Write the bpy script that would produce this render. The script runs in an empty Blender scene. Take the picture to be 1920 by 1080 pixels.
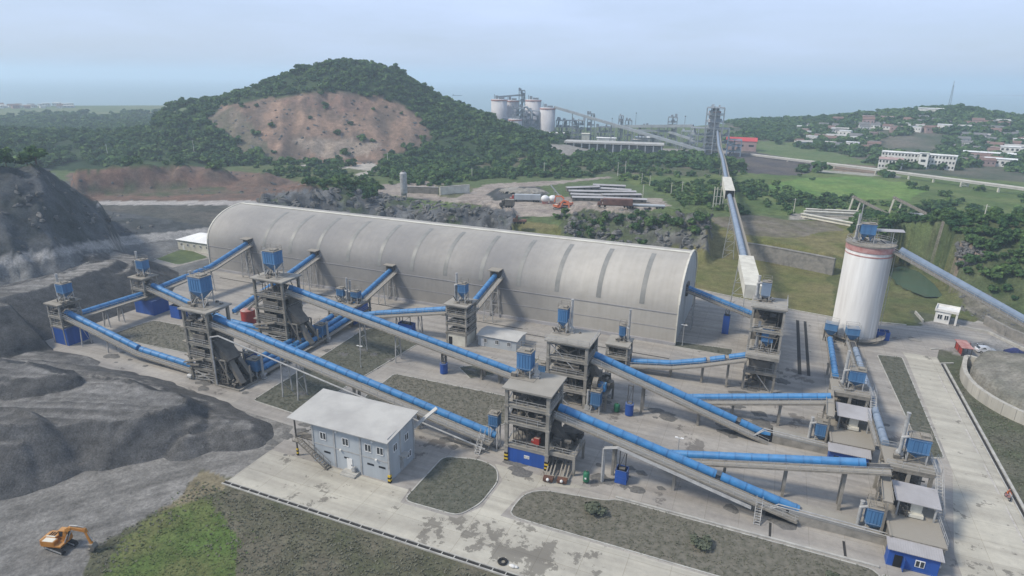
import bpy, math, random
import numpy as np
from mathutils import Matrix, Vector
random.seed(7); np.random.seed(7)
R = math.radians
S = bpy.context.scene
COL = S.collection
# ------------------------------------------------------------------ camera
F = 1175.0; PITCH = R(18.5); ROLL = math.atan(0.013); HC = 65.0
FW = np.array([0, math.cos(PITCH), -math.sin(PITCH)]); RT = np.array([1., 0, 0]); DN = np.array([0, -math.sin(PITCH), -math.cos(PITCH)])
_c, _s = math.cos(ROLL), math.sin(ROLL)
cx = RT*_c - DN*_s; cy = -(RT*_s + DN*_c); cz = -FW
cam = bpy.data.cameras.new("camera"); camo = bpy.data.objects.new("camera", cam); COL.objects.link(camo)
camo.matrix_world = Matrix(((cx[0], cy[0], cz[0], 0), (cx[1], cy[1], cz[1], 0), (cx[2], cy[2], cz[2], HC), (0, 0, 0, 1)))
cam.sensor_width = 36; cam.lens = 36*F/1920; cam.clip_start = 1; cam.clip_end = 40000
S.camera = camo
# ------------------------------------------------------------------ light
W = bpy.data.worlds.new("World"); S.world = W; W.use_nodes = True
wn = W.node_tree.nodes; wl = W.node_tree.links
SUN_AZ, SUN_EL = R(258), R(48)           # clockwise from +Y
sky = wn.new("ShaderNodeTexSky"); sky.sky_type = 'NISHITA'; sky.sun_disc = False
sky.sun_elevation = SUN_EL; sky.sun_rotation = SUN_AZ
sky.air_density = 1.0; sky.dust_density = 1.2; sky.ozone_density = 2.0
tc = wn.new("ShaderNodeTexCoord"); mp = wn.new("ShaderNodeMapping"); mp.inputs['Scale'].default_value = (1.0, 1.0, 5)
nz = wn.new("ShaderNodeTexNoise"); nz.inputs['Scale'].default_value = 1.6; nz.inputs['Detail'].default_value = 6; nz.inputs['Roughness'].default_value = .55
rp = wn.new("ShaderNodeValToRGB"); rp.color_ramp.elements[0].position = .36; rp.color_ramp.elements[1].position = .72
rp.color_ramp.elements[0].color = (.48, .48, .48, 1); rp.color_ramp.elements[1].color = (.97, .97, .97, 1)
mx = wn.new("ShaderNodeMixRGB"); mx.inputs[2].default_value = (6.7, 8.1, 11.0, 1)
bg = wn["Background"]; bg.inputs['Strength'].default_value = 0.088
wl.new(tc.outputs['Generated'], mp.inputs[0]); wl.new(mp.outputs[0], nz.inputs[0]); wl.new(nz.outputs[0], rp.inputs[0])
wl.new(rp.outputs[0], mx.inputs[0]); wl.new(sky.outputs[0], mx.inputs[1]); wl.new(mx.outputs[0], bg.inputs[0])
sl = bpy.data.lights.new("sun", 'SUN'); sl.energy = 3.3; sl.angle = R(10); sl.color = (1, .92, .79)
so = bpy.data.objects.new("sun", sl); COL.objects.link(so)
sd = Vector((math.sin(SUN_AZ)*math.cos(SUN_EL), math.cos(SUN_AZ)*math.cos(SUN_EL), math.sin(SUN_EL)))
so.rotation_euler = sd.to_track_quat('Z', 'Y').to_euler()
S.view_settings.view_transform = 'Standard'; S.view_settings.look = 'None'; S.view_settings.gamma = 1; S.view_settings.use_curve_mapping = False
S.view_settings.exposure = 0.2
S.render.engine = 'CYCLES'; S.cycles.use_denoising = True
S.cycles.max_bounces = 5; S.cycles.volume_bounces = 1; S.cycles.diffuse_bounces = 3; S.cycles.glossy_bounces = 2; S.cycles.transparent_max_bounces = 4
S.cycles.volume_step_rate = 4
# ------------------------------------------------------------------ frames of reference
def ray(x, y):
    u, v = x-960, y-540
    return FW*F + RT*(u*_c+v*_s) + DN*(-u*_s+v*_c)
def G(x, y, z=0.0):
    d = ray(x, y); t = (z-HC)/d[2]; return (d[0]*t, d[1]*t, z)
def atd(x, y, dist):
    d = ray(x, y); t = dist/math.hypot(d[0], d[1]); return (d[0]*t, d[1]*t, HC+d[2]*t)
def proj(X, Y, Z):
    dz = Z-HC
    k = Y*FW[1]+dz*FW[2]; k = np.where(k < 1, 1, k)
    a = X/k*F; b = (Y*DN[1]+dz*DN[2])/k*F
    return 960+a*_c-b*_s, 540+a*_s+b*_c
ANG = R(-22.5); O = np.array(G(1265, 648)[:2])
UU = np.array([math.cos(ANG), math.sin(ANG)]); VV = np.array([-math.sin(ANG), math.cos(ANG)])
def w(u, v, z=0.0):
    p = O+UU*u+VV*v; return (float(p[0]), float(p[1]), z)
def touv(X, Y): return (X-O[0])*UU[0]+(Y-O[1])*UU[1], (X-O[0])*VV[0]+(Y-O[1])*VV[1]
def GU(x, y, z=0.0):
    p = G(x, y, z); a, b = touv(p[0], p[1]); return (float(a), float(b))
# ------------------------------------------------------------------ materials
def nodes(m):
    m.use_nodes = True; return m.node_tree.nodes, m.node_tree.links
MC = {}
def mat(name, col, rough=.8, col2=None, scale=.5, amt=.25, dust=None, dustamt=.6, metal=0, bump=0, streak=False, spec=.3, detail=8, lo=.38, hi=.66):
    m = bpy.data.materials.new(name); n, l = nodes(m); b = n["Principled BSDF"]
    b.inputs['Roughness'].default_value = rough; b.inputs['Metallic'].default_value = metal; b.inputs['Specular IOR Level'].default_value = spec
    geo = n.new("ShaderNodeNewGeometry")
    t = n.new("ShaderNodeTexNoise"); t.inputs['Scale'].default_value = scale; t.inputs['Detail'].default_value = detail; t.inputs['Roughness'].default_value = .62
    if streak:
        mp = n.new("ShaderNodeMapping"); mp.inputs['Scale'].default_value = (1, 1, .08); l.new(geo.outputs['Position'], mp.inputs[0]); l.new(mp.outputs[0], t.inputs[0])
    else: l.new(geo.outputs['Position'], t.inputs[0])
    r = n.new("ShaderNodeValToRGB"); r.color_ramp.elements[0].position = lo; r.color_ramp.elements[1].position = hi
    c2 = col2 or tuple(c*(1-amt) for c in col)
    r.color_ramp.elements[0].color = (*col, 1); r.color_ramp.elements[1].color = (*c2, 1)
    l.new(t.outputs[0], r.inputs[0]); out = r.outputs[0]
    if dust:
        sx = n.new("ShaderNodeSeparateXYZ"); l.new(geo.outputs['Normal'], sx.inputs[0])
        mr = n.new("ShaderNodeMapRange"); mr.inputs[1].default_value = .35; mr.inputs[2].default_value = .95; mr.inputs[4].default_value = dustamt
        l.new(sx.outputs[2], mr.inputs[0])
        t2 = n.new("ShaderNodeTexNoise"); t2.inputs['Scale'].default_value = .9; t2.inputs['Detail'].default_value = 5; l.new(geo.outputs['Position'], t2.inputs[0])
        mr2 = n.new("ShaderNodeMapRange"); mr2.inputs[1].default_value = .3; mr2.inputs[2].default_value = .6; mr2.inputs[3].default_value = .35; l.new(t2.outputs[0], mr2.inputs[0])
        mm = n.new("ShaderNodeMath"); mm.operation = 'MULTIPLY'; l.new(mr.outputs[0], mm.inputs[0]); l.new(mr2.outputs[0], mm.inputs[1])
        mix = n.new("ShaderNodeMixRGB"); l.new(mm.outputs[0], mix.inputs[0]); l.new(out, mix.inputs[1]); mix.inputs[2].default_value = (*dust, 1); out = mix.outputs[0]
    l.new(out, b.inputs['Base Color'])
    if bump:
        bp = n.new("ShaderNodeBump"); bp.inputs['Strength'].default_value = bump; bp.inputs['Distance'].default_value = .15; l.new(t.outputs[0], bp.inputs['Height']); l.new(bp.outputs[0], b.inputs['Normal'])
    MC[name] = m; return m
DUST = (.30, .285, .26)
M = dict(
 concrete=mat('concrete', (.30,.28,.245), .88, (.17,.16,.14), .45, dust=(.33,.31,.27), dustamt=.65),
 concdark=mat('sooty concrete', (.225,.21,.18), .9, (.13,.122,.108), .4, dust=DUST, dustamt=.6),
 dusty=mat('dusty steel', (.155,.142,.122), .85, (.085,.08,.072), .6, dust=(.30,.275,.235), dustamt=.8),
 grime=mat('grimy machine steel', (.085,.08,.074), .85, (.045,.044,.042), .7, dust=(.24,.22,.19), dustamt=.75),
 galv=mat('galvanised steel', (.42, .42, .41), .55, (.27, .27, .265), .8, metal=.1, dust=DUST, dustamt=.4),
 walk=mat('dusty walkway steel', (.255,.232,.195), .9, (.15,.138,.12), .9, dust=(.31,.285,.24), dustamt=.7),
 blue=mat('blue steel cover', (.040,.20,.44), .5, (.028,.14,.32), .8, dust=(.18,.27,.37), dustamt=.35, spec=.35),
 bluejoint=mat('blue joint strap', (.034,.155,.35), .5, (.025,.10,.24), .6, dust=(.18,.27,.37), dustamt=.3),
 bluecas=mat('light blue painted casing', (.075, .19, .36), .5, (.055, .14, .27), .9, dust=(.30, .30, .29), dustamt=.85, streak=True),
 bluedeep=mat('deep blue painted steel', (.022, .085, .34), .5, (.018, .06, .23), .5, dust=(.16, .19, .26), dustamt=.6, streak=True),
 bluegrey=mat('weathered blue grey cover', (.22,.28,.36), .55, (.16,.21,.28), .3, dust=(.3,.32,.35), dustamt=.35),
 black=mat('black gap', (.012, .012, .014), .9), belt=mat('rubber belt', (.03, .03, .032), .9, dust=(.12, .12, .12)),
 white=mat('white render', (.72, .71, .68), .8, (.52, .51, .48), .4, streak=True),
 cream=mat('cream panel', (.60, .58, .50), .75, (.45, .43, .37), .4),
 ltgrey=mat('pale grey wall panel', (.40, .43, .45), .7, (.31, .335, .355), .25, streak=True),
 roof=mat('pale grey metal roof', (.43,.42,.39), .65, (.34,.33,.31), .2),
 rooflav=mat('grey corrugated roof', (.36, .35, .355), .6, (.28, .27, .27), .2),
 whiteroof=mat('white metal roof', (.75, .75, .73), .6, (.62, .62, .60), .2),
 glass=mat('dark window glass', (.03, .038, .045), .15, spec=.6),
 winwhite=mat('white window frame', (.75, .75, .74), .5),
 red=mat('red painted steel', (.36, .035, .022), .55, (.24, .03, .02), .8, dust=(.4, .33, .28), dustamt=.9),
 redband=mat('faded red band', (.34,.155,.14), .8, (.46,.29,.265), .6),
 green=mat('green painted steel', (.03, .17, .085), .5, (.02, .11, .06), .8), palegreen=mat('pale green steel', (.23, .33, .28), .6),
 orange=mat('yellow orange paint', (.47,.20,.035), .55, (.33,.13,.025), .8, dust=(.40,.28,.15), dustamt=.45),
 orange2=mat('orange paint', (.55, .16, .07), .6, (.38, .11, .06), .5),
 rubber=mat('black rubber', (.02, .02, .02), .8), yellow=mat('hazard yellow', (.6, .42, .04), .6),
 rust=mat('rusty iron', (.13, .062, .04), .9, (.08, .05, .04), .8), brownwall=mat('brown truck side', (.18, .095, .075), .8, (.11, .06, .05), .5),
 trunk=mat('tree bark', (.11, .085, .06), .9), carwhite=mat('white car paint', (.75, .76, .78), .25, spec=.6), darkblue=mat('dark blue tarpaulin', (.035, .045, .16), .7, (.02, .025, .07), .9),
 pink=mat('pinkish rendered wall', (.40,.28,.265), .8, (.31,.22,.205), .2), tile=mat('red roof tile', (.20,.125,.105), .85, (.15,.10,.085), .3), greyroof=mat('grey roof tile', (.17, .165, .165), .85, (.11, .11, .115), .2),
 redroof=mat('red sheet roof', (.50, .06, .06), .6, (.36, .05, .055), .1), skin=mat('skin', (.45, .27, .19), .6), cloth=mat('orange jacket', (.55, .15, .05), .8), trousers=mat('purple grey trousers', (.10, .08, .16), .8),
 kerb=mat('kerb concrete', (.42, .41, .37), .85, (.28, .27, .25), .6), stone=mat('stone masonry', (.25, .235, .21), .9, (.15, .145, .135), .7, bump=.6),
 ditch=mat('drain shadow grey', (.035, .034, .032), .95),
 dustyleaf=mat('dusty shrub leaves', (.10,.11,.075), .9, (.06,.072,.045), 1.5),
 pale=mat('far silo render', (.52,.51,.52), .8, (.42,.41,.42), .1), farsteel=mat('far grey steel', (.27, .30, .32), .8, (.2, .22, .24), .1),
)
# ------------------------------------------------------------------ mesh builder
class MB:
    def __init__(s): s.v = []; s.f = []; s.mi = []; s.cur = 0
    def add(s, V, Fs):
        o = len(s.v); s.v += [tuple(map(float, p)) for p in V]
        for f in Fs: s.f.append([o+i for i in f]); s.mi.append(s.cur)
        return s
    def mat(s, i): s.cur = i; return s
    def b2(s, a, b):
        x0, y0, z0 = a; x1, y1, z1 = b
        return s.add([(x0,y0,z0),(x1,y0,z0),(x1,y1,z0),(x0,y1,z0),(x0,y0,z1),(x1,y0,z1),(x1,y1,z1),(x0,y1,z1)],
                     [(0,3,2,1),(4,5,6,7),(0,1,5,4),(1,2,6,5),(2,3,7,6),(3,0,4,7)])
    def box(s, c, d): return s.b2([c[i]-d[i]/2 for i in range(3)], [c[i]+d[i]/2 for i in range(3)])
    def bar(s, p, q, a, b=None, up=(0, 0, 1)):
        b = b or a; p = Vector(p); q = Vector(q); d = (q-p).normalized(); up = Vector(up)
        if abs(d.dot(up)) > .98: up = Vector((1, 0, 0))
        x = d.cross(up).normalized()*a/2; y = x.cross(d).normalized()*b/2
        V = [p-x-y, p+x-y, p+x+y, p-x+y, q-x-y, q+x-y, q+x+y, q-x+y]
        return s.add(V, [(0,1,2,3),(7,6,5,4),(4,5,1,0),(5,6,2,1),(6,7,3,2),(7,4,0,3)])
    def tube(s, p, q, r, n=10, r2=None, cap=True):
        p = Vector(p); q = Vector(q); d = (q-p).normalized(); up = Vector((0, 0, 1)) if abs(d.z) < .95 else Vector((1, 0, 0))
        x = d.cross(up).normalized(); y = x.cross(d); r2 = r if r2 is None else r2
        V = [p+(x*math.cos(k*2*math.pi/n)+y*math.sin(k*2*math.pi/n))*r for k in range(n)]+[q+(x*math.cos(k*2*math.pi/n)+y*math.sin(k*2*math.pi/n))*r2 for k in range(n)]
        fs = [(k, k+n, (k+1) % n+n, (k+1) % n) for k in range(n)]
        if cap: fs += [tuple(range(n)), tuple(range(2*n-1, n-1, -1))]
        return s.add(V, fs)
    def pipe(s, pts, r, n=8):
        for a, b in zip(pts[:-1], pts[1:]): s.tube(a, b, r, n)
        for p in pts[1:-1]: s.ball(p, r*1.02, 8, 5)
        return s
    def ball(s, c, r, n=10, m=6, sq=(1, 1, 1)):
        V = []; 
        for i in range(m+1):
            t = math.pi*i/m
            for k in range(n): a = 2*math.pi*k/n; V.append((c[0]+r*sq[0]*math.sin(t)*math.cos(a), c[1]+r*sq[1]*math.sin(t)*math.sin(a), c[2]+r*sq[2]*math.cos(t)))
        return s.add(V, [(i*n+k, (i+1)*n+k, (i+1)*n+(k+1) % n, i*n+(k+1) % n) for i in range(m) for k in range(n)])
    def prism(s, poly, z0, z1):
        n = len(poly); A = sum(poly[i][0]*poly[(i+1) % n][1]-poly[(i+1) % n][0]*poly[i][1] for i in range(n))
        if A < 0: poly = poly[::-1]
        V = [(p[0], p[1], z0) for p in poly]+[(p[0], p[1], z1) for p in poly]
        return s.add(V, [tuple(range(n-1, -1, -1)), tuple(range(n, 2*n))]+[(k, (k+1) % n, (k+1) % n+n, k+n) for k in range(n)])
    def frustum(s, c, a, b, z0, z1):   # half sizes a at z0, b at z1
        V = [(c[0]+sx*a[0], c[1]+sy*a[1], z0) for sx, sy in ((-1,-1),(1,-1),(1,1),(-1,1))]+[(c[0]+sx*b[0], c[1]+sy*b[1], z1) for sx, sy in ((-1,-1),(1,-1),(1,1),(-1,1))]
        return s.add(V, [(0,3,2,1),(4,5,6,7),(0,1,5,4),(1,2,6,5),(2,3,7,6),(3,0,4,7)])
    def lathe(s, c, prof, n=32):
        V = [(c[0]+r*math.cos(2*math.pi*k/n), c[1]+r*math.sin(2*math.pi*k/n), c[2]+z) for r, z in prof for k in range(n)]
        return s.add(V, [(i*n+k, i*n+(k+1) % n, (i+1)*n+(k+1) % n, (i+1)*n+k) for i in range(len(prof)-1) for k in range(n)])
    def build(s, name, mats, parent=None, smooth=False, loc=None, rot=0):
        me = bpy.data.meshes.new(name); me.from_pydata(s.v, [], s.f)
        for m in (mats if isinstance(mats, (list, tuple)) else [mats]): me.materials.append(m)
        if max(s.mi or [0]): me.polygons.foreach_set('material_index', s.mi)
        if smooth:
            me.polygons.foreach_set('use_smooth', [True]*len(me.polygons))
            try: me.set_sharp_from_angle(angle=R(42))
            except Exception: pass
        me.update(); o = bpy.data.objects.new(name, me); COL.objects.link(o)
        if parent: o.parent = parent
        if loc: o.location = loc; o.rotation_euler = (0, 0, rot)
        return o
def tag(o, label=None, cat=None, group=None, kind=None):
    if label: o['label'] = label
    if cat: o['category'] = cat
    if group: o['group'] = group
    if kind: o['kind'] = kind
    return o
def thing(name, label, cat, u, v, z=0.0, rot=0.0, group=None):
    o = bpy.data.objects.new(name, None); COL.objects.link(o); o.location = w(u, v, z); o.rotation_euler = (0, 0, ANG+rot); o.empty_display_size = .5
    return tag(o, label, cat, group)
def wthing(name, label, cat, loc, rot=0.0, group=None, scale=1):
    o = bpy.data.objects.new(name, None); COL.objects.link(o); o.location = loc; o.rotation_euler = (0, 0, rot); o.scale = (scale,)*3
    return tag(o, label, cat, group)
def copy_tree(o, parent=None):
    c = o.copy(); COL.objects.link(c); c.parent = parent
    for ch in list(o.children): copy_tree(ch, c)
    return c
# ------------------------------------------------------------------ terrain
def vnoise(x, y, seed=0):
    xi = np.floor(x).astype(np.int64); yi = np.floor(y).astype(np.int64); fx = x-xi; fy = y-yi
    fx = fx*fx*(3-2*fx); fy = fy*fy*(3-2*fy)
    def h(a, b):
        n = (a*374761393+b*668265263+seed*1274126177) & 0x7fffffff
        n = ((n ^ (n >> 13))*1274126177) & 0x7fffffff
        return ((n ^ (n >> 16)) & 0xffff)/65535.0
    return (h(xi, yi)*(1-fx)+h(xi+1, yi)*fx)*(1-fy)+(h(xi, yi+1)*(1-fx)+h(xi+1, yi+1)*fx)*fy
def fbm(x, y, s, o=4, seed=0):
    t = 0; a = .5
    for k in range(o): t = t+a*(vnoise(x/s, y/s, seed+k)-.5); s = s/2.03; a *= .55
    return t
def inpoly(px, py, poly):
    r = np.zeros(px.shape, bool); n = len(poly)
    for i in range(n):
        x1, y1 = poly[i]; x2, y2 = poly[(i+1) % n]
        if y1 == y2: continue
        r ^= ((y1 > py) != (y2 > py)) & (px < (x2-x1)*(py-y1)/(y2-y1)+x1)
    return r
def pdist(px, py, poly):
    d = np.full(px.shape, 1e9); n_ = len(poly)
    for i in range(n_):
        ax, ay = poly[i]; bx, by = poly[(i+1) % n_]; t = np.clip(((px-ax)*(bx-ax)+(py-ay)*(by-ay))/((bx-ax)**2+(by-ay)**2), 0, 1)
        d = np.minimum(d, np.hypot(px-ax-t*(bx-ax), py-ay-t*(by-ay)))
    return np.where(inpoly(px, py, poly), -d, d)
def sstep(a, b, x): t = np.clip((x-a)/(b-a), 0, 1); return t*t*(3-2*t)
def bear(x, y): d = ray(x, y); return math.atan2(d[0], d[1])
def ridge(b, d, pts, fw, bw, sub=0, power=1.0, edge=.03):
    B = [bear(p[0], p[1]) for p in pts]; P3 = [atd(*p) for p in pts]; Z = [p[2]-sub for p in P3]; D = [p[2] for p in pts]
    B = [B[0]-edge]+B+[B[-1]+edge]; Z = [0]+Z+[0]; D = [D[0]]+D+[D[-1]]
    dc = np.interp(b, B, D); zc = np.interp(b, B, Z)
    t = np.where(d < dc, (dc-d)/fw, (d-dc)/bw); t = np.clip(t, 0, 1)
    return zc*(.5+.5*np.cos(np.pi*t))**power
CTRL = [(-300,205,300),(0,218,300),(300,258,310),(390,280,318),(500,280,308),(760,262,284),(970,247,268),(1050,240,263),(1330,242,264),(1400,257,262),(1560,248,252),(1640,240,262),(1700,236,275),(1920,232,280),(2300,232,280)]
CB = [bear(c[0], 400) for c in CTRL]
HILL = [(300,206,610),(330,195,620),(400,180,620),(450,165,620),(520,140,625),(580,120,630),(640,107,635),(690,114,635),(740,125,635),(800,163,630),(850,188,620),(900,206,600),(950,232,580),(1040,260,550),(1100,277,530),(1165,296,510)]
LEFTW = [(-200,232,640),(0,236,640),(100,241,650),(200,240,650),(330,222,640)]
LROCK = [(-200,300,262),(-60,312,262),(0,318,262),(70,320,264),(110,345,268),(150,372,272),(190,392,276)]
ROCK1 = [(490,368,292),(520,366,294),(560,357,298),(640,352,300),(700,366,300),(760,384,294),(790,400,284)]
ROCK2 = [(785,398,274),(830,390,276),(880,388,276),(940,392,274),(962,402,268)]
ROCK3 = [(1050,428,262),(1070,402,268),(1100,392,272),(1150,398,268),(1200,402,264),(1250,405,262),(1310,402,262),(1328,415,258)]
RHILL = [(1615,415,285),(1680,418,268),(1740,415,262),(1800,412,262),(1860,414,262),(1920,416,262),(2100,415,260)]
DIRT = [(140,322,392),(190,316,396),(230,312,398),(330,314,398),(400,320,398),(450,326,396),(560,338,385),(620,344,380)]
TOWNH = [(1360,228,900),(1440,226,930),(1540,222,950),(1600,213,960),(1700,207,980),(1760,201,1000),(1800,199,1000),(1850,208,1000),(1920,218,1000),(2100,225,1000)]
def height(X, Y):
    b = np.arctan2(X, Y); d = np.hypot(X, Y)
    c0 = np.interp(b, CB, [c[1] for c in CTRL]); c1 = np.interp(b, CB, [c[2] for c in CTRL])
    wob = fbm(X, Y, 22, 3, 5)*9
    z = 6.0*sstep(c0, c1, d+wob)
    z = z*(1-.55*sstep(380, 620, d))
    z = np.maximum(z, ridge(b, d, HILL, 165, 260, 4.5, 1.0))
    z = np.maximum(z, ridge(b, d, LEFTW, 260, 110, 5, 1.0, .1))
    z = np.maximum(z, ridge(b, d, LROCK, 62, 60, 0, .8, .02))
    for rk in (ROCK1, ROCK2, ROCK3): z = np.maximum(z, ridge(b, d, rk, 24, 50, 0, .55, .012))
    z = np.maximum(z, ridge(b, d, RHILL, 34, 80, 1.5, .8, .04))
    z = np.maximum(z, ridge(b, d, TOWNH, 330, 260, 5, 1.0, .08))
    rough = sstep(225, 300, d)
    z = z+fbm(X, Y, 45, 5, 1)*3.0*rough*sstep(2, 8, z)+fbm(X, Y, 12, 4, 9)*1.6*rough*sstep(2, 7, z)
    z = np.maximum(z, ridge(b, d, DIRT, 26, 40, 0, .8, .02)*(1+fbm(X, Y, 12, 3, 44)))
    # layered rock roughness
    rz = np.zeros(z.shape)
    for rk in (LROCK, ROCK1, ROCK2, ROCK3): rz = np.maximum(rz, np.clip(ridge(b, d, rk, 26 if rk is not LROCK else 66, 30, 0, .55, .012)/6, 0, 1))
    rz = np.maximum(rz, .85*np.clip(ridge(b, d, RHILL, 34, 30, 0, .8, .04)/8, 0, 1)*sstep(.0, 4, ridge(b, d, RHILL, 34, 30, 0, .8, .04))*(d < 268))
    rg = 1-np.abs(2*vnoise(X/7+Y/21, Y/5, 21)-1); rg2 = 1-np.abs(2*vnoise(X/3.1, Y/2.4+X/8, 33)-1)
    rg3 = 1-np.abs(2*vnoise((X+Y)/1.7, (Y-X*.4)/1.5, 37)-1)
    z = z+rz*((rg-.5)*2.6+(rg2-.5)*1.6+(rg3-.5)*.8)
    qx, qy = proj(X, Y, z); qm = inpoly(qx, qy, QUARRY_IN); gul = 1-np.abs(2*vnoise((X*.9+Y*.2)/11, Y/60, 55)-1)
    z = z+qm*((gul-.5)*3.2+fbm(X, Y, 14, 4, 56)*5)
    # gentle gravel ground in front left
    u, v = touv(X, Y)
    g0 = sstep(-62, -70, u+0*v)*sstep(-82, -90, v)
    z = z+g0*fbm(X, Y, 9, 4, 3)*.7
    # mound behind the curved retaining wall on the right
    MI = [((a[0]+c[0])/2, (a[1]+c[1])/2) for a, c in zip(MOUND, MOUND_IN)]; mi_ = -np.minimum(pdist(u, v, MI), 0) if z.size > 50 else 3.0*inpoly(u, v, MI); z = np.maximum(z, np.where(mi_ > 0, 3.3+np.minimum(mi_, 14)*.3+fbm(u, v, 6, 4, 77)*1.6, 0))
    # pond basin
    pd_ = pdist(X, Y, POND) if z.size > 50 else np.full(z.shape, 99.); z = np.where(pd_ < 3, np.minimum(z, np.where(pd_ < 0, -.7, -.7+.35*pd_)), z)
    # coast
    cd = np.interp(b, COB, [c[1] for c in COAST])
    z = z*(1-sstep(cd-60, cd-10, d))-9*sstep(cd-25, cd+25, d+fbm(X, Y, 160, 3, 8)*120)
    return z
POND = [G(*p)[:2] for p in ((1660,506),(1690,498),(1722,508),(1752,532),(1770,556),(1735,556),(1695,540),(1668,524))]
QUARRY_IN = [(420,222),(470,196),(530,190),(600,180),(680,180),(735,202),(775,228),(790,248),(770,268),(712,296),(640,304),(560,300),(500,290),(465,278),(440,262)]
MOUND_IN = [(80,22.5),(71.5,18.6),(68.4,14),(66.8,7),(67.4,-.2),(70.6,-7),(77,-12),(88.5,-15.8),(120,-21.5),(128,38),(91,24)]
MOUND = [(77,24),(70,20.5),(66.5,15),(64.6,7),(65.2,-1),(69,-8.5),(76,-14),(88,-18),(120,-24),(130,40),(90,26)]
COAST = [(-400,1700),(0,1640),(330,1590),(420,1300),(700,900),(1000,900),(1180,960),(1400,1050),(1560,1150),(1700,1250),(1900,1700),(2300,1700)]
COB = [bear(c[0], 300) for c in COAST]
bs = np.radians(np.arange(-58, 58.01, .2)); dsx = [34.0]
while dsx[-1] < 2400: dsx.append(dsx[-1]*(1.0048 if 190 < dsx[-1] < 320 else 1.0085))
ds = np.array(dsx); BB, DD = np.meshgrid(bs, ds); TX = DD*np.sin(BB); TY = DD*np.cos(BB); TZ = height(TX, TY)
TPX, TPY = proj(TX, TY, TZ); TU, TV = touv(TX, TY)
jx = TPX+fbm(TX, TY, 14, 3, 40)*28*np.clip(160/DD, .12, 1)*2; jy = TPY+fbm(TX, TY, 14, 3, 41)*10*np.clip(220/DD, .2, 1.3)
COLR = np.empty(TX.shape+(3,)); COLR[:] = (.088, .118, .05)
qjx = TPX+fbm(TX, TY, 45, 4, 140)*70; qjy = TPY+fbm(TX, TY, 45, 4, 141)*24
def paint(poly, col, mixn=0.0, col2=None, sc=10, hard=False):
    m = inpoly(TPX if hard else jx, TPY if hard else jy, poly)
    c = np.array(col)
    if col2 is not None:
        t = np.clip(.5+fbm(TX, TY, sc, 4, 50)*2.6, 0, 1)[..., None]; cc = c*(1-t)+np.array(col2)*t; COLR[m] = cc[m]
    else: COLR[m] = c
QUARRY = [(388,218),(425,196),(470,186),(530,182),(600,172),(680,172),(715,182),(745,196),(780,220),(803,238),(806,254),(790,272),(760,286),(712,306),(640,312),(560,308),(500,300),(455,285),(430,262),(400,240)]
paint([(-900,188),(420,188),(420,262),(-900,262)], (.095,.135,.07), 0, (.15,.165,.09), 90)
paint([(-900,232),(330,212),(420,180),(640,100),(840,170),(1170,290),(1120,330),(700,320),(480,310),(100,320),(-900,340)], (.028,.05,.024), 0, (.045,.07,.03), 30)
paint([(-900,360),(300,400),(500,420),(480,520),(300,520),(-900,900)], (.165,.165,.16), 0, (.105,.108,.11), 9)
paint([(1130,288),(1400,292),(1930,330),(1930,420),(1560,405),(1350,400),(1180,345)], (.075,.115,.038), 0, (.12,.15,.055), 16)
paint([(1330,215),(1960,190),(1960,345),(1700,325),(1440,285)], (.055,.075,.045), 0, (.14,.125,.10), 26)
paint([(1380,262),(1500,268),(1660,312),(1500,300),(1395,284)], (.09,.135,.05), 0, (.12,.15,.065), 12)
_m = inpoly(qjx, qjy, QUARRY); _t = np.clip(.5+fbm(TX, TY, 12, 4, 50)*2.6, 0, 1)[..., None]; COLR[_m] = (np.array((.235,.158,.115))*(1-_t)+np.array((.115,.09,.074))*_t)[_m]
_qm = inpoly(jx, jy, QUARRY); _g = 1-np.abs(2*vnoise((TX*.9+TY*.2)/11, TY/60, 55)-1); _g2 = 1-np.abs(2*vnoise((TX*.9+TY*.2)/4.5, TY/26+TZ/9, 57)-1); COLR[_qm] = (COLR*(.72+.36*_g+.26*_g2)[..., None])[_qm]
for qp in ([(388,218),(440,200),(470,232),(500,270),(520,300),(470,300),(440,280)],): paint(qp, (.11,.105,.07), 0, (.17,.14,.11), 8)
paint([(520,188),(640,178),(700,190),(690,212),(600,206)], (.24,.15,.115), 0, (.15,.11,.09), 7); paint([(540,258),(640,262),(720,268),(690,292),(600,296)], (.20,.165,.135), 0, (.30,.24,.19), 5)
paint([(880,300),(1240,280),(1390,300),(1330,330),(1080,325),(880,330)], (.07,.09,.045), 0, (.13,.115,.08), 14)
paint([(1030,270),(1420,285),(1400,300),(1040,292)], (.25,.235,.21))
paint([(1360,288),(1400,282),(1560,312),(1500,330),(1360,322)], (.075,.07,.075), 0, (.11,.095,.085), 10)
paint([(1420,350),(1500,336),(1590,330),(1700,342),(1735,358),(1700,376),(1590,372),(1500,366)], (.095,.17,.045), 0, (.14,.205,.06), 14)
paint([(1550,306),(1640,312),(1660,326),(1560,322)], (.20,.15,.11)); paint([(1530,318),(1690,330),(1690,334),(1530,322)], (.3,.29,.25), hard=True)
paint([(-900,330),(60,310),(120,340),(420,315),(480,330),(700,345),(760,395),(500,400),(440,420),(380,445),(-900,520)], (.10,.095,.085), 0, (.075,.078,.07), 12)
paint([(-900,300),(80,312),(150,360),(200,395),(400,425),(395,440),(300,440),(0,480),(-900,560)], (.085,.09,.095), 0, (.05,.056,.056), 6)
paint([(120,325),(230,312),(330,312),(480,318),(600,345),(640,365),(560,385),(440,378),(180,376),(140,350)], (.165,.105,.08), 0, (.115,.088,.072), 8)
paint([(150,352),(300,345),(420,352),(460,362),(330,368),(180,366)], (.075,.085,.05), 0, (.13,.10,.08), 5)
paint([(400,318),(560,305),(700,322),(720,345),(600,352),(500,325)], (.075,.105,.04), 0, (.11,.12,.06), 8)
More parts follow.
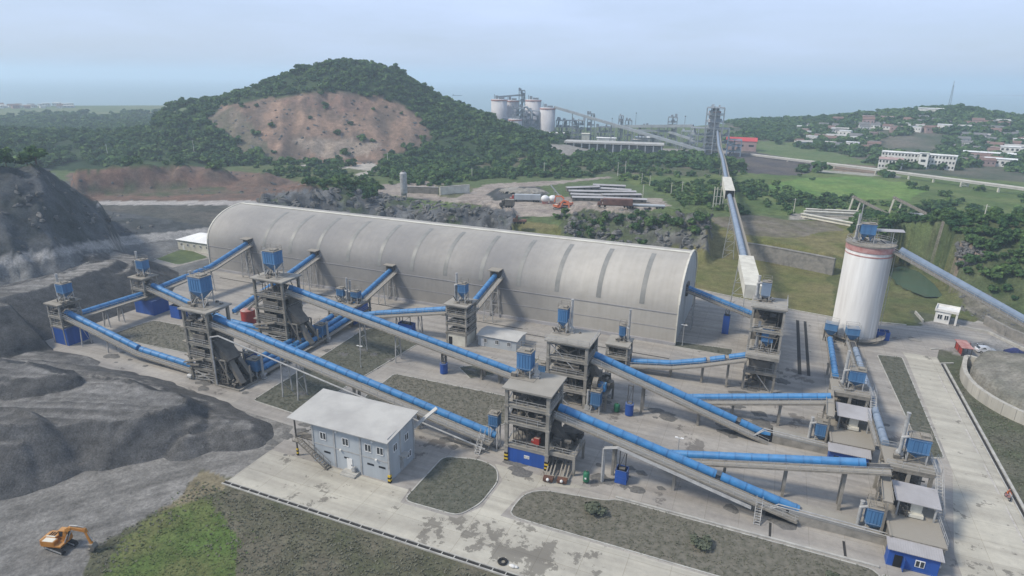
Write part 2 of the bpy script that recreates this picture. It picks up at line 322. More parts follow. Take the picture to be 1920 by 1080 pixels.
paint([(178,377),(480,376),(480,385),(178,384)], (.33,.31,.29), hard=True)
paint([(0,480),(150,457),(290,436),(400,424),(410,442),(300,452),(160,472),(0,500),(-600,540),(-600,520)], (.30,.29,.275), 0, (.24,.235,.225), 8)
paint([(640,312),(700,305),(712,316),(690,332),(662,328),(690,320),(655,316),(560,312),(560,309)], (.36,.33,.29), hard=True)
paint([(690,348),(800,338),(880,352),(930,345),(1000,342),(1140,330),(1146,334),(1010,350),(1000,372),(1080,368),(1240,372),(1260,385),(1200,398),(1090,396),(1020,408),(940,405),(920,385),(780,372),(690,362)], (.30,.262,.225), 0, (.24,.205,.18), 10)
paint([(915,366),(935,352),(1010,350),(1030,368),(980,375),(930,378)], (.085,.085,.088), 0, (.05,.055,.05), 4)
paint([(820,348),(880,345),(890,358),(860,370),(822,366)], (.115,.12,.07))
paint([(940,410),(1060,425),(1300,435),(1330,410),(1560,415),(1690,425),(1700,560),(1560,605),(1480,590),(1300,545),(1290,500),(960,440)], (.115,.122,.045), 0, (.165,.148,.07), 9)
paint([(1330,408),(1400,404),(1560,418),(1580,430),(1480,445),(1380,440)], (.17,.15,.12), 0, (.13,.12,.08), 6)
paint([(1560,480),(1800,520),(1830,600),(1740,615),(1560,600)], (.085,.10,.04), 0, (.11,.11,.05), 6)
paint([(1480,400),(1720,402),(1930,410),(1930,416),(1700,412),(1480,412)], (.27,.25,.22), hard=True)
paint([(1640,425),(1930,405),(1930,640),(1840,600),(1770,530),(1690,500)], (.05,.075,.03), 0, (.085,.10,.05), 6)
paint([(1640,440),(1700,425),(1740,440),(1720,490),(1670,492)], (.15,.13,.09), 0, (.08,.095,.045), 3)
paint([(1690,450),(1740,440),(1800,452),(1850,465),(1830,495),(1800,505),(1740,500),(1700,480)], (.26,.20,.165), 0, (.16,.135,.11), 4)
paint([(1780,530),(1850,550),(1920,590),(1930,660),(1860,620),(1800,580)], (.20,.185,.155), 0, (.11,.105,.08), 3)
for rk, col in ((ROCK1, (.14,.145,.15)), (ROCK2, (.12,.125,.13)), (ROCK3, (.17,.168,.155))):
    p0 = [(p[0], p[1]-2) for p in rk]; p1 = [(p[0], p[1]+60) for p in rk][::-1]
    m = inpoly(jx, jy, p0+p1) & (TZ > 1.2); t = np.clip(.5+fbm(TX, TY, 5, 4, 60)*3, 0, 1)[..., None]
    c = np.array(col)*(1-t)+np.array(col)*.5*t; gt = np.clip((fbm(TX, TY, 13, 3, 61)+(.06 if rk is ROCK3 else -.06))*9, 0, 1)[..., None]*.8; c = c*(1-gt)+np.array((.06,.08,.035))*gt; COLR[m] = c[m]
# near ground: gravel on the left, dry grass in front and on the right
nearg = DD < 215
lg = (TU < -58) & (TU > -420) & (TV < 60) & nearg; t = np.clip(.5+fbm(TX, TY, 30, 4, 70)*2, 0, 1)[..., None]
cg = np.array((.225,.215,.198))*(1-t)+np.array((.165,.16,.15))*t
ga, gb = G(0, 1010), G(430, 872); ta = math.atan2(gb[1]-ga[1], gb[0]-ga[0]); al = TX*math.cos(ta)+TY*math.sin(ta); ac = -TX*math.sin(ta)+TY*math.cos(ta)+3*np.sin(al/17)
trk = (1-np.abs(2*vnoise(al/26, ac/1.25, 130)-1))**3; trk2 = (1-np.abs(2*vnoise(al/40, ac/2.6, 131)-1))**2; cg = cg*(.92-.34*trk+.22*trk2)[..., None]; COLR[lg] = cg[lg]
fg = nearg & (TV < -87) & (inpoly(jx, jy, [(440,895),(380,880),(330,935),(250,985),(170,1030),(150,1100),(-100,1700),(2600,1700),(2200,1100)]))
t = np.clip(.5+fbm(TX, TY, 5, 4, 71)*2.6, 0, 1)[..., None]; cg = np.array((.125,.115,.085))*(1-t)+np.array((.085,.09,.055))*t; COLR[fg] = cg[fg]
gp = fg & inpoly(jx+fbm(TX, TY, 5, 3, 150)*110, jy+fbm(TX, TY, 5, 3, 151)*60, [(300,935),(380,925),(440,985),(430,1100),(200,1120),(190,1050),(250,1000)]); cg = np.array((.085,.13,.038))*(1-t)+np.array((.12,.13,.055))*t; COLR[gp] = cg[gp]
dg = fg & inpoly(jx, jy, [(340,890),(400,880),(440,905),(380,930),(290,965)]); COLR[dg] = (.19,.165,.11)
rg_ = nearg & (TU > 61) & (TV > -89) & (TV < 60); cg = np.array((.115,.112,.085))*(1-t)+np.array((.08,.09,.055))*t; COLR[rg_] = cg[rg_]
mm = inpoly(TU, TV, MOUND); cg = np.array((.21,.20,.175))*(1-t)+np.array((.14,.14,.115))*t; COLR[mm] = cg[mm]
park = nearg & inpoly(TU, TV, [(62,46),(72,54),(82,52),(100,38),(100,26),(77,24),(70,21),(63,27)]); COLR[park] = (.25,.24,.225)
nr, nc = TX.shape; idx = np.arange(nr*nc).reshape(nr, nc)
q = np.stack([idx[:-1, :-1], idx[:-1, 1:], idx[1:, 1:], idx[1:, :-1]], -1).reshape(-1, 4)
def npmesh(name, co, quads, mats, parent=None, smooth=True, col=None, k=4):
    me = bpy.data.meshes.new(name); me.vertices.add(len(co)); me.vertices.foreach_set('co', np.ascontiguousarray(co, np.float32).ravel())
    me.loops.add(quads.size); me.loops.foreach_set('vertex_index', quads.ravel().astype(np.int32)); me.polygons.add(len(quads))
    me.polygons.foreach_set('loop_start', np.arange(0, quads.size, k, dtype=np.int32)); me.polygons.foreach_set('loop_total', np.full(len(quads), k, np.int32))
    me.polygons.foreach_set('use_smooth', np.full(len(quads), smooth)); me.update(calc_edges=True)
    if col is not None:
        a = me.color_attributes.new('Col', 'FLOAT_COLOR', 'POINT'); a.data.foreach_set('color', np.concatenate([col, np.ones((len(col), 1))], 1).astype(np.float32).ravel())
    for m in (mats if isinstance(mats, list) else [mats]): me.materials.append(m)
    me.validate(); o = bpy.data.objects.new(name, me); COL.objects.link(o)
    if parent: o.parent = parent
    return o
def groundmat(name, lo=.6, hi=1.35, s1=.25, s2=1.6, bump=.5):
    m = bpy.data.materials.new(name); n, l = nodes(m); b = n["Principled BSDF"]; b.inputs['Roughness'].default_value = .95; b.inputs['Specular IOR Level'].default_value = .1
    a = n.new("ShaderNodeAttribute"); a.attribute_name = 'Col'; geo = n.new("ShaderNodeNewGeometry")
    prev = a.outputs['Color']
    for s, d in ((s1, 6), (s2, 6)):
        t = n.new("ShaderNodeTexNoise"); t.inputs['Scale'].default_value = s; t.inputs['Detail'].default_value = d; t.inputs['Roughness'].default_value = .7; l.new(geo.outputs['Position'], t.inputs[0])
        mr = n.new("ShaderNodeMapRange"); mr.inputs[1].default_value = .3; mr.inputs[2].default_value = .7; mr.inputs[3].default_value = lo; mr.inputs[4].default_value = hi; l.new(t.outputs[0], mr.inputs[0])
        mu = n.new("ShaderNodeMixRGB"); mu.blend_type = 'MULTIPLY'; mu.inputs[0].default_value = 1; l.new(prev, mu.inputs[1]); l.new(mr.outputs[0], mu.inputs[2]); prev = mu.outputs[0]
    l.new(prev, b.inputs['Base Color'])
    bp = n.new("ShaderNodeBump"); bp.inputs['Strength'].default_value = bump; bp.inputs['Distance'].default_value = .4; l.new(t.outputs[0], bp.inputs['Height']); l.new(bp.outputs[0], b.inputs['Normal'])
    return m
GM = groundmat('ground soil and grass', .64, 1.34, .3, 1.9, .6)
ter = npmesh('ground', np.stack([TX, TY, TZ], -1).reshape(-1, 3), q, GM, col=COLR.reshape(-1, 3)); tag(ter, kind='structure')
def hgt(x, y): return float(height(np.array([float(x)]), np.array([float(y)]))[0])
# sea
sm = bpy.data.materials.new('sea water'); n, l = nodes(sm); b = n["Principled BSDF"]; b.inputs['Base Color'].default_value = (.19, .27, .295, 1); b.inputs['Roughness'].default_value = .5; b.inputs['Specular IOR Level'].default_value = .35
t = n.new("ShaderNodeTexNoise"); t.inputs['Scale'].default_value = .05; t.inputs['Detail'].default_value = 6; g = n.new("ShaderNodeNewGeometry"); l.new(g.outputs['Position'], t.inputs[0])
bp = n.new("ShaderNodeBump"); bp.inputs['Strength'].default_value = .3; bp.inputs['Distance'].default_value = 2; l.new(t.outputs[0], bp.inputs['Height']); l.new(bp.outputs[0], b.inputs['Normal'])
sea = MB().add([(-16000,500,-4),(16000,500,-4),(16000,15000,-4),(-16000,15000,-4)], [(0,1,2,3)]).build('sea', sm); tag(sea, kind='structure')
pond = MB(); P = [(p[0], p[1], -.12) for p in POND]; pond.add(P, [tuple(range(len(P)))]); pm = mat('pond water', (.055,.10,.075), .2, (.06,.085,.055), .2, spec=.5); o = pond.build('pond_water', pm); tag(o, kind='structure')
# ------------------------------------------------------------------ yard sheets
cm = bpy.data.materials.new('yard concrete'); n, l = nodes(cm); b = n["Principled BSDF"]; b.inputs['Roughness'].default_value = .85; b.inputs['Specular IOR Level'].default_value = .2
tcn = n.new("ShaderNodeTexCoord")
def nzn(s, d=7, ro=.62):
    t = n.new("ShaderNodeTexNoise"); t.inputs['Scale'].default_value = s; t.inputs['Detail'].default_value = d; t.inputs['Roughness'].default_value = ro; l.new(tcn.outputs['Object'], t.inputs[0]); return t
def ramp(inp, p0, p1, c0, c1):
    r = n.new("ShaderNodeValToRGB"); r.color_ramp.elements[0].position = p0; r.color_ramp.elements[1].position = p1; r.color_ramp.elements[0].color = (*c0, 1); r.color_ramp.elements[1].color = (*c1, 1); l.new(inp, r.inputs[0]); return r.outputs[0]
def mixc(f, a, c, mode='MIX'):
    m = n.new("ShaderNodeMixRGB"); m.blend_type = mode
    (l.new(f, m.inputs[0]) if not isinstance(f, float) else setattr(m.inputs[0], 'default_value', f))
    for i, x in ((1, a), (2, c)):
        if isinstance(x, tuple): m.inputs[i].default_value = (*x, 1)
        else: l.new(x, m.inputs[i])
    return m.outputs[0]
def spots(inp, pts):   # spilled oil and sludge patches lie at these places
    out = inp
    for px_, py_, rr_, am_ in pts:
        v_ = n.new("ShaderNodeVectorMath"); v_.operation = 'DISTANCE'; l.new(tcn.outputs['Object'], v_.inputs[0]); v_.inputs[1].default_value = (px_, py_, 0)
        m_ = n.new("ShaderNodeMapRange"); m_.inputs[1].default_value = rr_; m_.inputs[2].default_value = rr_*.3; m_.inputs[3].default_value = 0; m_.inputs[4].default_value = am_; l.new(v_.outputs['Value'], m_.inputs[0])
        a_ = n.new("ShaderNodeMath"); a_.operation = 'ADD'; l.new(out, a_.inputs[0]); l.new(m_.outputs[0], a_.inputs[1]); out = a_.outputs[0]
    return out
base = ramp(nzn(.05, 5).outputs[0], .35, .65, (.29, .275, .255), (.375, .35, .315))
base = mixc(1.0, base, ramp(nzn(.9, 8, .7).outputs[0], .3, .7, (.82, .82, .82), (1.08, 1.07, 1.05)), 'MULTIPLY')
soot = ramp(nzn(.045, 6, .6).outputs[0], .52, .66, (0, 0, 0), (.55, .55, .55)); base = mixc(soot, base, (.215, .212, .208))
blot = ramp(spots(nzn(.22, 9, .68).outputs[0], [(-1, -64.5, 5, .14), (10, -45, 7, .13), (21, -33, 8, .12), (27, -27, 6, .10), (-40, -70, 8, .12), (-33, -63, 6, .13), (30, -6, 7, .14), (-88, -61, 10, .12), (-92, -38, 11, .12), (-4, -41, 6, .12), (8, -63, 6, .1), (58, 30, 5, .12), (46, -30, 6, .13), (-108, -36, 6, .1)]), .635, .66, (0, 0, 0), (.8, .8, .8)); base = mixc(blot, base, (.135, .125, .115))
mpt = n.new("ShaderNodeMapping"); mpt.inputs['Scale'].default_value = (.03, .5, 1); l.new(tcn.outputs['Object'], mpt.inputs[0]); ttk = n.new("ShaderNodeTexNoise"); ttk.inputs['Scale'].default_value = 1; ttk.inputs['Detail'].default_value = 6; l.new(mpt.outputs[0], ttk.inputs[0])
base = mixc(1.0, base, ramp(ttk.outputs[0], .38, .62, (.84, .83, .82), (1.05, 1.05, 1.04)), 'MULTIPLY')
bk = n.new("ShaderNodeTexBrick"); bk.inputs['Scale'].default_value = 1; bk.inputs['Mortar Size'].default_value = .035; bk.inputs['Brick Width'].default_value = 5; bk.inputs['Row Height'].default_value = 4.2; bk.offset = 0
bk.inputs['Color1'].default_value = (1, 1, 1, 1); bk.inputs['Color2'].default_value = (.93, .93, .94, 1); bk.inputs['Mortar'].default_value = (.72, .70, .68, 1); l.new(tcn.outputs['Object'], bk.inputs[0])
base = mixc(1.0, base, bk.outputs[0], 'MULTIPLY'); l.new(base, b.inputs['Base Color'])
def sheet(name, poly, z, m, label=None, cat=None, kind='structure', kerb=None, sub=False):
    mb = MB(); cx_, cy_ = poly[0]; mb.add([(p[0], p[1], 0) for p in poly], [tuple(range(len(poly)))])
    o = mb.build(name, m, loc=(O[0], O[1], z), rot=ANG); tag(o, label, cat, None, kind); return o
sheet('concrete_yard', [(-160,-66),(-160,22),(-205,22),(-205,1),(-200,1),(-174,-4),(-168,42),(-30,50),(-2,50),(27,41.5),(40,39.3),(58,41.5),(64,44),(72,46),(78,55),(83,50),(76,38),(70,32),(63,25.5),(61.6,19.8),(61.6,-200),(46,-200),(46,-89.4),(-60.3,-89.4),(-60.3,-76),(-62,-71)], .03, cm)
fm = bpy.data.materials.new('front road concrete'); n, l = nodes(fm); b = n["Principled BSDF"]; b.inputs['Roughness'].default_value = .85; tcn = n.new("ShaderNodeTexCoord")
base = ramp(nzn(.08, 6).outputs[0], .35, .65, (.46, .435, .37), (.37, .35, .30)); base = mixc(1.0, base, ramp(nzn(.8, 8, .7).outputs[0], .3, .7, (.85, .85, .85), (1.06, 1.06, 1.05)), 'MULTIPLY')
blot = ramp(spots(nzn(.24, 10, .72).outputs[0], [(-20, -84.5, 7, .11), (-10, -83.5, 8, .115), (-2, -86.5, 7, .11), (57, -66, 9, .08), (-45, -84, 7, .06)]), .60, .62, (0, 0, 0), (.85, .85, .85)); base = mixc(blot, base, (.16, .148, .125))
mpt = n.new("ShaderNodeMapping"); mpt.inputs['Scale'].default_value = (.03, .5, 1); l.new(tcn.outputs['Object'], mpt.inputs[0]); ttk = n.new("ShaderNodeTexNoise"); ttk.inputs['Scale'].default_value = 1; ttk.inputs['Detail'].default_value = 6; l.new(mpt.outputs[0], ttk.inputs[0])
base = mixc(1.0, base, ramp(ttk.outputs[0], .38, .62, (.84, .83, .82), (1.05, 1.05, 1.04)), 'MULTIPLY')
bk = n.new("ShaderNodeTexBrick"); bk.inputs['Scale'].default_value = 1; bk.inputs['Mortar Size'].default_value = .035; bk.inputs['Brick Width'].default_value = 6; bk.inputs['Row Height'].default_value = 5; bk.offset = 0
bk.inputs['Color1'].default_value = (1, 1, 1, 1); bk.inputs['Color2'].default_value = (.95, .95, .95, 1); bk.inputs['Mortar'].default_value = (.7, .68, .64, 1); l.new(tcn.outputs['Object'], bk.inputs[0])
base = mixc(1.0, base, bk.outputs[0], 'MULTIPLY'); l.new(base, b.inputs['Base Color'])
sheet('front_road', [(-60.2,-89.3),(45.9,-89.3),(45.9,-78.9),(-14.5,-78.9),(-13.5,-72),(-11,-69.2),(-3,-66.5),(-21,-66.5),(-17.8,-70.5),(-18,-78),(-20.5,-82.2),(-30.6,-82.4),(-31,-79),(-60.2,-79)], .045, fm)
sheet('main_road', [(54,20),(61.4,19.6),(61.4,-200),(50,-200),(49.5,-60),(54,-36),(54.4,16)], .045, fm)
lm = mat('road line paint', (.48,.45,.41), .8, (.30,.28,.26), 1.2)
for k in range(9): tag(sheet('road_line', [(59.6,8-k*13),(59.85,8-k*13),(59.85,-1.5-k*13),(59.6,-1.5-k*13)], .053, lm), kind='structure')
gmats = groundmat('plot grass', .6, 1.4, .5, 3.0, .8)
def plot(poly, c1, c2, seed, z=.09, step=.9):
    us = [p[0] for p in poly]; vs = [p[1] for p in poly]
    mb = MB().add([(p[0], p[1], 0) for p in poly], [tuple(range(len(poly)))])
    o = mb.build('grass_plot', PLM[seed], loc=(O[0], O[1], z), rot=ANG); tag(o, kind='structure'); PLOTS.append((poly, seed))
    kb = MB(); n_ = len(poly)
    for i in range(n_): kb.bar((*poly[i], -.02), (*poly[(i+1) % n_], -.02), .22, .18)
    tag(kb.build('kerb', M['kerb'], loc=(O[0], O[1], z-.02), rot=ANG), kind='structure')
PLOTS = []
PLM = {1: mat('dry plot turf', (.155,.143,.115), .95, (.085,.084,.062), .9, bump=.8), 2: mat('dark plot turf', (.115,.114,.09), .95, (.06,.066,.048), 1.0, bump=.8),
       3: mat('green plot turf', (.095,.125,.05), .95, (.06,.085,.035), .3, bump=.8)}
def rnd(poly, r=2.2):   # round the corners
    out = []; n_ = len(poly)
    for i in range(n_):
        p = Vector(poly[i]); a = Vector(poly[i-1]); c = Vector(poly[(i+1) % n_]); da = (a-p); dc = (c-p); ra = min(r, da.length*.45); rc = min(r, dc.length*.45)
        A = p+da.normalized()*ra; C = p+dc.normalized()*rc
        for t in (0, .33, .67, 1): out.append(tuple(A*(1-t)**2+p*2*t*(1-t)+C*t*t))
    return out
plot(rnd([(-137,-55.5),(-136,-42.5),(-107,-41.5),(-106,-54.5)]), 0, 0, 1)
plot(rnd([(-77,-66.2),(-64,-67.2),(-60.5,-24),(-75,-19),(-79,-25)], 1), 0, 0, 2)
plot(rnd([(-56.5,-56),(-56.8,-43.4),(-27.6,-42.8),(-24.5,-53.5),(-27,-55.8)], 1.2), 0, 0, 1)
plot(rnd([(-30.4,-81.8),(-30.4,-68.2),(-24,-66.5),(-20.2,-67.5),(-18.4,-71),(-18.6,-77.5),(-20.5,-81.6)], 1.5), 0, 0, 2)
plot(rnd([(-13.6,-78.4),(-13.2,-72.5),(-10.8,-70.2),(-4,-69.2),(0,-68.6),(1,-67.6),(39,-68.3),(39,-78.5)], 2.0), 0, 0, 1)
plot(rnd([(39.2,-69),(39.2,-78.5),(45.5,-78.5),(45.5,-69)], .4), 0, 0, 1)
plot(rnd([(-2,-.6),(0,2.6),(14,3.6),(14,-.9)], .5), 0, 0, 2)
plot(rnd([(47.8,15.2),(53.4,16),(53.5,-31.8),(50.2,-33)], .8), 0, 0, 2)
plot(rnd([(-201,3),(-199,19),(-173,11),(-175,-1)], 2), 0, 0, 3)
plot(rnd([(-44.8,-34.4),(-40.5,-30.6),(-34,-33),(-39.7,-38.6)], .5), 0, 0, 2)
plot(rnd([(-33,-22.2),(-20,-22.6),(-20,-28),(-33,-27)], .5), 0, 0, 2)
# drains and kerbs along the roads
kb = MB(); kb.b2((-60.5,-90.25,-.1), (60,-90.05,.22)); kb.b2((-60.5,-89.45,-.1), (60,-89.3,.2)); kb.mat(1); kb.b2((-60.5,-90.05,-.1), (60,-89.45,.07))
for k in range(60): kb.mat(0).b2((-59+k*2.0,-90.05,.0), (-58.85+k*2.0,-89.45,.14))
tag(kb.build('drain_kerb', [M['kerb'], M['ditch']], loc=(O[0], O[1], 0), rot=ANG), kind='structure')
kb = MB(); kb.b2((61.3,-120,-.1), (61.5,15.5,.2)); kb.b2((62.05,-120,-.1), (62.5,15.5,.3)); kb.mat(1).b2((61.5,-120,-.1), (62.05,15.5,.06))
tag(kb.build('roadside_kerb', [M['kerb'], M['ditch']], loc=(O[0], O[1], 0), rot=ANG), kind='structure')
kb = MB()
for a, c in (((61.5,15.6),(64.5,17.2)), ((-2,50.3),(27,41.8)), ((27,41.8),(40,39.6)), ((40,39.6),(58,41.8)), ((61,24.8),(63,26)), ((1,-67.2),(39,-67.6))): kb.bar((*a, .1), (*c, .1), .35, .35)
tag(kb.build('edge_kerb', M['kerb'], loc=(O[0], O[1], 0), rot=ANG), kind='structure')
kb = MB().b2((29.2,-5,.02), (30,33,.07)); kb.b2((31.2,-5,.02), (31.9,33,.07))
tag(kb.build('drain_channel', M['ditch'], loc=(O[0], O[1], 0), rot=ANG), kind='structure')
kb = MB()
for u0, v0 in ((24.4,-67),(34.6,-67)): kb.b2((u0,v0,.035), (u0+.35,v0+3.4,.05))
kb.b2((-150,-6,.035), (-40,-5.6,.05)); kb.b2((-38,-9,.035), (0,-8.6,.05)); kb.b2((-62,-43,.035), (-61.7,-26,.05))
tag(kb.build('drain_slot', M['ditch'], loc=(O[0], O[1], 0), rot=ANG), kind='structure')
# ------------------------------------------------------------------ gravel stockpile
SU, SV = np.meshgrid(np.arange(-235, -55, .5), np.arange(-122, 4, .5))
nz1 = fbm(SU, SV, 14, 4, 90)*7; nz2 = fbm(SU, SV, 5, 3, 91)*1.6
def mesa(poly, h, sl): return h-np.maximum(pdist(SU, SV, poly)+nz1*.5+nz2*.7, 0)*sl
m1 = [GU(x, y, 6.0) for x, y in ((-140,846),(-60,840),(36,832),(70,806),(110,801),(155,795),(200,793),(240,785),(300,770),(345,755))]+[(-84,-78.2),(-94,-78.5),(-106,-80),(-118,-82),(-130,-84),(-150,-92),(-190,-118)]
z1 = mesa(m1, 6.0, .9); back = mesa([(-150,-78),(-120,-74),(-100,-73),(-88,-74.5),(-80,-76),(-72,-77.5),(-80,-82),(-120,-88),(-170,-110)], 2.4, .42)
z2 = mesa([(-159,-32),(-164,-48),(-168,-60),(-178,-75),(-240,-100),(-240,-30),(-205,-20),(-190,-19),(-172,-17)], 8.0, .72)
z3 = mesa([(-176,-30),(-190,-30),(-215,-50),(-240,-60),(-240,-40),(-210,-22),(-192,-20)], 10.5, .6)
z4 = mesa([(-205,-16),(-240,-26),(-240,0),(-212,-4)], 5.5, .6)
z5 = mesa([(-150,-84),(-158,-82),(-175,-90),(-200,-110),(-165,-96)], 7.2, .5)
z6 = np.maximum(mesa([(-75,-76.5),(-69,-75.5),(-66,-77.5),(-72,-80)], 2.0, .5), mesa([(-76,-84),(-74,-83.5),(-74.5,-85)], 2.2, .55))
m8 = [GU(x, y, 8.5) for x, y in ((-160,700),(-60,688),(0,680),(60,683),(118,700),(70,706),(-20,712),(-140,722))]; z8 = mesa(m8, 8.5, .75)
m9 = [GU(x, y, 7.6) for x, y in ((-180,790),(-60,776),(0,772),(50,778),(76,792),(30,798),(-60,806),(-180,816))]; z9 = mesa(m9, 7.6, .8)
m10 = [GU(x, y, 10) for x, y in ((-40,548),(20,536),(70,524),(120,512),(170,494),(215,488),(200,500),(120,530),(40,558),(-40,590))]; z10 = mesa(m10, 10, .7)
z7 = mesa([(-160,-70),(-152,-70),(-140,-72),(-128,-70.5),(-128,-73),(-150,-84),(-180,-92),(-180,-74)], 1.8, .3)
SZ = np.maximum.reduce([z1, back, z2, z3, z4, z5, z6, z7, z8, z9, z10])
rid = 1-np.abs(2*vnoise((SU*.8-SV*.2)/4.2, (SV+SU*.35)/26, 95)-1)
on = sstep(.3, 2.5, SZ)
g0x, g0y = np.gradient(SZ, .5); slp = sstep(.35, .6, np.hypot(g0x, g0y)); SZ = SZ+on*(fbm(SU, SV, 7, 4, 96)*.7+fbm(SU, SV, 2.0, 3, 98)*.35+(rid-.5)*1.7*slp+(1-slp)*(np.abs(2*vnoise((SU+SV*.6)/30, (SV-SU*.35)/1.6, 99)-1)-.5)*.35)
lim = np.where(SV > -66.5, np.clip((-148.0-SU)*.8, -1, 20), 20); lim = np.maximum(lim, np.clip((-66.5-SV)*.8, -1, 20)); SZ = np.minimum(SZ, lim)
SX = O[0]+UU[0]*SU+VV[0]*SV; SY = O[1]+UU[1]*SU+VV[1]*SV
keep = SZ > -.25
gz = np.zeros(SZ.shape); SZ = np.where(keep, np.maximum(SZ, -.3), -.3)
nr, nc = SX.shape; idx = np.arange(nr*nc).reshape(nr, nc); q = np.stack([idx[:-1, :-1], idx[:-1, 1:], idx[1:, 1:], idx[1:, :-1]], -1).reshape(-1, 4)
kq = (SZ.ravel()[q] > -.25).any(1); q = q[kq]
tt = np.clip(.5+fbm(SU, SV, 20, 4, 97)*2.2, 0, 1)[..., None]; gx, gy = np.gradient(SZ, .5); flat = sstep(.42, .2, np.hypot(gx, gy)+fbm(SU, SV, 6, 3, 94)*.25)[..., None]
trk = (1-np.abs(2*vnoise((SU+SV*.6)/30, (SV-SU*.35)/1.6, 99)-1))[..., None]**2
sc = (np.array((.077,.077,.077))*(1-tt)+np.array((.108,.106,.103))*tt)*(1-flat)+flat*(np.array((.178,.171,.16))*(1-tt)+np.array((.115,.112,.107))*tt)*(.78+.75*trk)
used = np.unique(q); remap = np.full(nr*nc, -1); remap[used] = np.arange(len(used))
o = npmesh('gravel_stockpile', np.stack([SX, SY, SZ], -1).reshape(-1, 3)[used], remap[q], groundmat('crushed gravel', .62, 1.4, .5, 3.5, .9), col=sc.reshape(-1, 3)[used])
tag(o, 'dark grey gravel stockpile heaped beside the concrete yard', 'gravel heap', None, 'stuff')
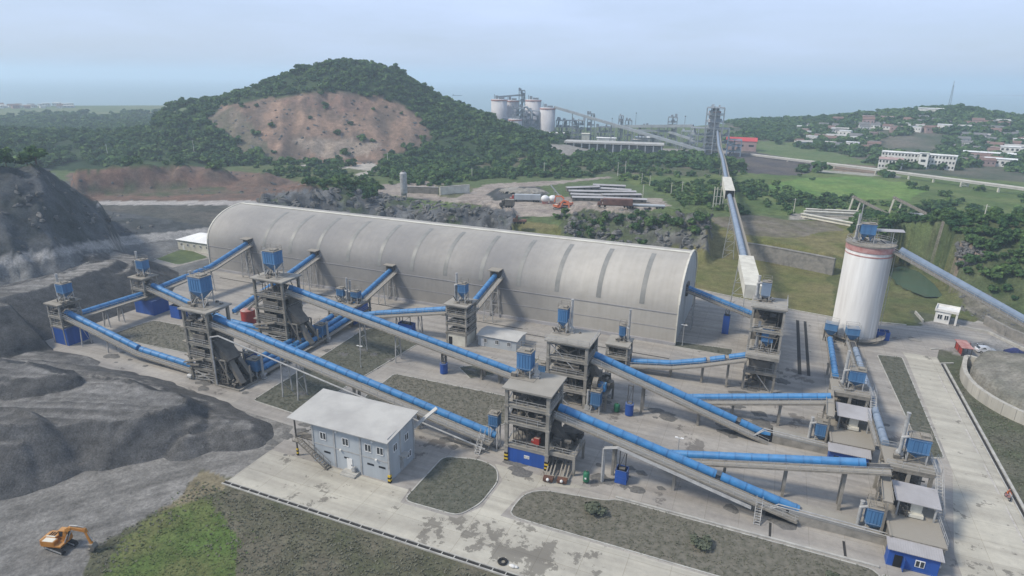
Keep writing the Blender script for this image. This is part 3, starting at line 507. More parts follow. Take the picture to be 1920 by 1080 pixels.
# ================================================================== PLANT
def rel(p, r): return Vector((p[0]-r[0], p[1]-r[1], p[2]-r[2]))
def conveyor(label, pts, r=.7, gaps=(), walk=1, walkw=1.5, trestles=(), style='steel', cover='blue', group='blue covered belt conveyors', rails=True, ends=(0, 0), frame=True, gl=.9, name='belt_conveyor', rib=2.6, base=0.0):
    """pts: centre line of the round cover in plant coordinates"""
    r0 = (pts[0][0], pts[0][1], base); root = thing(name, label, 'conveyor', r0[0], r0[1], base, 0, group)
    L = [rel(p, r0) for p in pts]; segs = [(L[i], L[i+1]) for i in range(len(L)-1)]; lens = [(b-a).length for a, b in segs]; tot = sum(lens)
    def at(s):
        s = max(0, min(tot, s))
        for (a, b), ln in zip(segs, lens):
            if s <= ln+1e-6: d = (b-a).normalized(); return a+d*s, d
            s -= ln
        d = (segs[-1][1]-segs[-1][0]).normalized(); return segs[-1][1], d
    def fr(d):
        s = d.cross(Vector((0, 0, 1))).normalized(); return s, s.cross(d)
    knees = [0]; acc = 0
    for ln in lens: acc += ln; knees.append(acc)
    gs = sorted(gaps); cuts = []; s0 = ends[0]
    for g in gs: c = g*tot; cuts.append((s0, c-gl/2)); s0 = c+gl/2
    cuts.append((s0, tot-ends[1]))
    cov = MB(); nA = 12
    def ring(s, rr, dd=None):
        p, d = at(s); d = dd or d; sd_, n_ = fr(d)
        return [p+sd_*rr*math.cos(t)+n_*rr*math.sin(t) for t in [R(-38)+k*R(256)/nA for k in range(nA+1)]]
    for a, b in cuts:
        st = [a]+[k for k in knees if a < k < b]+[b]
        rings = []
        for s in st:
            if s in knees[1:-1]:
                i = knees.index(s); d = ((segs[i-1][1]-segs[i-1][0]).normalized()+(segs[i][1]-segs[i][0]).normalized()).normalized(); rings.append(ring(s, r, d))
            else: rings.append(ring(s, r))
        m_ = nA+1
        cov.add([p for rg in rings for p in rg], [(i*m_+k, (i+1)*m_+k, (i+1)*m_+k+1, i*m_+k+1) for i in range(len(rings)-1) for k in range(nA)])
        for rg in (rings[0], rings[-1]): cov.add(rg, [tuple(range(m_))])
        s = a+rib*.5
        while s < b:   # lap joint straps
            A = ring(s-.09, r+.05); B = ring(s+.09, r+.05); A0 = ring(s-.09, r-.02); B0 = ring(s+.09, r-.02)
            cov.mat(1).add(A+B+A0+B0, [(k, m_+k, m_+k+1, k+1) for k in range(nA)]+[(2*m_+k, k, k+1, 2*m_+k+1) for k in range(nA)]+[(m_+k, 3*m_+k, 3*m_+k+1, m_+k+1) for k in range(nA)]); cov.mat(0); s += rib
    cov.build('cover', [M[cover], M['bluejoint' if cover == 'blue' else cover]], root, True)
    if frame:
        fb = MB(); bl = MB(); wk = MB(); hr = MB()
        for (a, b), ln in zip(segs, lens):
            d = (b-a).normalized(); sd_, n_ = fr(d)
            for sg in (-1, 1): fb.bar(a+sd_*sg*(r+.05)-n_*(r*.62+.3), b+sd_*sg*(r+.05)-n_*(r*.62+.3), .14, .55, n_)
            k = 0.0
            while k < ln:
                p = a+d*k; fb.bar(p-sd_*(r+.05)-n_*(r*.62+.5), p+sd_*(r+.05)-n_*(r*.62+.5), .12, .12, n_); k += 2.4
            bl.bar(a-n_*(r*.62), b-n_*(r*.62), r*1.55, .1, n_)
            if walk:
                for sg in ((-1, 1) if walk == 2 else (walk,)):
                    c = sd_*(-sg)*(-1)*(r+.18+walkw/2); c = sd_*sg*(r+.18+walkw/2)
                    wk.bar(a+c-n_*(r*.62+.12), b+c-n_*(r*.62+.12), walkw, .07, n_); e = sd_*sg*(r+.18+walkw)
                    wk.bar(a+e-n_*(r*.62+.2), b+e-n_*(r*.62+.2), .08, .34, n_)
                    if rails:
                        up = Vector((0, 0, 1)); k = .5
                        while k < ln: p = a+d*k+e-n_*(r*.62); hr.bar(p, p+up*1.05, .055); k += 1.9
                        for h_ in (.55, 1.05): hr.bar(a+e-n_*(r*.62)+up*h_, b+e-n_*(r*.62)+up*h_, .06)
        fb.build('frame', M['walk'], root); bl.build('belt', M['belt'], root)
        if walk:
            wk.build('walkway', M['walk'], root)
            if rails: hr.build('handrail', M['galv'], root)
    for t in trestles:
        f, kind = t if isinstance(t, tuple) else (t, style)
        p, d = at(f*tot); h_ = p.z-(r*.62+.6)
        if h_ < .5: continue
        dh = Vector((d.x, d.y, 0)).normalized(); sd_ = Vector((dh.y, -dh.x, 0)); tb = MB()
        if kind == 'concrete':
            q_ = p.copy()
            for sg in (-1, 1): c = p+sd_*sg*(r+.1); tb.bar((c.x, c.y, -.2), (c.x, c.y, h_), .45, .45, dh)
            tb.bar(p+sd_*(r+.5)-Vector((0, 0, r*.62+.75)), p-sd_*(r+.5)-Vector((0, 0, r*.62+.75)), .4, .45)
            if h_ > 6:
                c1 = Vector((p.x, p.y, h_*.5)); tb.bar(c1+sd_*(r+.1), c1-sd_*(r+.1), .35, .4)
            tb.build('trestle', M['concrete'], root)
        else:
            lo = r+.15+h_*.06; fl = [Vector((p.x, p.y, 0))+sd_*sg*lo for sg in (-1, 1)]; tp = [Vector((p.x, p.y, h_))+sd_*sg*(r+.05) for sg in (-1, 1)]
            for a, b in zip(fl, tp): tb.bar(a, b, .22, .22, dh)
            nb = max(1, int(h_/3.2))
            for k in range(nb):
                z0 = k/nb; z1 = (k+1)/nb; tb.bar(fl[0].lerp(tp[0], z0), fl[1].lerp(tp[1], z1), .1); tb.bar(fl[0].lerp(tp[0], z1), fl[1].lerp(tp[1], z1), .12)
            tb.build('trestle', M['galv'], root)
    return root
def rail(mb, pts, z, h=1.05, step=2.0, th=.06):
    for a, b in zip(pts[:-1], pts[1:]):
        a = Vector((*a, z)); b = Vector((*b, z)); n_ = max(1, int((b-a).length/step))
        for k in range(n_+1): p = a.lerp(b, k/n_); mb.bar(p, p+Vector((0, 0, h)), th)
        for hh in (.55, 1.05): mb.bar(a+Vector((0, 0, hh)), b+Vector((0, 0, hh)), th)
def junk(mb, x0, x1, y0, y1, z0, z1, n_, seed):
    rs = random.Random(seed); n_ = int(n_*1.8)
    for k in range(n_):   # thin pipes, beams and brackets
        a = rs.uniform(x0, x1); b = rs.choice((y0*1.15, y1*1.1, rs.uniform(y0, y1))); c = rs.uniform(z0, z1); t = rs.random()
        if t < .4: mb.bar((a, b, z0-.2), (a, b, z1+.3), .12)
        elif t < .7: mb.bar((a, b, c), (rs.uniform(x0, x1)*1.1, b, c+rs.uniform(-.2, .2)), .14, .2)
        else: mb.bar((a, b, z0), (rs.uniform(x0, x1), b, z1), .12, .16)
    for k in range(n_):
        a = rs.uniform(x0, x1); b = rs.uniform(y0, y1); c = rs.uniform(z0, z1); t = rs.random(); sz = [rs.uniform(.4, 1.5) for _ in range(3)]
        if t < .45: mb.box((a, b, c), sz)
        elif t < .7: mb.tube((a-sz[0]/2, b, c), (a+sz[0]/2, b, c), sz[1]*.4, 10)
        elif t < .85: mb.bar((a, b, c-sz[0]), (min(max(a+rs.uniform(-2, 2), x0), x1), min(max(b+rs.uniform(-2, 2), y0), y1), c+sz[1]), .35, .5)
        else: mb.frustum((a, b), (.25, .25), (.75, .75), c-.6, c+.6)
def tower(label, u0, u1, v0, v1, top, levels, over=.7, colw=.5, cm_='concrete', mc='dusty', walls=(), braces=(), mach=(), rails=True, nu=2, nv=2, slabt=.3, name='transfer_tower', group='concrete transfer towers', seed=1, roofm=None):
    """levels: heights of the floor tops; top: height of the roof top. walls: (side, z0, z1, material, label)"""
    root = thing(name, label, 'transfer tower', (u0+u1)/2, (v0+v1)/2, 0, 0, group); hx = (u1-u0)/2; hy = (v1-v0)/2
    for i in range(nu):
        for j in range(nv):
            if 0 < i < nu-1 and 0 < j < nv-1: continue
            x = -hx+2*hx*i/(nu-1); y = -hy+2*hy*j/(nv-1); c = MB(); c.box((x, y, (top-slabt)/2-.1), (colw, colw, top-slabt+.2))
            for z in levels: c.box((x, y, z-.45), (colw+.24, colw+.24, .35))
            c.build('column', M[cm_], root)
    for z in levels:
        s = MB(); e = .25; s.b2((-hx-e, -hy-e, z-.22), (hx+e, hy+e, z))
        for sy in (-1, 1): s.bar((-hx, sy*hy, z-.45), (hx, sy*hy, z-.45), .36, .45)
        for sx in (-1, 1): s.bar((sx*hx, -hy, z-.45), (sx*hx, hy, z-.45), .36, .45)
        s.build('floor_slab', M[cm_], root)
    s = MB(); s.b2((-hx-over, -hy-over, top-slabt), (hx+over, hy+over, top))
    for sy in (-1, 1): s.bar((-hx, sy*hy, top-slabt-.22), (hx, sy*hy, top-slabt-.22), .36, .45)
    for sx in (-1, 1): s.bar((sx*hx, -hy, top-slabt-.22), (sx*hx, hy, top-slabt-.22), .36, .45)
    s.build('roof_slab', M[roofm or cm_], root)
    if mach:
        for k, (z0, z1, n_) in enumerate(mach):
            mb = MB(); junk(mb, -hx*.85, hx*.85, -hy*.85, hy*.85, z0+.4, z1-.6, n_, seed*31+k); mb.b2((-hx*.8, -hy*.8, z0+.02), (hx*.8, hy*.8, z0+.22)); mb.build('screening_machinery' if k % 2 else 'crushing_machinery', M['grime' if k % 2 else mc], root)
    if rails and levels:
        hr = MB()
        for z in levels: rail(hr, [(-hx-.2, -hy-.2), (hx+.2, -hy-.2), (hx+.2, hy+.2)], z)
        hr.build('handrail', M['galv'], root)
    for side, z0, z1, mm_, lab, *fr_ in walls:
        a, b = fr_[0] if fr_ else (0, 1); m_ = MB()
        if side in 'fb':
            y = (-hy if side == 'f' else hy); m_.b2((-hx+2*hx*a+.1, y-.09, z0), (-hx+2*hx*b-.1, y+.09, z1))
        else:
            x = (-hx if side == 'l' else hx); m_.b2((x-.09, -hy+2*hy*a+.1, z0), (x+.09, -hy+2*hy*b-.1, z1))
        o = m_.build('wall_panel', M[mm_], root)
        if lab: o['label'] = lab
    if braces:
        b_ = MB()
        for a, c in braces: b_.bar(a, c, .16)
        b_.build('brace', M['galv'], root)
    return root, hx, hy
def stairs(root, pts, wd=.8, name='staircase', m='galv'):
    mb = MB()
    for a, b in zip(pts[:-1], pts[1:]):
        a = Vector(a); b = Vector(b); d = (b-a); h_ = Vector((d.x, d.y, 0)); 
        s = Vector((-h_.y, h_.x, 0)).normalized()*wd/2 if h_.length > .01 else Vector((0, wd/2, 0))
        mb.bar(a+s, b+s, .1, .22); mb.bar(a-s, b-s, .1, .22)
        if abs(d.z) > .3:
            n_ = max(2, int(abs(d.z)/.28))
            for k in range(n_): p = a.lerp(b, (k+.5)/n_); mb.bar(p-s, p+s, .3, .06)
        else: mb.bar(a, b, wd, .08)
        for sg in (-1, 1):
            mb.bar(a+s*sg+Vector((0, 0, 1)), b+s*sg+Vector((0, 0, 1)), .06); n2 = max(1, int(d.length/1.6))
            for k in range(n2+1): p = a.lerp(b, k/n2)+s*sg; mb.bar(p, p+Vector((0, 0, 1)), .05)
    return mb.build(name, M[m], root)
def collector(label, u, v, z, wd=2.4, dp=2.2, h=2.6, hop=1.5, leg=1.6, stack=4.5, sx=-1, sy=0, rot=0, name='dust_collector', ds=True, cas='bluecas', hops=1, fan=True, group='blue bag dust collectors', stackr=.28, bent=True):
    root = thing(name, label, 'dust collector', u, v, z, rot, group); z0 = leg; z1 = leg+hop*.75; z2 = z1+h
    c = MB(); c.box((0, 0, (z1+z2)/2), (wd, dp, h)); c.box((0, 0, z2-.32), (wd+.18, dp+.18, .12)); c.box((0, 0, z1+.1), (wd+.14, dp+.14, .14))
    for k in range(1, 5): x = -wd/2+wd*k/5; c.box((x, -dp/2-.03, (z1+z2)/2), (.09, .1, h-.5)); c.box((x, dp/2+.03, (z1+z2)/2), (.09, .1, h-.5))
    for k in range(1, 4): y = -dp/2+dp*k/4; c.box((wd/2+.03, y, (z1+z2)/2), (.1, .09, h-.5)); c.box((-wd/2-.03, y, (z1+z2)/2), (.1, .09, h-.5))
    c.build('casing', M[cas], root)
    t = MB(); t.box((0, 0, z2+.06), (wd+.25, dp+.25, .12)); t.box((wd*.2, 0, z2+.25), (wd*.4, dp*.6, .28)); rail(t, [(-wd/2, -dp/2), (wd/2, -dp/2), (wd/2, dp/2), (-wd/2, dp/2), (-wd/2, -dp/2)], z2+.1, .95, 1.3, .05); t.build('top_platform', M['walk'], root)
    hb = MB()
    for k in range(hops):
        xc = -wd/2+wd*(k+.5)/hops; hb.frustum((xc, 0), (.2, .2), (wd/2/hops-.02, dp/2-.02), z1-hop, z1); hb.tube((xc, 0, z1-hop-.35), (xc, 0, z1-hop), .18)
    hb.build('hopper', M[cas], root)
    for a in (-1, 1):
        for b in (-1, 1):
            l_ = MB(); l_.bar((a*(wd/2-.1), b*(dp/2-.1), 0), (a*(wd/2-.1), b*(dp/2-.1), z1), .17); 
            if b < 0: l_.bar((a*(wd/2-.1), -dp/2+.1, .1), (a*(wd/2-.1), dp/2-.1, z1-.3), .09)
            l_.build('leg', M['galv'], root)
    if z > 2:
        f = MB(); rs = random.Random(int(u*10+v*7)); 
        for k in range(9):
            a, b_ = rs.uniform(-wd*.9, wd*.9), rs.uniform(-dp*.9, dp*.9); q_ = rs.uniform(.25, .8)
            if k % 3: f.box((a, b_, q_/2), (q_*1.3, q_, q_))
            else: f.tube((a, b_, .3), (a+rs.uniform(-1, 1), b_+rs.uniform(-1, 1), leg), .13, 7)
        for sg in (-1, 1): f.bar((sg*(wd/2-.1), -dp/2+.1, .1), (-sg*(wd/2-.1), -dp/2+.1, z1-.2), .1)
        f.b2((-wd*.9, -dp*.9, 0), (wd*.9, dp*.9, .06)); f.build('base_fittings', M['dusty'], root)
    if fan:
        f = MB(); fx = sx*(wd/2+.75); fy = sy*(dp/2+.75)-(.0 if sx else 0); f.box((fx, fy, .2), (1.3, .9, .25)); f.tube((fx, fy-.3, .85), (fx, fy+.3, .85), .55, 14); f.tube((fx, fy+.3, .85), (fx, fy+.95, .85), .25, 10); f.build('fan', M['galv'], root)
        s = MB(); s.tube((fx, fy, .9), (fx, fy, stack), stackr, 12); s.tube((fx, fy, stack), (fx, fy, stack+.08), stackr+.06, 12)
        for zz in (stack*.5, stack*.8): s.tube((fx, fy, zz), (fx, fy, zz+.1), stackr+.05, 12)
        s.build('stack', M['galv'], root)
        if ds:
            d = MB(); ex = sx*(wd/2+.25); d.pipe([(fx*1.02+sx*.15, fy-.55, 1.1), (fx*1.02+sx*.15, fy-.55, z2-.5), (ex*.6, fy*.4-.3, z2-.15)] if bent else [(fx, fy-.4, 1.1), (ex*.8, 0, z1+.6)], .24, 10); d.build('duct', M['galv'], root)
    return root
def tensioner(label, u, v, h=2.4, wd=1.8, dp=1.6, top=5.0, cyl=False, rot=0, lean=False):
    root = thing('belt_tensioner', label, 'counterweight', u, v, 0, rot, 'blue belt tension weights under the conveyors'); c = MB()
    if cyl: c.tube((0, 0, .15), (0, 0, h), wd/2, 16); c.tube((0, 0, h), (0, 0, h+.06), wd/2+.06, 16)
    else:
        for x in (-wd/2, wd/2): c.box((x, 0, h/2+.05), (.08, dp, h))
        for y in (-dp/2, dp/2): c.box((0, y, h/2+.05), (wd, .08, h))
        for z in (.2, h*.5, h): c.box((0, 0, z), (wd+.14, dp+.14, .1) if z != h else (.01, .01, .01))
        for x, y, a, b in ((0, -dp/2, wd+.14, .14), (0, dp/2, wd+.14, .14), (-wd/2, 0, .14, dp+.14), (wd/2, 0, .14, dp+.14)): c.box((x, y, h), (a, b, .14))
    c.build('guard_box', M['bluedeep'], root)
    g = MB()
    for x in (-wd*.28, wd*.28): g.bar((x, 0, .1), (x, 0, top), .14)
    g.bar((-wd*.28, 0, top-.2), (wd*.28, 0, top-.2), .14); g.box((0, 0, h*.62), (wd*.5, dp*.45, h*.9)); g.bar((-wd*.28, 0, h), (wd*.28, 0, top), .08)
    g.build('guide_frame', M['grime'], root); return root
# ---------------------------------------------------------------- storage hall
hall = thing('storage_hall', 'long grey barrel vaulted stockpile hall with dark translucent strips', 'storage hall', 0, 0, 0)
HW, HH, HL, EZ = 34.0, 20.6, 160.0, 9.0
def prof(n_=40):
    P = [(0, 0), (-.15, 4.5), (0, EZ)]
    for k in range(1, n_):
        t = math.pi*k/n_; P.append((HW/2-HW/2*math.cos(t)*(1.0), EZ+(HH-EZ)*math.sin(t)**.92))
    return P+[(HW, EZ), (HW+.15, 4.5), (HW, 0)]
PR = prof(); hm = bpy.data.materials.new('dusty hall sheeting'); n, l = nodes(hm); b = n["Principled BSDF"]; b.inputs['Roughness'].default_value = .7; tcn = n.new("ShaderNodeTexCoord")
base = ramp(nzn(.035, 5).outputs[0], .36, .62, (.425, .40, .355), (.335, .312, .275)); base = mixc(1.0, base, ramp(nzn(.3, 7).outputs[0], .3, .7, (.92, .92, .92), (1.05, 1.05, 1.05)), 'MULTIPLY')
mpn = n.new("ShaderNodeMapping"); mpn.inputs['Scale'].default_value = (1.1, .06, .05); l.new(tcn.outputs['Object'], mpn.inputs[0]); tn = n.new("ShaderNodeTexNoise"); tn.inputs['Scale'].default_value = 1.0; tn.inputs['Detail'].default_value = 5; l.new(mpn.outputs[0], tn.inputs[0])
base = mixc(1.0, base, ramp(tn.outputs[0], .40, .70, (1, 1, 1), (.93, .925, .91)), 'MULTIPLY')
# soot spread round each conveyor inlet: real dirt on the sheeting
for ux in (-141.8, -114, -85.5, -50.8):
    vm = n.new("ShaderNodeVectorMath"); vm.operation = 'DISTANCE'; ms = n.new("ShaderNodeMapping"); ms.inputs['Scale'].default_value = (.75, .8, .62); ms.inputs['Location'].default_value = (-ux*.75, 0, -11.5*.62); l.new(tcn.outputs['Object'], ms.inputs[0]); l.new(ms.outputs[0], vm.inputs[0]); vm.inputs[1].default_value = (0, 2.2, 0)
    ad = n.new("ShaderNodeMath"); ad.operation = 'ADD'; l.new(vm.outputs['Value'], ad.inputs[0]); tq = nzn(.4, 5); mq = n.new("ShaderNodeMath"); mq.operation = 'MULTIPLY'; mq.inputs[1].default_value = 7; l.new(tq.outputs[0], mq.inputs[0]); l.new(mq.outputs[0], ad.inputs[1])
    mr = n.new("ShaderNodeMapRange"); mr.inputs[1].default_value = 4.6; mr.inputs[2].default_value = 22; mr.inputs[3].default_value = .9; mr.inputs[4].default_value = 0; l.new(ad.outputs[0], mr.inputs[0]); base = mixc(mr.outputs[0], base, (.15, .148, .15))
l.new(base, b.inputs['Base Color']); bp = n.new("ShaderNodeBump"); bp.inputs['Strength'].default_value = .05; wv = n.new("ShaderNodeTexWave"); wv.inputs['Scale'].default_value = .6; l.new(tcn.outputs['Object'], wv.inputs[0]); l.new(wv.outputs['Fac'], bp.inputs['Height']); l.new(bp.outputs[0], b.inputs['Normal'])
sh = MB(); m_ = len(PR); cols = 40
V_ = [(-HL+HL*i/cols, y, z) for i in range(cols+1) for y, z in PR]; sh.add(V_, [(i*m_+k, (i+1)*m_+k, (i+1)*m_+k+1, i*m_+k+1) for i in range(cols) for k in range(m_-1)]); sh.build('roof_shell', hm, hall, True)
for x, nm in ((0, 'gable_wall'), (-HL, 'gable_wall')):
    gmb = MB(); n2 = len(PR); xx = x-.06 if x == 0 else x+.06; gmb.add([(xx, y, z) for y, z in PR], [tuple(range(n2))]); gmb.build(nm, M['ltgrey'], hall)
    rb = MB()
    for a, c in zip(PR[:-1], PR[1:]): rb.bar((x, a[0], a[1]+.02), (x, c[0], c[1]+.02), .5, .3, (0, 0, 1))
    rb.build('edge_trim', M['cream'], hall)
skm = mat('dirty translucent strip', (.19, .19, .175), .5, (.25, .245, .225), .3)
def normal_off(k, off):
    a = PR[max(0, k-1)]; c = PR[min(len(PR)-1, k+1)]; dx, dz = c[0]-a[0], c[1]-a[1]; L_ = math.hypot(dx, dz); return PR[k][0]-dz/L_*off, PR[k][1]+dx/L_*off
for px, py in ((497,492),(544,482),(595,488),(652,497),(711,505),(772,517),(834,526),(901,536),(971,545),(1043,556),(1121,567),(1202,580)):
    d = ray(px, py); t = ((O[0])*VV[0]+(O[1])*VV[1])/(d[0]*VV[0]+d[1]*VV[1]); uu = (d[0]*t-O[0])*UU[0]+(d[1]*t-O[1])*UU[1]
    sk = MB(); ks = list(range(3, 20)); A = [normal_off(k, .06) for k in ks]; sk.add([(uu-.62, y, z) for y, z in A]+[(uu+.62, y, z) for y, z in A], [(i, i+len(A), i+1+len(A), i+1) for i in range(len(A)-1)]); sk.build('translucent_strip', skm, hall, True)
bd = MB(); bd.bar((-HL, -.1, EZ-.3), (0, -.1, EZ-.3), .12, .16); bd.bar((-HL, -.2, 4.6), (0, -.2, 4.6), .08, .1); bd.b2((-HL, -.35, 0), (0, -.02, .9)); bd.build('panel_seam', M['rooflav'], hall)
rg = MB(); rg.bar((-HL, HW/2, HH+.12), (0, HW/2, HH+.12), 1.4, .12); rg.build('ridge_flashing', M['cream'], hall)
for ux, uz in ((-141.8, 11.7), (-114, 10.9), (-85.5, 9.7), (-50.8, 12.5)):
    hd = MB(); hd.b2((ux-1.7, -1.6, uz+1.35), (ux+1.7, 3.2, uz+1.6)); hd.mat(1); hd.b2((ux-1.45, -.4, uz-1.4), (ux+1.45, 2.2, uz+1.35)); hd.build('inlet_hood', [M['walk'], M['grime']], hall)
hd = MB(); hd.b2((-.1, 12.4, 9.6), (.5, 15.8, 13)); hd.build('outlet_opening', M['grime'], hall)
# ---------------------------------------------------------------- silo
silo = thing('cement_silo', 'tall white cylindrical silo with a faded red top band', 'silo', 43.2, 27, 0); SR, SH = 5.5, 26.0
wm = mat('streaked silo render', (.78, .77, .74), .75, (.62, .60, .57), .5, streak=True)
n, l = nodes(wm); b = n["Principled BSDF"]; prev = b.inputs['Base Color'].links[0].from_socket; tcn = n.new("ShaderNodeTexCoord")
mpn = n.new("ShaderNodeMapping"); mpn.inputs['Scale'].default_value = (1, 1, .03); l.new(tcn.outputs['Object'], mpn.inputs[0]); tn = n.new("ShaderNodeTexNoise"); tn.inputs['Scale'].default_value = .55; tn.inputs['Detail'].default_value = 7; l.new(mpn.outputs[0], tn.inputs[0])
sx = n.new("ShaderNodeSeparateXYZ"); l.new(tcn.outputs['Object'], sx.inputs[0]); mr = n.new("ShaderNodeMapRange"); mr.inputs[1].default_value = 0; mr.inputs[2].default_value = 5; l.new(sx.outputs[0], mr.inputs[0])
st_ = ramp(tn.outputs[0], .44, .60, (0, 0, 0), (.75, .75, .75)); mm = n.new("ShaderNodeMath"); mm.operation = 'MULTIPLY'; l.new(st_, mm.inputs[0]); l.new(mr.outputs[0], mm.inputs[1])  # dark upright streaks, fading in from the middle towards the right side
o2 = mixc(mm.outputs[0], prev, (.25, .235, .225)); l.new(o2, b.inputs['Base Color'])
MB().lathe((0, 0, 0), [(SR, 0), (SR, SH-2.6), (SR, SH-.3)], 48).build('silo_wall', wm, silo, True)
MB().lathe((0, 0, 0), [(SR+.02, SH-1.9), (SR+.16, SH-1.8), (SR+.16, SH-.35), (SR+.02, SH-.3)], 48).build('red_band', M['redband'], silo, True)
MB().lathe((0, 0, 0), [(SR+.02, SH-2.95), (SR+.07, SH-2.9), (SR+.07, SH-2.65), (SR+.02, SH-2.6)], 48).build('red_band', M['redband'], silo, True)
MB().lathe((0, 0, 0), [(.01, SH+.05), (SR+.35, SH+.05), (SR+.35, SH-.3), (SR-.1, SH-.32)], 48).build('roof_slab', M['walk'], silo)
hr = MB(); rail(hr, [((SR+.2)*math.cos(a), (SR+.2)*math.sin(a)) for a in [k*2*math.pi/24 for k in range(25)]][0:25], SH+.05, 1.05, 3); 
for k in range(60): hr.bar((SR+.5, -.3, k*.42+1), (SR+.5, .3, k*.42+1), .05)
for y in (-.3, .3): hr.bar((SR+.5, y, .5), (SR+.5, y, SH), .06)
hr.build('handrail', M['galv'], silo)
pl = MB(); pl.lathe((0, 0, 0), [(SR+.05, .02), (SR+.5, .02), (SR+.5, .5), (SR+.02, .55)], 48); pl.build('plinth', M['concdark'], silo)
fl = MB(); rail(fl, [((SR+2.0)*math.cos(a), (SR+2.0)*math.sin(a)) for a in [R(-125)+k*R(135)/9 for k in range(10)]], 1.3, 1.05, 3); fl.lathe((0,0,0), [(SR+.6, 1.2), (SR+2.1, 1.2), (SR+2.1, 1.32), (SR+.6, 1.32)], 48)
fl.build('loading_platform', M['walk'], silo)
collector('light blue collector on the roof of the white silo', 41.9, 26.0, SH+.05, 3.4, 2.4, 2.6, 1.4, 1.3, 7.2, -1, 0, 0, hops=2)
cn = thing('shelter_canopy', 'thin pale sheet canopy on posts on the silo roof', 'canopy', 45.9, 27.2, SH+.05); c = MB(); c.add([(-2, -1.6, 3.2), (4.2, -1.6, 3.5), (4.2, 1.8, 3.5), (-2, 1.8, 3.2), (-2, -1.6, 3.28), (4.2, -1.6, 3.58), (4.2, 1.8, 3.58), (-2, 1.8, 3.28)], [(0,3,2,1),(4,5,6,7),(0,1,5,4),(1,2,6,5),(2,3,7,6),(3,0,4,7)]); c.build('roof_sheet', M['rooflav'], cn)
for x in (-1.7, 1.8):
    for y in (-1.4, 1.6): MB().bar((x, y, 0), (x, y, 3.3), .12).build('post', M['galv'], cn)
ar = MB(); ar.tube((0, 0, 0), (0, 0, 9.5), .13, 8); ar.tube((0, 0, 0), (0, 0, .3), .4, 8); tag(ar.build('vent_pipe', M['galv'], loc=w(40.0, 27.6, SH+.05)), 'slim pale vent pipe standing on the silo roof edge', 'pipe')
for lab, uu, vv, ro in (('blue loading hopper at the left foot of the white silo', 37.2, 20.8, -.2), ('blue loading hopper at the front foot of the white silo', 42.0, 19.4, .1)):
    t = thing('loading_hopper', lab, 'hopper', uu, vv, 0, ro, 'blue loading hoppers at the silo foot'); c = MB(); c.box((0, 0, 4.0), (3.0, 2.4, 1.7)); c.frustum((0, 0), (.5, .5), (1.5, 1.2), 1.7, 3.15); c.box((0, 0, 4.9), (3.2, 2.6, .12)); c.box((0, 0, 3.2), (3.15, 2.55, .12)); c.build('casing', M['bluecas'], t)
    for x in (-1.4, 1.4):
        for y in (-1.1, 1.1): MB().bar((x, y, 0), (x, y, 3.2), .18).build('leg', M['grime'], t)
    c = MB(); rail(c, [(-1.5, -1.2), (1.5, -1.2), (1.5, 1.2), (-1.5, 1.2), (-1.5, -1.2)], 4.95); c.build('handrail', M['galv'], t)
    c = MB(); c.box((0, -1.6, 1.0), (1.6, 1.4, 1.2)); c.tube((-.9, -1.7, 1.1), (.9, -1.7, 1.1), .5); c.build('feeder', M['grime'], t)
t = thing('open_skip', 'deep blue open steel skip right of the white silo', 'skip', 50.2, 27.6, 0, .05); c = MB()
for x in (-1.5, 1.5): c.box((x, 0, 1.2), (.12, 2.2, 2.3))
for y in (-1.1, 1.1): c.box((0, y, 1.2), (3.1, .12, 2.3))
c.box((0, 0, .15), (3, 2.2, .1)); c.build('tub', M['bluedeep'], t); c = MB(); c.box((0, 0, .9), (2.85, 2.0, 1.3)); c.build('load', M['rust'], t)
# ---------------------------------------------------------------- transfer towers
def add(mb, name, m, root, label=None):
    o = mb.build(name, m, root)
    if label: o['label'] = label
    return o
t1, hx, hy = tower('small concrete tower on a blue base at the far left end', -144.4, -140.2, -63.3, -58.4, 10.8, [4.9, 7.6], .55, .35, seed=1, mach=[(5, 7.4, 4), (7.6, 10, 4)], roofm='walk')
add(MB().b2((-hx-.5, -hy-.1, 0), (hx+.9, hy+.6, 4.5)).b2((-hx-.6, -hy-.2, 4.3), (hx+1, hy+.7, 4.45)), 'base_housing', M['bluedeep'], t1)
t2, hx, hy = tower('small concrete tower on a blue base beside the gravel heap', -146.0, -141.2, -39.6, -35.4, 10.6, [4.8, 7.4], .55, .35, seed=2, mach=[(5, 7.2, 4), (7.4, 10, 4)], roofm='walk')
add(MB().b2((-hx+.1, -hy-.3, 0), (hx+2.6, hy+.6, 4.2)).b2((-hx, -hy-.4, 4.0), (hx+2.7, hy+.7, 4.15)), 'base_housing', M['bluedeep'], t2)
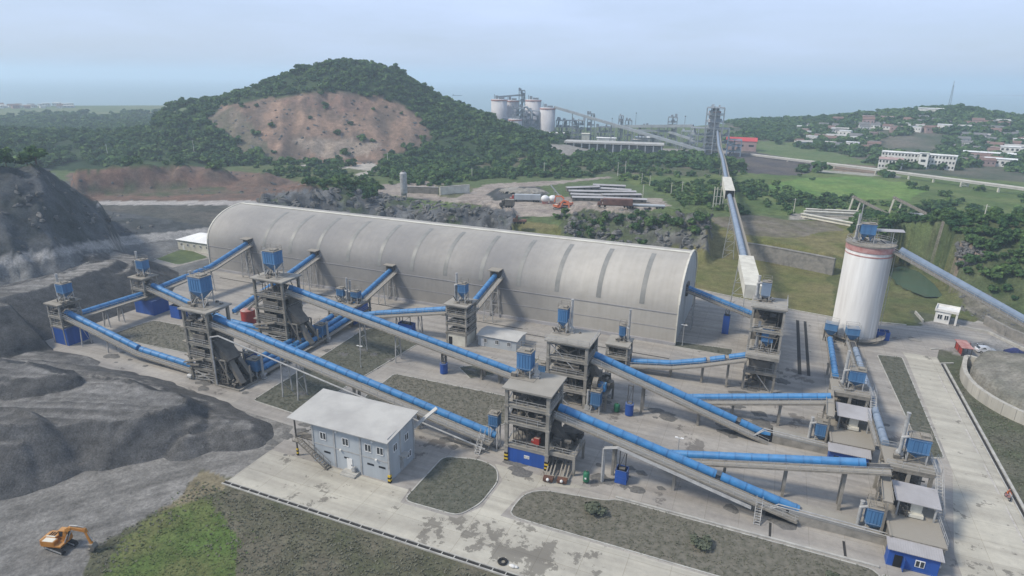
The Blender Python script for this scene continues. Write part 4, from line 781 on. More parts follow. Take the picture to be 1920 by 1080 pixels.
def crusher_tower(label, u0, u1, v0, v1, top, seed, sgn=1):
    r_, hx, hy = tower(label, u0, u1, v0, v1, top, [3.4, 6.2, 9.4, 13.0], .75, .55, cm_='concdark', seed=seed, mach=[(3.4, 6, 7), (6.2, 9, 8), (9.4, 12.6, 7), (13, 16.5, 6), (0, 3, 9)], roofm='concrete',
        walls=[('b', 3.6, 12.6, 'dusty', None), ('l', 6.3, 12.4, 'dusty', None, (.35, 1)), ('f', 9.5, 11.4, 'dusty', None, (.25, .8)), ('f', 6.3, 7.9, 'dusty', None, (0, .7)), ('r', 9.5, 12.6, 'dusty', None, (.3, 1))],
        braces=[((-hx_, -hy_, 3), (hx_, -hy_, .2)) for hx_, hy_ in (((u1-u0)/2, (v1-v0)/2),)])
    c = MB(); c.bar((hx-.4, -hy*.2, 9.4), (hx+3.2, -hy*.2, 5.6), 3.6, 2.4); add(c, 'screen_housing', M['grime'], r_)
    c = MB(); c.bar((hx+2.6, -hy*.4, 6.4), (hx+6.6, -hy*.6, 1.2), 1.2, 1.0); c.bar((hx+2.2, hy*.5, 6.0), (hx+6.2, hy*.5, 1.2), 1.0, .9); c.bar((hx-.3, -hy*.9, 9), (hx+4, -hy*.9, 2.0), .35, .4); c.bar((hx-.3, hy*.2, 5), (hx+3, -hy*.5, 1.0), .8, .8); add(c, 'discharge_chute', M['dusty'], r_)
    c = MB(); junk(c, hx+.3, hx+6.2, -hy*.9, hy*.9, .3, 1.6, 18, seed+70); junk(c, hx+.3, hx+3.2, -hy*.8, hy*.8, 1.5, 4.5, 9, seed+80); add(c, 'feeder_skids', M['grime'], r_)
    c = MB()
    for a, b in (((hx, -hy-.3), (hx+6.9, -hy-.3)), ((hx+6.9, -hy-.3), (hx+6.9, hy+.4)), ((hx+6.9, hy+.4), (hx, hy+.4))): c.bar((*a, .15), (*b, .15), .3, .45)
    for x, y in ((hx+3.2, -hy*.9), (hx+3.2, hy*.9), (hx+6.7, hy*.2)): c.bar((x, y, 0), (x, y, 6.2 if x < hx+4 else 4.5), .28)
    c.bar((hx, hy*.9, 6.2), (hx+3.2, hy*.9, 6.2), .25); c.bar((hx, -hy*.9, 6.2), (hx+3.2, -hy*.9, 6.2), .25); add(c, 'skid_frame', M['concdark'], r_)
    for z in (12.6, 9.2, 6.0): add(MB().box((-hx-.7, -hy+.4, z), (1.3, 1.6, .22)), 'side_bracket', M['walk'], r_)
    c = MB(); c.bar((-hx-1.6, -hy-.2, 4.2), (hx*.3, -hy-.2, 6.0), .9, .35); c.bar((-hx-1.0, -hy-.3, 3.8), (-hx*.2, -hy-.3, 4.2), .5, .4); add(c, 'side_bracket', M['walk'], r_)
    c = MB()
    for k in range(4): c.bar((-hx+k*.1, -hy, .2+k*.9), (hx, -hy, 1.2+k*.5), .12)
    c.bar((-hx, -hy, .3), (hx, -hy, 3.2), .14); c.tube((-hx-1.4, -hy-.2, .7), (-hx-.2, -hy-.2, .7), .5); add(c, 'brace', M['galv'], r_)
    return r_
t3 = crusher_tower('tall sooty crusher tower nearest the front left gravel heap', -96.2, -89.4, -64.0, -58.4, 17.2, 3)
t4 = crusher_tower('tall sooty crusher tower beside the small red tank', -98.6, -89.8, -41.0, -35.2, 17.2, 4)
t45, hx, hy = tower('low dusty platform tower with blue side panels before the hall', -90.6, -83.4, -23.6, -14.6, 5.2, [2.6], .4, .4, cm_='concdark', seed=5, mach=[(0, 2.4, 10), (2.6, 5, 8)], walls=[('r', 0, 4.6, 'bluedeep', None, (.1, .9))], roofm='walk')
t5, hx, hy = tower('slim concrete tower with a plastered ground floor room', -54.0, -48.6, -23.0, -17.6, 11.0, [3.6, 6.0, 8.4], .6, .4, seed=6, mach=[(3.6, 6, 5), (6, 8.4, 6), (8.4, 10.6, 6)], walls=[('f', 0, 3.3, 'cream', None), ('l', 0, 3.3, 'cream', None), ('r', 0, 3.3, 'cream', None), ('b', 0, 8, 'dusty', None), ('r', 3.7, 8, 'dusty', None, (.3, 1))])
c = MB().box((-hx+1.0, -hy-.11, 1.1), (1.0, .06, 2.2)); add(c, 'door_opening', M['black'], t5)
t6, hx, hy = tower('open concrete tower with a blue panelled ground floor', -19.6, -12.0, -64.6, -57.8, 14.8, [3.6, 8.3, 11.6], .75, .6, seed=7, mach=[(0, 3.4, 3), (3.6, 8, 12), (8.3, 11.4, 9), (11.6, 14.4, 8)],
    walls=[('f', .1, 3.0, 'bluedeep', 'deep blue sheet panel with a small white sign'), ('l', 0, 3.1, 'concdark', None), ('b', 3.7, 11, 'dusty', None), ('l', 8.4, 11.2, 'dusty', None, (.3, 1)), ('f', 8.4, 9.6, 'dusty', None, (0, .85))], braces=[((-3.8, -3.3, 8.3), (-2.6, -3.3, 11.2)), ((-3.8, -3.3, 11.6), (-2.8, -3.3, 14)), ((-3.8, -3.2, 3.6), (-2.6, -3.2, 6.4))])
sg = add(MB().box((.1, -hy-.12, 1.7), (1.0, .05, .62)), 'sign', M['white'], t6, 'small white sign board on the blue panel')
c = MB()
for k, (x, z) in enumerate(((-.3, 1.8), (-.05, 1.8), (.2, 1.8), (.42, 1.8), (-.2, 1.56), (.1, 1.56), (.35, 1.56))): c.box((x, -hy-.15, z), (.14, .02, .12))
o = add(c, 'sign_mark', M['dusty'], sg); o.parent = sg
c = MB(); c.b2((hx+.3, -hy+.2, 3.5), (hx+5.0, hy-.4, 3.8)); c.bar((hx+4.8, -hy+.4, 0), (hx+4.8, -hy+.4, 3.5), .45); c.bar((hx+4.8, hy-.6, 0), (hx+4.8, hy-.6, 3.5), .45); c.bar((hx, -hy+.4, 3.3), (hx+5, -hy+.4, 3.3), .35, .5); c.bar((hx+4.8, -hy+.3, 3.3), (hx+4.8, hy-.4, 3.3), .35, .5); add(c, 'side_platform', M['concrete'], t6)
c = MB(); rail(c, [(hx+.4, -hy+.3), (hx+4.9, -hy+.3), (hx+4.9, hy-.5)], 3.8); add(c, 'handrail', M['galv'], t6)
c = MB(); junk(c, hx+.8, hx+4.4, -hy+1, hy-1, 4.0, 5.6, 9, 41); c.bar((hx, -1, 8.2), (hx+3.4, -1, 4.2), 1.8, 1.2); c.frustum((hx+2.8, 1), (.7, .7), (1.5, 1.4), 4.4, 6.6); add(c, 'screening_machinery', M['grime'], t6)
stairs(t6, [(hx+1.0, hy, 3.8), (hx+4.6, hy, 7.6), (hx+.8, hy-.2, 8.4)])
c = MB(); c.box((1.6, -hy+.9, 4.9), (1.0, .9, 1.2)); c.tube((.6, -hy+.9, 4.6), (1.2, -hy+.9, 4.6), .4); add(c, 'drive_motor', M['red'], t6, 'red motor on the second floor')
c = MB()
for x in (-hx, hx):
    for k in range(5): c.mat(k % 2).box((x, -hy, .25+k*.35), (.68, .68, .35))
add(c, 'hazard_stripes', [M['black'], M['yellow']], t6)
t7, hx, hy = tower('open concrete tower standing behind the blue panelled one', -20.4, -12.2, -41.0, -33.8, 14.2, [3.8, 7.2, 10.6], .7, .6, seed=8, mach=[(0, 3.4, 8), (3.8, 7, 10), (7.2, 10.4, 9), (10.6, 14, 9)], walls=[('b', 3.8, 13.4, 'dusty', None), ('l', 3.9, 7, 'dusty', None), ('f', 7.3, 8.4, 'dusty', None, (.1, .8))], braces=[((-4, -3.6, 13.6), (2.0, -3.6, 8)), ((-3.8, -3.6, 10.6), (-2.2, -3.6, 13.4)), ((-3.6, -3.6, .3), (.5, -3.6, 3.4)), ((-3.6, -3.6, 3.4), (.5, -3.6, .3))])
c = MB(); c.b2((hx+.3, -hy+.2, 3.5), (hx+4.6, hy-.4, 3.8)); c.bar((hx+4.4, -hy+.4, 0), (hx+4.4, -hy+.4, 3.5), .4); c.bar((hx+4.4, hy-.6, 0), (hx+4.4, hy-.6, 3.5), .4); add(c, 'side_platform', M['concdark'], t7)
c = MB(); junk(c, hx+.5, hx+4.4, -hy+1, hy-1, 4.0, 6.4, 10, 47); c.bar((hx, 0, 8.4), (hx+3.0, 0, 4.2), 2.0, 1.3); c.tube((hx+1.6, -hy+.6, 6), (hx+2.6, -hy+.6, 6), 1.3, 16); add(c, 'screening_machinery', M['dusty'], t7)
c = MB(); c.box((hx+3.2, -hy+1.2, 5.2), (1.8, 1.4, 1.6)); add(c, 'blue_housing', M['blue'], t7)
c = MB(); rail(c, [(-hx-.6, -hy-.6), (hx+.6, -hy-.6), (hx+.6, hy+.6)], 14.2); add(c, 'handrail', M['galv'], t7)
t8, hx, hy = tower('small low tower with twin pipes before the right hall end', -13.2, -8.4, -19.4, -14.0, 6.0, [3.0], .4, .35, seed=9, mach=[(0, 3, 6), (3, 6, 7)])
t9, hx, hy = tower('tallest open concrete tower between hall end and white silo', 17.6, 23.8, -17.6, -10.8, 19.6, [4.6, 9.3, 14.4], .55, .45, seed=10, mach=[(0, 4, 8), (4.6, 9, 8), (9.3, 14, 4), (14.4, 19, 3)], walls=[('r', 9.4, 18.9, 'concdark', None), ('b', 9.4, 18.9, 'dusty', None), ('f', 5.2, 7.2, 'dusty', None, (.1, .8)), ('b', 0, 9, 'dusty', None)], braces=[((-1.0, -3.4, 4.4), (2.4, -3.4, .3))], cm_='concrete')
add(MB().b2((-hx-.3, -hy-2.6, 9.0), (hx+.3, -hy-.3, 9.28)).b2((-hx-.3, -hy-2.6, 8.5), (hx+.3, -hy-2.3, 9.0)), 'side_platform', M['concrete'], t9)
add(MB().b2((-hx+.2, hy+.1, 0), (hx-.2, 30, 6.8)).b2((-hx, hy, 6.8), (hx, 30.2, 7.0)), 'rear_gallery', M['concdark'], t9)
c = MB(); rail(c, [(-hx-.3, -hy-2.5), (hx+.3, -hy-2.5), (hx+.3, -hy)], 9.28); add(c, 'handrail', M['galv'], t9); c = MB(); rail(c, [(-hx-.4, -hy-.4), (hx+.4, -hy-.4), (hx+.4, hy+.4)], 19.6); add(c, 'handrail', M['galv'], t9)
# the two loading stations at the right end of the conveyor rows
def station(u0, v0, word, hlab):
    r_ = thing('loading_station', f'dusty loading deck with pillared platform, {word}', 'loading station', u0, v0, 0, 0, 'dusty loading stations')
    # deck z 3.6 : x -0.5..6.7 , y -12..0 ; platform z 8 : y 0..5.8
    dk = MB(); dk.b2((-.4, -12, 3.3), (6.6, 0, 3.6)); dk.b2((-.55, -12.15, 3.45), (-.25, 0, 3.75)); add(dk, 'deck', M['walk'], r_)
    wl_ = MB(); wl_.b2((-.3, -11.8, 0), (-.05, 0, 3.3)); wl_.b2((6.2, -11.8, 0), (6.45, -.2, 3.3)); wl_.b2((-.3, -11.9, 0), (6.4, -11.7, 3.3)); add(wl_, 'wall_panel', M['concdark'], r_)
    ps = MB(); ps.b2((-.4, -.2, 7.7), (6.4, 6.0, 8.0)); ps.bar((-.3, 0, 7.5), (6.3, 0, 7.5), .4, .5); ps.bar((-.3, 5.8, 7.5), (6.3, 5.8, 7.5), .4, .5); add(ps, 'platform_slab', M['walk'], r_)
    for x in (0, 3.0, 6.0):
        for y in (.1, 5.6): add(MB().box((x, y, 3.85), (.5, .5, 7.7)), 'column', M['concrete'], r_)
    mb = MB(); junk(mb, .6, 5.6, .8, 5.0, 3.9, 7.2, 12, int(v0)); junk(mb, .6, 5.6, .8, 5.0, .4, 3, 12, int(v0)+1); mb.b2((.4, 5.2, 0), (5.8, 5.5, 7.4)); add(mb, 'screening_machinery', M['dusty'], r_)
    cn = MB()
    cn.add([(.5, -6.8, 6.25), (6.3, -6.8, 6.15), (6.3, -2.6, 6.9), (.3, -2.6, 7.0), (.5, -6.8, 6.35), (6.3, -6.8, 6.25), (6.3, -2.6, 7.0), (.3, -2.6, 7.1)], [(0,3,2,1),(4,5,6,7),(0,1,5,4),(1,2,6,5),(2,3,7,6),(3,0,4,7)]); add(cn, 'canopy_roof', M['rooflav'], r_)
    for x in (1.0, 5.8):
        for y in (-6.3, -3.0): add(MB().bar((x, y, 3.6), (x, y, 6.4+(y+6.3)*.17), .22), 'canopy_post', M['galv'], r_)
    fd = MB(); fd.box((3.5, -5.0, 4.7), (1.5, 1.6, 2.0)); fd.box((3.5, -5.6, 4.0), (1.9, 1.8, .5)); add(fd, 'feeder_box', M['cream'], r_)
    fd = MB(); junk(fd, 1.2, 2.4, -5.8, -3.4, 3.9, 5.2, 6, 77); add(fd, 'drive_motor', M['grime'], r_)
    hr = MB(); rail(hr, [(-.3, -.1), (6.3, -.1), (6.3, 5.9), (-.3, 5.9)], 8.0); rail(hr, [(6.5, -11.9), (6.5, 0)], 3.6); add(hr, 'handrail', M['galv'], r_)
    stairs(r_, [(6.9, 4.8, 8.0), (6.9, .8, 8.0), (6.9, -5.0, 3.6)], .9)
    b_ = MB(); b_.bar((-.6, .3, 7.9), (-.9, -8.8, 6.8), 1.3, .35); b_.bar((-1.3, .2, 8.4), (-1.6, -8.6, 7.2), .1, .1); b_.bar((-.1, .2, 8.4), (-.2, -8.6, 7.2), .1); b_.bar((-.9, -8.8, 0), (-.9, -8.8, 6.7), .3); b_.bar((-1.5, -4, 0), (-1.5, -4, 7.2), .25); add(b_, 'side_walkway', M['walk'], r_)
    return r_
station(40.6, -52.5, 'nearest the blue hut in the front corner', ''); station(34.2, -28.5, 'set back between the blue tubes and silo', '')
# blue houses in front of the stations
def bluehut(u0, v0, lab, full=True):
    t = thing('site_hut', lab, 'hut', u0, v0, 0, 0, 'deep blue huts at the loading stations'); L_, D_ = 6.2, 1.75
    w_ = MB(); w_.b2((0, -D_, 0), (L_, 0, 2.85)); w_.b2((-.05, -D_-.05, 0), (L_+.05, .02, .18)); add(w_, 'wall', M['bluedeep'], t)
    r_ = MB(); r_.add([(-.3, -D_-.4, 2.86), (L_+.35, -D_-.4, 2.86), (L_+.35, .15, 3.3), (-.3, .15, 3.3), (-.3, -D_-.4, 2.95), (L_+.35, -D_-.4, 2.95), (L_+.35, .15, 3.4), (-.3, .15, 3.4)], [(0,3,2,1),(4,5,6,7),(0,1,5,4),(1,2,6,5),(2,3,7,6),(3,0,4,7)])
    for k in range(22): x = -.2+k*.31; r_.bar((x, -D_-.4, 2.97), (x, .12, 3.41), .05, .05)
    add(r_, 'roof', M['rooflav'], t)
    w2 = MB(); w2.add([(.02, -.1, 2.8), (L_-.02, -.1, 2.8), (L_-.02, -.1, 3.25), (.02, -.1, 3.25)], [(0, 1, 2, 3)]); add(w2, 'wall', M['bluedeep'], t)
    d = MB(); d.box((1.25, -D_-.02, 1.0), (1.0, .12, 2.0)); add(d, 'door_opening', M['black'], t); d = MB(); d.box((1.9, -D_-.45, 1.0), (.06, .9, 1.95)); add(d, 'door', M['bluedeep'], t)
    wf = MB(); wf.box((3.9, -D_-.05, 1.45), (1.15, .1, 1.1)); f = add(wf, 'window', M['winwhite'], t); g_ = MB(); g_.box((3.62, -D_-.1, 1.45), (.42, .04, .9)); g_.box((4.18, -D_-.1, 1.45), (.42, .04, .9)); gl_ = g_.build('pane', M['glass'], f)
    a = MB(); a.box((L_+.12, -D_+.5, 1.6), (.3, .5, .4)); add(a, 'wall_box', M['galv'], t)
bluehut(40.0, -64.65, 'deep blue hut with white window in the front right corner'); bluehut(33.6, -40.7, 'deep blue hut half hidden behind a level blue tube')
# ---------------------------------------------------------------- collectors on the towers
collector('small blue collector on the roof of the far left tower', -141.6, -60.2, 10.8, 2.6, 2.4, 2.3, 1.2, 1.4, 6.6, -1, 0)
collector('small blue collector on the tower beside the gravel heap', -143.2, -37.3, 10.6, 2.4, 2.2, 2.4, 1.2, 1.4, 6.8, -1, 0)
collector('large blue collector on the tall tower by the front left heap', -93.4, -61.0, 17.2, 3.6, 3.0, 3.3, 2.0, 1.9, 7.4, -1, 0)
collector('large blue collector on the tall tower beside the red tank', -94.6, -38.0, 17.2, 3.6, 3.0, 3.2, 2.0, 1.9, 6.8, -1, 0)
collector('stubby blue collector at the left of the low platform tower', -89.0, -19.5, 5.2, 2.2, 2.0, 1.9, 1.1, 1.2, 7.0, 1, 0)
collector('stubby dusty topped collector at the right of the low platform tower', -84.6, -19.0, 5.2, 2.2, 2.0, 1.6, 1.0, 1.2, 6.2, -1, 0)
collector('slim blue collector on the tower with plastered room', -50.6, -20.4, 11.0, 2.1, 2.0, 2.2, 1.6, 1.6, 7.4, -1, 0)
collector('tall blue collector on the roof of the blue panelled tower', -18.2, -59.6, 14.8, 2.6, 2.2, 3.2, .9, 1.0, 2.6, 1, 0, ds=False)
collector('narrow blue collector on the open tower behind the blue panelled one', -19.0, -35.8, 14.2, 2.0, 2.0, 3.0, 1.2, 1.5, 7.4, 1, 0, bent=False)
collector('small blue collector with two tall pipes on the low tower', -10.4, -16.2, 6.0, 1.4, 1.4, 2.4, .8, .9, 8.0, 1, 0)
collector('light blue collector on the middle floor of the tallest open tower', 21.2, -16.4, 9.3, 2.3, 1.9, 3.0, 1.0, 1.6, 6.4, -1, 0)
collector('slim grey blue collector on the roof of the tallest open tower', 19.6, -13.2, 19.6, 1.8, 1.6, 3.0, .7, .8, 5.4, -1, 0, cas='bluegrey')
collector('blue collector on the station set back behind the tubes', 38.0, -25.6, 8.0, 2.7, 2.1, 2.3, 1.0, 1.1, 7.6, -1, 0)
collector('blue collector on the front right loading station platform', 44.6, -49.4, 8.0, 2.9, 2.2, 2.6, 1.0, 1.1, 8.0, -1, 0)
collector('blue hopper on tall lattice legs left of the blue panelled tower', -23.2, -61.8, 0, 1.8, 1.7, 2.3, 1.0, 4.2, 5.0, 1, 0, ds=False, fan=False)
collector('blue collector on the ground left of the rear open tower', -24.6, -33.0, 0, 2.4, 2.2, 2.3, 1.0, 1.5, 5.2, 1, 0, ds=False)
collector('blue collector standing low beside the set back loading station', 32.4, -36.2, 0, 2.0, 1.8, 2.6, 1.0, 1.6, 5.4, -1, 0)
collector('blue collector standing low beside the front right loading station', 38.6, -60.2, 0, 2.2, 2.0, 2.8, 1.0, 1.6, 5.4, -1, 0)
collector('dusty topped blue collector at the foot of the front left tall tower', -84.4, -57.4, 0, 2.6, 2.2, 2.6, 1.0, 1.2, 5.6, 1, 0, ds=False)
collector('squat dark blue collector behind the front left tall tower chute', -87.6, -55.4, 0, 2.2, 2.0, 2.4, .9, 1.6, 5.0, -1, 0, ds=False, cas='bluedeep')
collector('dusty topped blue collector at the foot of the red tank tower', -84.4, -34.6, 0, 2.4, 2.2, 2.6, 1.0, 1.2, 5.4, 1, 0, ds=False)
collector('blue collector under the right rear tower platform', -9.6, -41.4, 0, 2.0, 1.8, 3.0, 1.0, 1.2, 4.6, -1, 0, ds=False)
# ---------------------------------------------------------------- conveyors
CV = conveyor
CV('blue tube from the far left tower down to the front left tall tower', [(-141.4,-61,8.0),(-116,-61,2.4),(-97,-61,1.2)], gaps=(.56,), trestles=(.12, .33), walkw=1.1)
CV('blue tube joining the two small towers at the far left', [(-142.6,-58.5,6.2),(-142.6,-39.5,5.9)], trestles=(.4, .62), walk=1)
CV('blue tube from the gravel heap tower towards the red tank tower', [(-141,-37,8.0),(-114,-37,1.6),(-99,-37,1.2)], trestles=(.3, .5))
CV('blue tube from the gravel heap tower up into the left hall end', [(-141.4,-35.2,6.6),(-141.6,-16.3,7.8),(-141.8,1.2,12.0)], gaps=(.44,), trestles=(.3, .5, .9, .96), walk=1)
CV('second blue tube into the hall behind the red tank tower', [(-114,-34.5,3.4),(-114,-11.3,8.2),(-114,1.2,11.1)], trestles=(.45, .82, .93), walk=1)
CV('third blue tube into the hall above the low platform tower', [(-85.5,-19.5,4.9),(-85.5,1.4,9.9)], trestles=(.66, .9), walk=1, r=.65)
CV('fourth blue tube into the hall above the plastered room tower', [(-50.8,-18.4,8.0),(-50.8,1.4,12.7)], gaps=(), trestles=(.68, .9), walk=1)
CV('long blue tube down from the red tank tower to mid yard', [(-91,-37,14.3),(-28.5,-37,3.1)], trestles=((.34, 'steel'), (.50, 'steel'), (.70, 'concrete'), (.86, 'concrete'), (.93, 'concrete')), walkw=1.8)
CV('long blue tube down from the front left tall tower past the office', [(-90.5,-61,14.7),(-23.2,-61,2.2)], trestles=((.27, 'steel'), (.33, 'steel'), (.54, 'concrete'), (.76, 'concrete'), (.93, 'concrete')), walkw=1.9)
CV('front blue tube from the blue panelled tower down to the right corner', [(-11.4,-60.5,10.5),(28.4,-60.5,1.5)], gaps=(.69,), trestles=((.26, 'concrete'), (.52, 'concrete'), (.84, 'concrete')), walkw=1.9)
CV('rear blue tube from the open tower down to the yard', [(-11.4,-37.5,11.0),(23.8,-37.5,.55)], gaps=(.83,), trestles=((.3, 'concrete'), (.62, 'concrete'), (.9, 'concrete')), walkw=1.9)
CV('slightly curved blue tube between the low pipe tower and tallest tower', [(-7.4,-18,1.9),(2,-18,3.2),(8.3,-18,5.0),(17.6,-18,8.2)], gaps=(.68, .84), trestles=((.36, 'concrete'), (.64, 'concrete'), (.86, 'concrete')), r=.66)
CV('level blue tube to the set back loading station', [(7.2,-31,1.95),(33.6,-31,7.9)], trestles=((.35, 'concrete'), (.68, 'concrete')), walkw=1.3)
CV('level blue tube to the front loading station, ending in open belt', [(6.8,-55,2.6),(40.2,-55,9.6)], trestles=((.3, 'concrete'), (.58, 'concrete'), (.83, 'concrete')), ends=(0, 3.2), walkw=1.3)
CV('blue tube leaving the right gable end of the hall', [(.2,14,11.6),(17.8,14,6.6)], trestles=((.12, 'steel'),), walkw=1.1)
CV('steep blue tube from the left silo hopper to the set back station', [(36.7,17.5,2.5),(35.9,-13.2,4.9),(35.7,-23,7.2)], r=.62, ends=(3.0, 9.5), trestles=((.5, 'concrete'),), walk=0)
CV('narrow shaded tube running past the set back station to the front one', [(42.1,17,2.2),(41.9,-17,4.6),(40.9,-46.5,8.2)], r=.62, gaps=(.22, .66, .78, .90), ends=(7, .5), trestles=((.35, 'concrete'), (.7, 'concrete')), walkw=.7, gl=.8, cover='bluegrey', rails=True)
for k, (uu, a, b_) in enumerate(((-84.2, -56.4, -21), (-86.6, -54.5, -20.5), (-89.0, -54.5, -24.5))):
    CV(('low blue tube along the kerb, outermost of the three side by side', 'low blue tube in the middle of the three side by side', 'low blue tube nearest the tall towers of the three side by side')[k], [(uu, a, 1.45), (uu, (a+b_)/2, 1.45), (uu+.2, b_, 2.6)], r=.68, gaps=((.3, .62), (.35, .7), (.5,))[k], walk=1 if k == 0 else 0, walkw=.8, rails=False, trestles=())
CV('blue tube from the low platform tower to the plastered room tower', [(-85,-21.5,2.0),(-76,-21.5,4.4),(-54.2,-21.5,9.0)], trestles=((.5, 'steel'), (.72, 'steel')))
CV('weathered blue tube from the white silo top out to the right', [(45.4,27.2,27.2),(51.0,25.4,24.4),(98,10,3.5)], r=.92, ends=(5.0, 0), cover='bluegrey', trestles=((.93, 'steel'),), walkw=1.4)
# overland conveyor towards the far works
def cw(*p): a, b = touv(p[0], p[1]); return (float(a), float(b), p[2])
ovl = [cw(57.5,144.0,18.5), cw(100.5,294,17.6), cw(143,435,14), cw(160,500,17), cw(185,590,27)]
CV('long weathered overland conveyor running to the far works', ovl, r=.9, cover='bluegrey', walk=1, walkw=1.2, rails=False, trestles=((.06, 'steel'), (.2, 'steel'), (.34, 'steel'), (.5, 'steel'), (.62, 'steel'), (.74, 'steel'), (.86, 'steel')), rib=5, group=None)
def galbox(lab, a, b, wd, h_, op=1):
    a = Vector(a); b = Vector(b); t = wthing('gallery_housing', lab, 'conveyor housing', (a.x, a.y, 0), 0, 'cream sheet housings on the overland conveyor'); o_ = Vector((a.x, a.y, 0)); c = MB(); d = (b-a).normalized(); s = d.cross(Vector((0, 0, 1))).normalized()
    for sg in (-1, 1): c.bar(a-o_+s*sg*wd/2, b-o_+s*sg*wd/2, .12, h_)
    add(c, 'side_wall', M['cream'], t); c = MB(); c.bar(a-o_+Vector((0, 0, h_/2)), b-o_+Vector((0, 0, h_/2)), wd+.4, .14); add(c, 'roof', M['cream'], t); c = MB(); c.bar(a-o_-d*.02*op+d*.3*(1-op), b-o_+d*.02, wd-.2, h_-.3); add(c, 'opening', M['black'], t)
    if not op: c = MB(); c.bar(a-o_, a-o_+d*.12, wd, h_); add(c, 'end_wall', M['cream'], t)
    return t
pa, pb = Vector((55.5,137.0,18.9)), Vector((100.5,294,17.9))
galbox('cream sheet housing on the overland conveyor next to the tallest tower', pa.lerp(pb, .0), pa.lerp(pb, .17), 3.4, 3.2, 0)
galbox('cream sheet housing on the overland conveyor over the dirt track', pa.lerp(pb, .86), pa.lerp(pb, 1.13), 3.8, 3.8)
tr = wthing('support_trestle', 'tall pale four legged trestle under the cream conveyor housing', 'trestle', (97.5, 296, hgt(97.5, 296))); c = MB()
for x in (-2.2, -.9, .9, 2.2): c.bar((x, 0, -.5), (x, 0, 11), .35); 
for z in (3, 6.5, 10): c.bar((-2.2, 0, z), (2.2, 0, z), .25)
add(c, 'frame', M['cream'], tr)
# ---------------------------------------------------------------- ground structures of the yard
for lab, u0, v0, ln in (('low concrete gallery at the end of the front blue tube', 27, -60.5, 13.4), ('low concrete ramp at the end of the rear blue tube', 24.2, -37.5, 9.6)):
    t = thing('belt_tunnel', lab, 'belt tunnel', u0, v0, 0, 0, 'low concrete belt tunnels'); c = MB(); c.add([(0, -1.7, 0), (ln, -1.7, 0), (ln, 1.7, 0), (0, 1.7, 0), (0, -1.7, 1.7), (ln, -1.7, 1.2), (ln, 1.7, 1.2), (0, 1.7, 1.7)], [(0,3,2,1),(4,5,6,7),(0,1,5,4),(1,2,6,5),(2,3,7,6)]); add(c, 'side_wall', M['concrete'], t)
    c = MB(); c.b2((-3.2, -1.55, .05), (.1, 1.55, .9)); c.b2((-.35, -1.3, .2), (.05, 1.3, 1.5)); add(c, 'tail_pit', M['black'], t)
    c = MB()
    for y, zz in ((-1.95, 1.95), (-1.75, 2.25)): c.pipe([(-5.5, y, 2.6 if u0 > 26 else 1.2), (-3.4, y, 1.3 if u0 > 26 else .8), (-1.6, y, zz+.5), (ln+2, y, zz-.1)], .1, 6)
    add(c, 'pipe_run', M['galv'], t)
stairs_t = thing('access_stair', 'short steel stair up to the front blue tube walkway', 'stair', 22.6, -63.4, 0, 0, None); stairs(stairs_t, [(0, -1.6, 0), (0, .9, 2.6)], .9, 'flight')
stairs_t = thing('access_stair', 'short steel stair at the low end of the office tube', 'stair', -25.2, -63.4, 0, 0, None); stairs(stairs_t, [(0, -1.8, 0), (0, .9, 2.8)], .9, 'flight')
tensioner('deep blue tension box under the front blue tube by the green tank', .8, -62.4, 2.5, 1.9, 1.8, 6.4)
tensioner('deep blue tension drum under the rear blue tube', -3.0, -39.8, 2.6, 1.7, 1.6, 6.8, True)
tensioner('deep blue tension drum under the long mid yard tube', -46.6, -38.4, 2.5, 1.8, 1.6, 4.8, True)
tensioner('wide deep blue tension box under the tube to the plastered room tower', -67.0, -21.5, 3.0, 4.2, 2.0, 5.0)
tensioner('deep blue tension box beside the gravel heap tower', -131.5, -37.6, 3.6, 3.4, 2.6, 4.4)
tensioner('narrow upright blue tension box under the gable end tube', 11.2, 14.2, 5.2, 1.6, 1.4, 7.6)
pp_ = [(-88.9, -64.3, 0), (-88.9, -64.3, 11.6), (-86.5, -64.3, 12.3), (-24, -64.3, .9)]
c = MB(); c.pipe([tuple(rel(p, (-88.9, -64.3, 0))) for p in pp_], .17, 8); tag(c.build('water_pipe', M['galv'], loc=w(-88.9, -64.3, 0), rot=ANG), 'pale pipe climbing the front left tower and following its long tube', 'pipe')
pp_ = [(-2.2, -64.1, 0), (-2.2, -64.1, 6.6), (0, -64.1, 7.2), (21.5, -64.1, 2.0)]
c = MB(); [c.pipe([(p[0]+2.2, k*.3, p[2]) for p in pp_], .1, 6) for k in (0, 1, 2)]; c.bar((0, .3, 0), (0, .3, 6.4), .5); tag(c.build('pipe_bundle', M['galv'], loc=w(-2.2, -64.1, 0), rot=ANG), 'bundle of pale pipes along the front blue tube walkway', 'pipes')
t = thing('air_receiver', 'green upright tank on the concrete near the blue panelled tower', 'tank', -4.6, -65.3, 0); c = MB(); c.lathe((0, 0, 0), [(.01, .3), (.5, .35), (.55, .55), (.55, 1.9), (.45, 2.15), (.01, 2.25)], 18); add(c, 'shell', M['green'], t).data.polygons.foreach_set('use_smooth', [True]*90)
add(MB().tube((0, 0, 2.2), (0, 0, 2.5), .12).bar((.4, 0, 0), (.4, 0, .5), .1).bar((-.3, .3, 0), (-.3, .3, .5), .1).bar((-.3, -.3, 0), (-.3, -.3, .5), .1), 'fittings', M['grime'], t); add(MB().box((0, -.56, 1.2), (.3, .03, .3)), 'plate', M['white'], t)
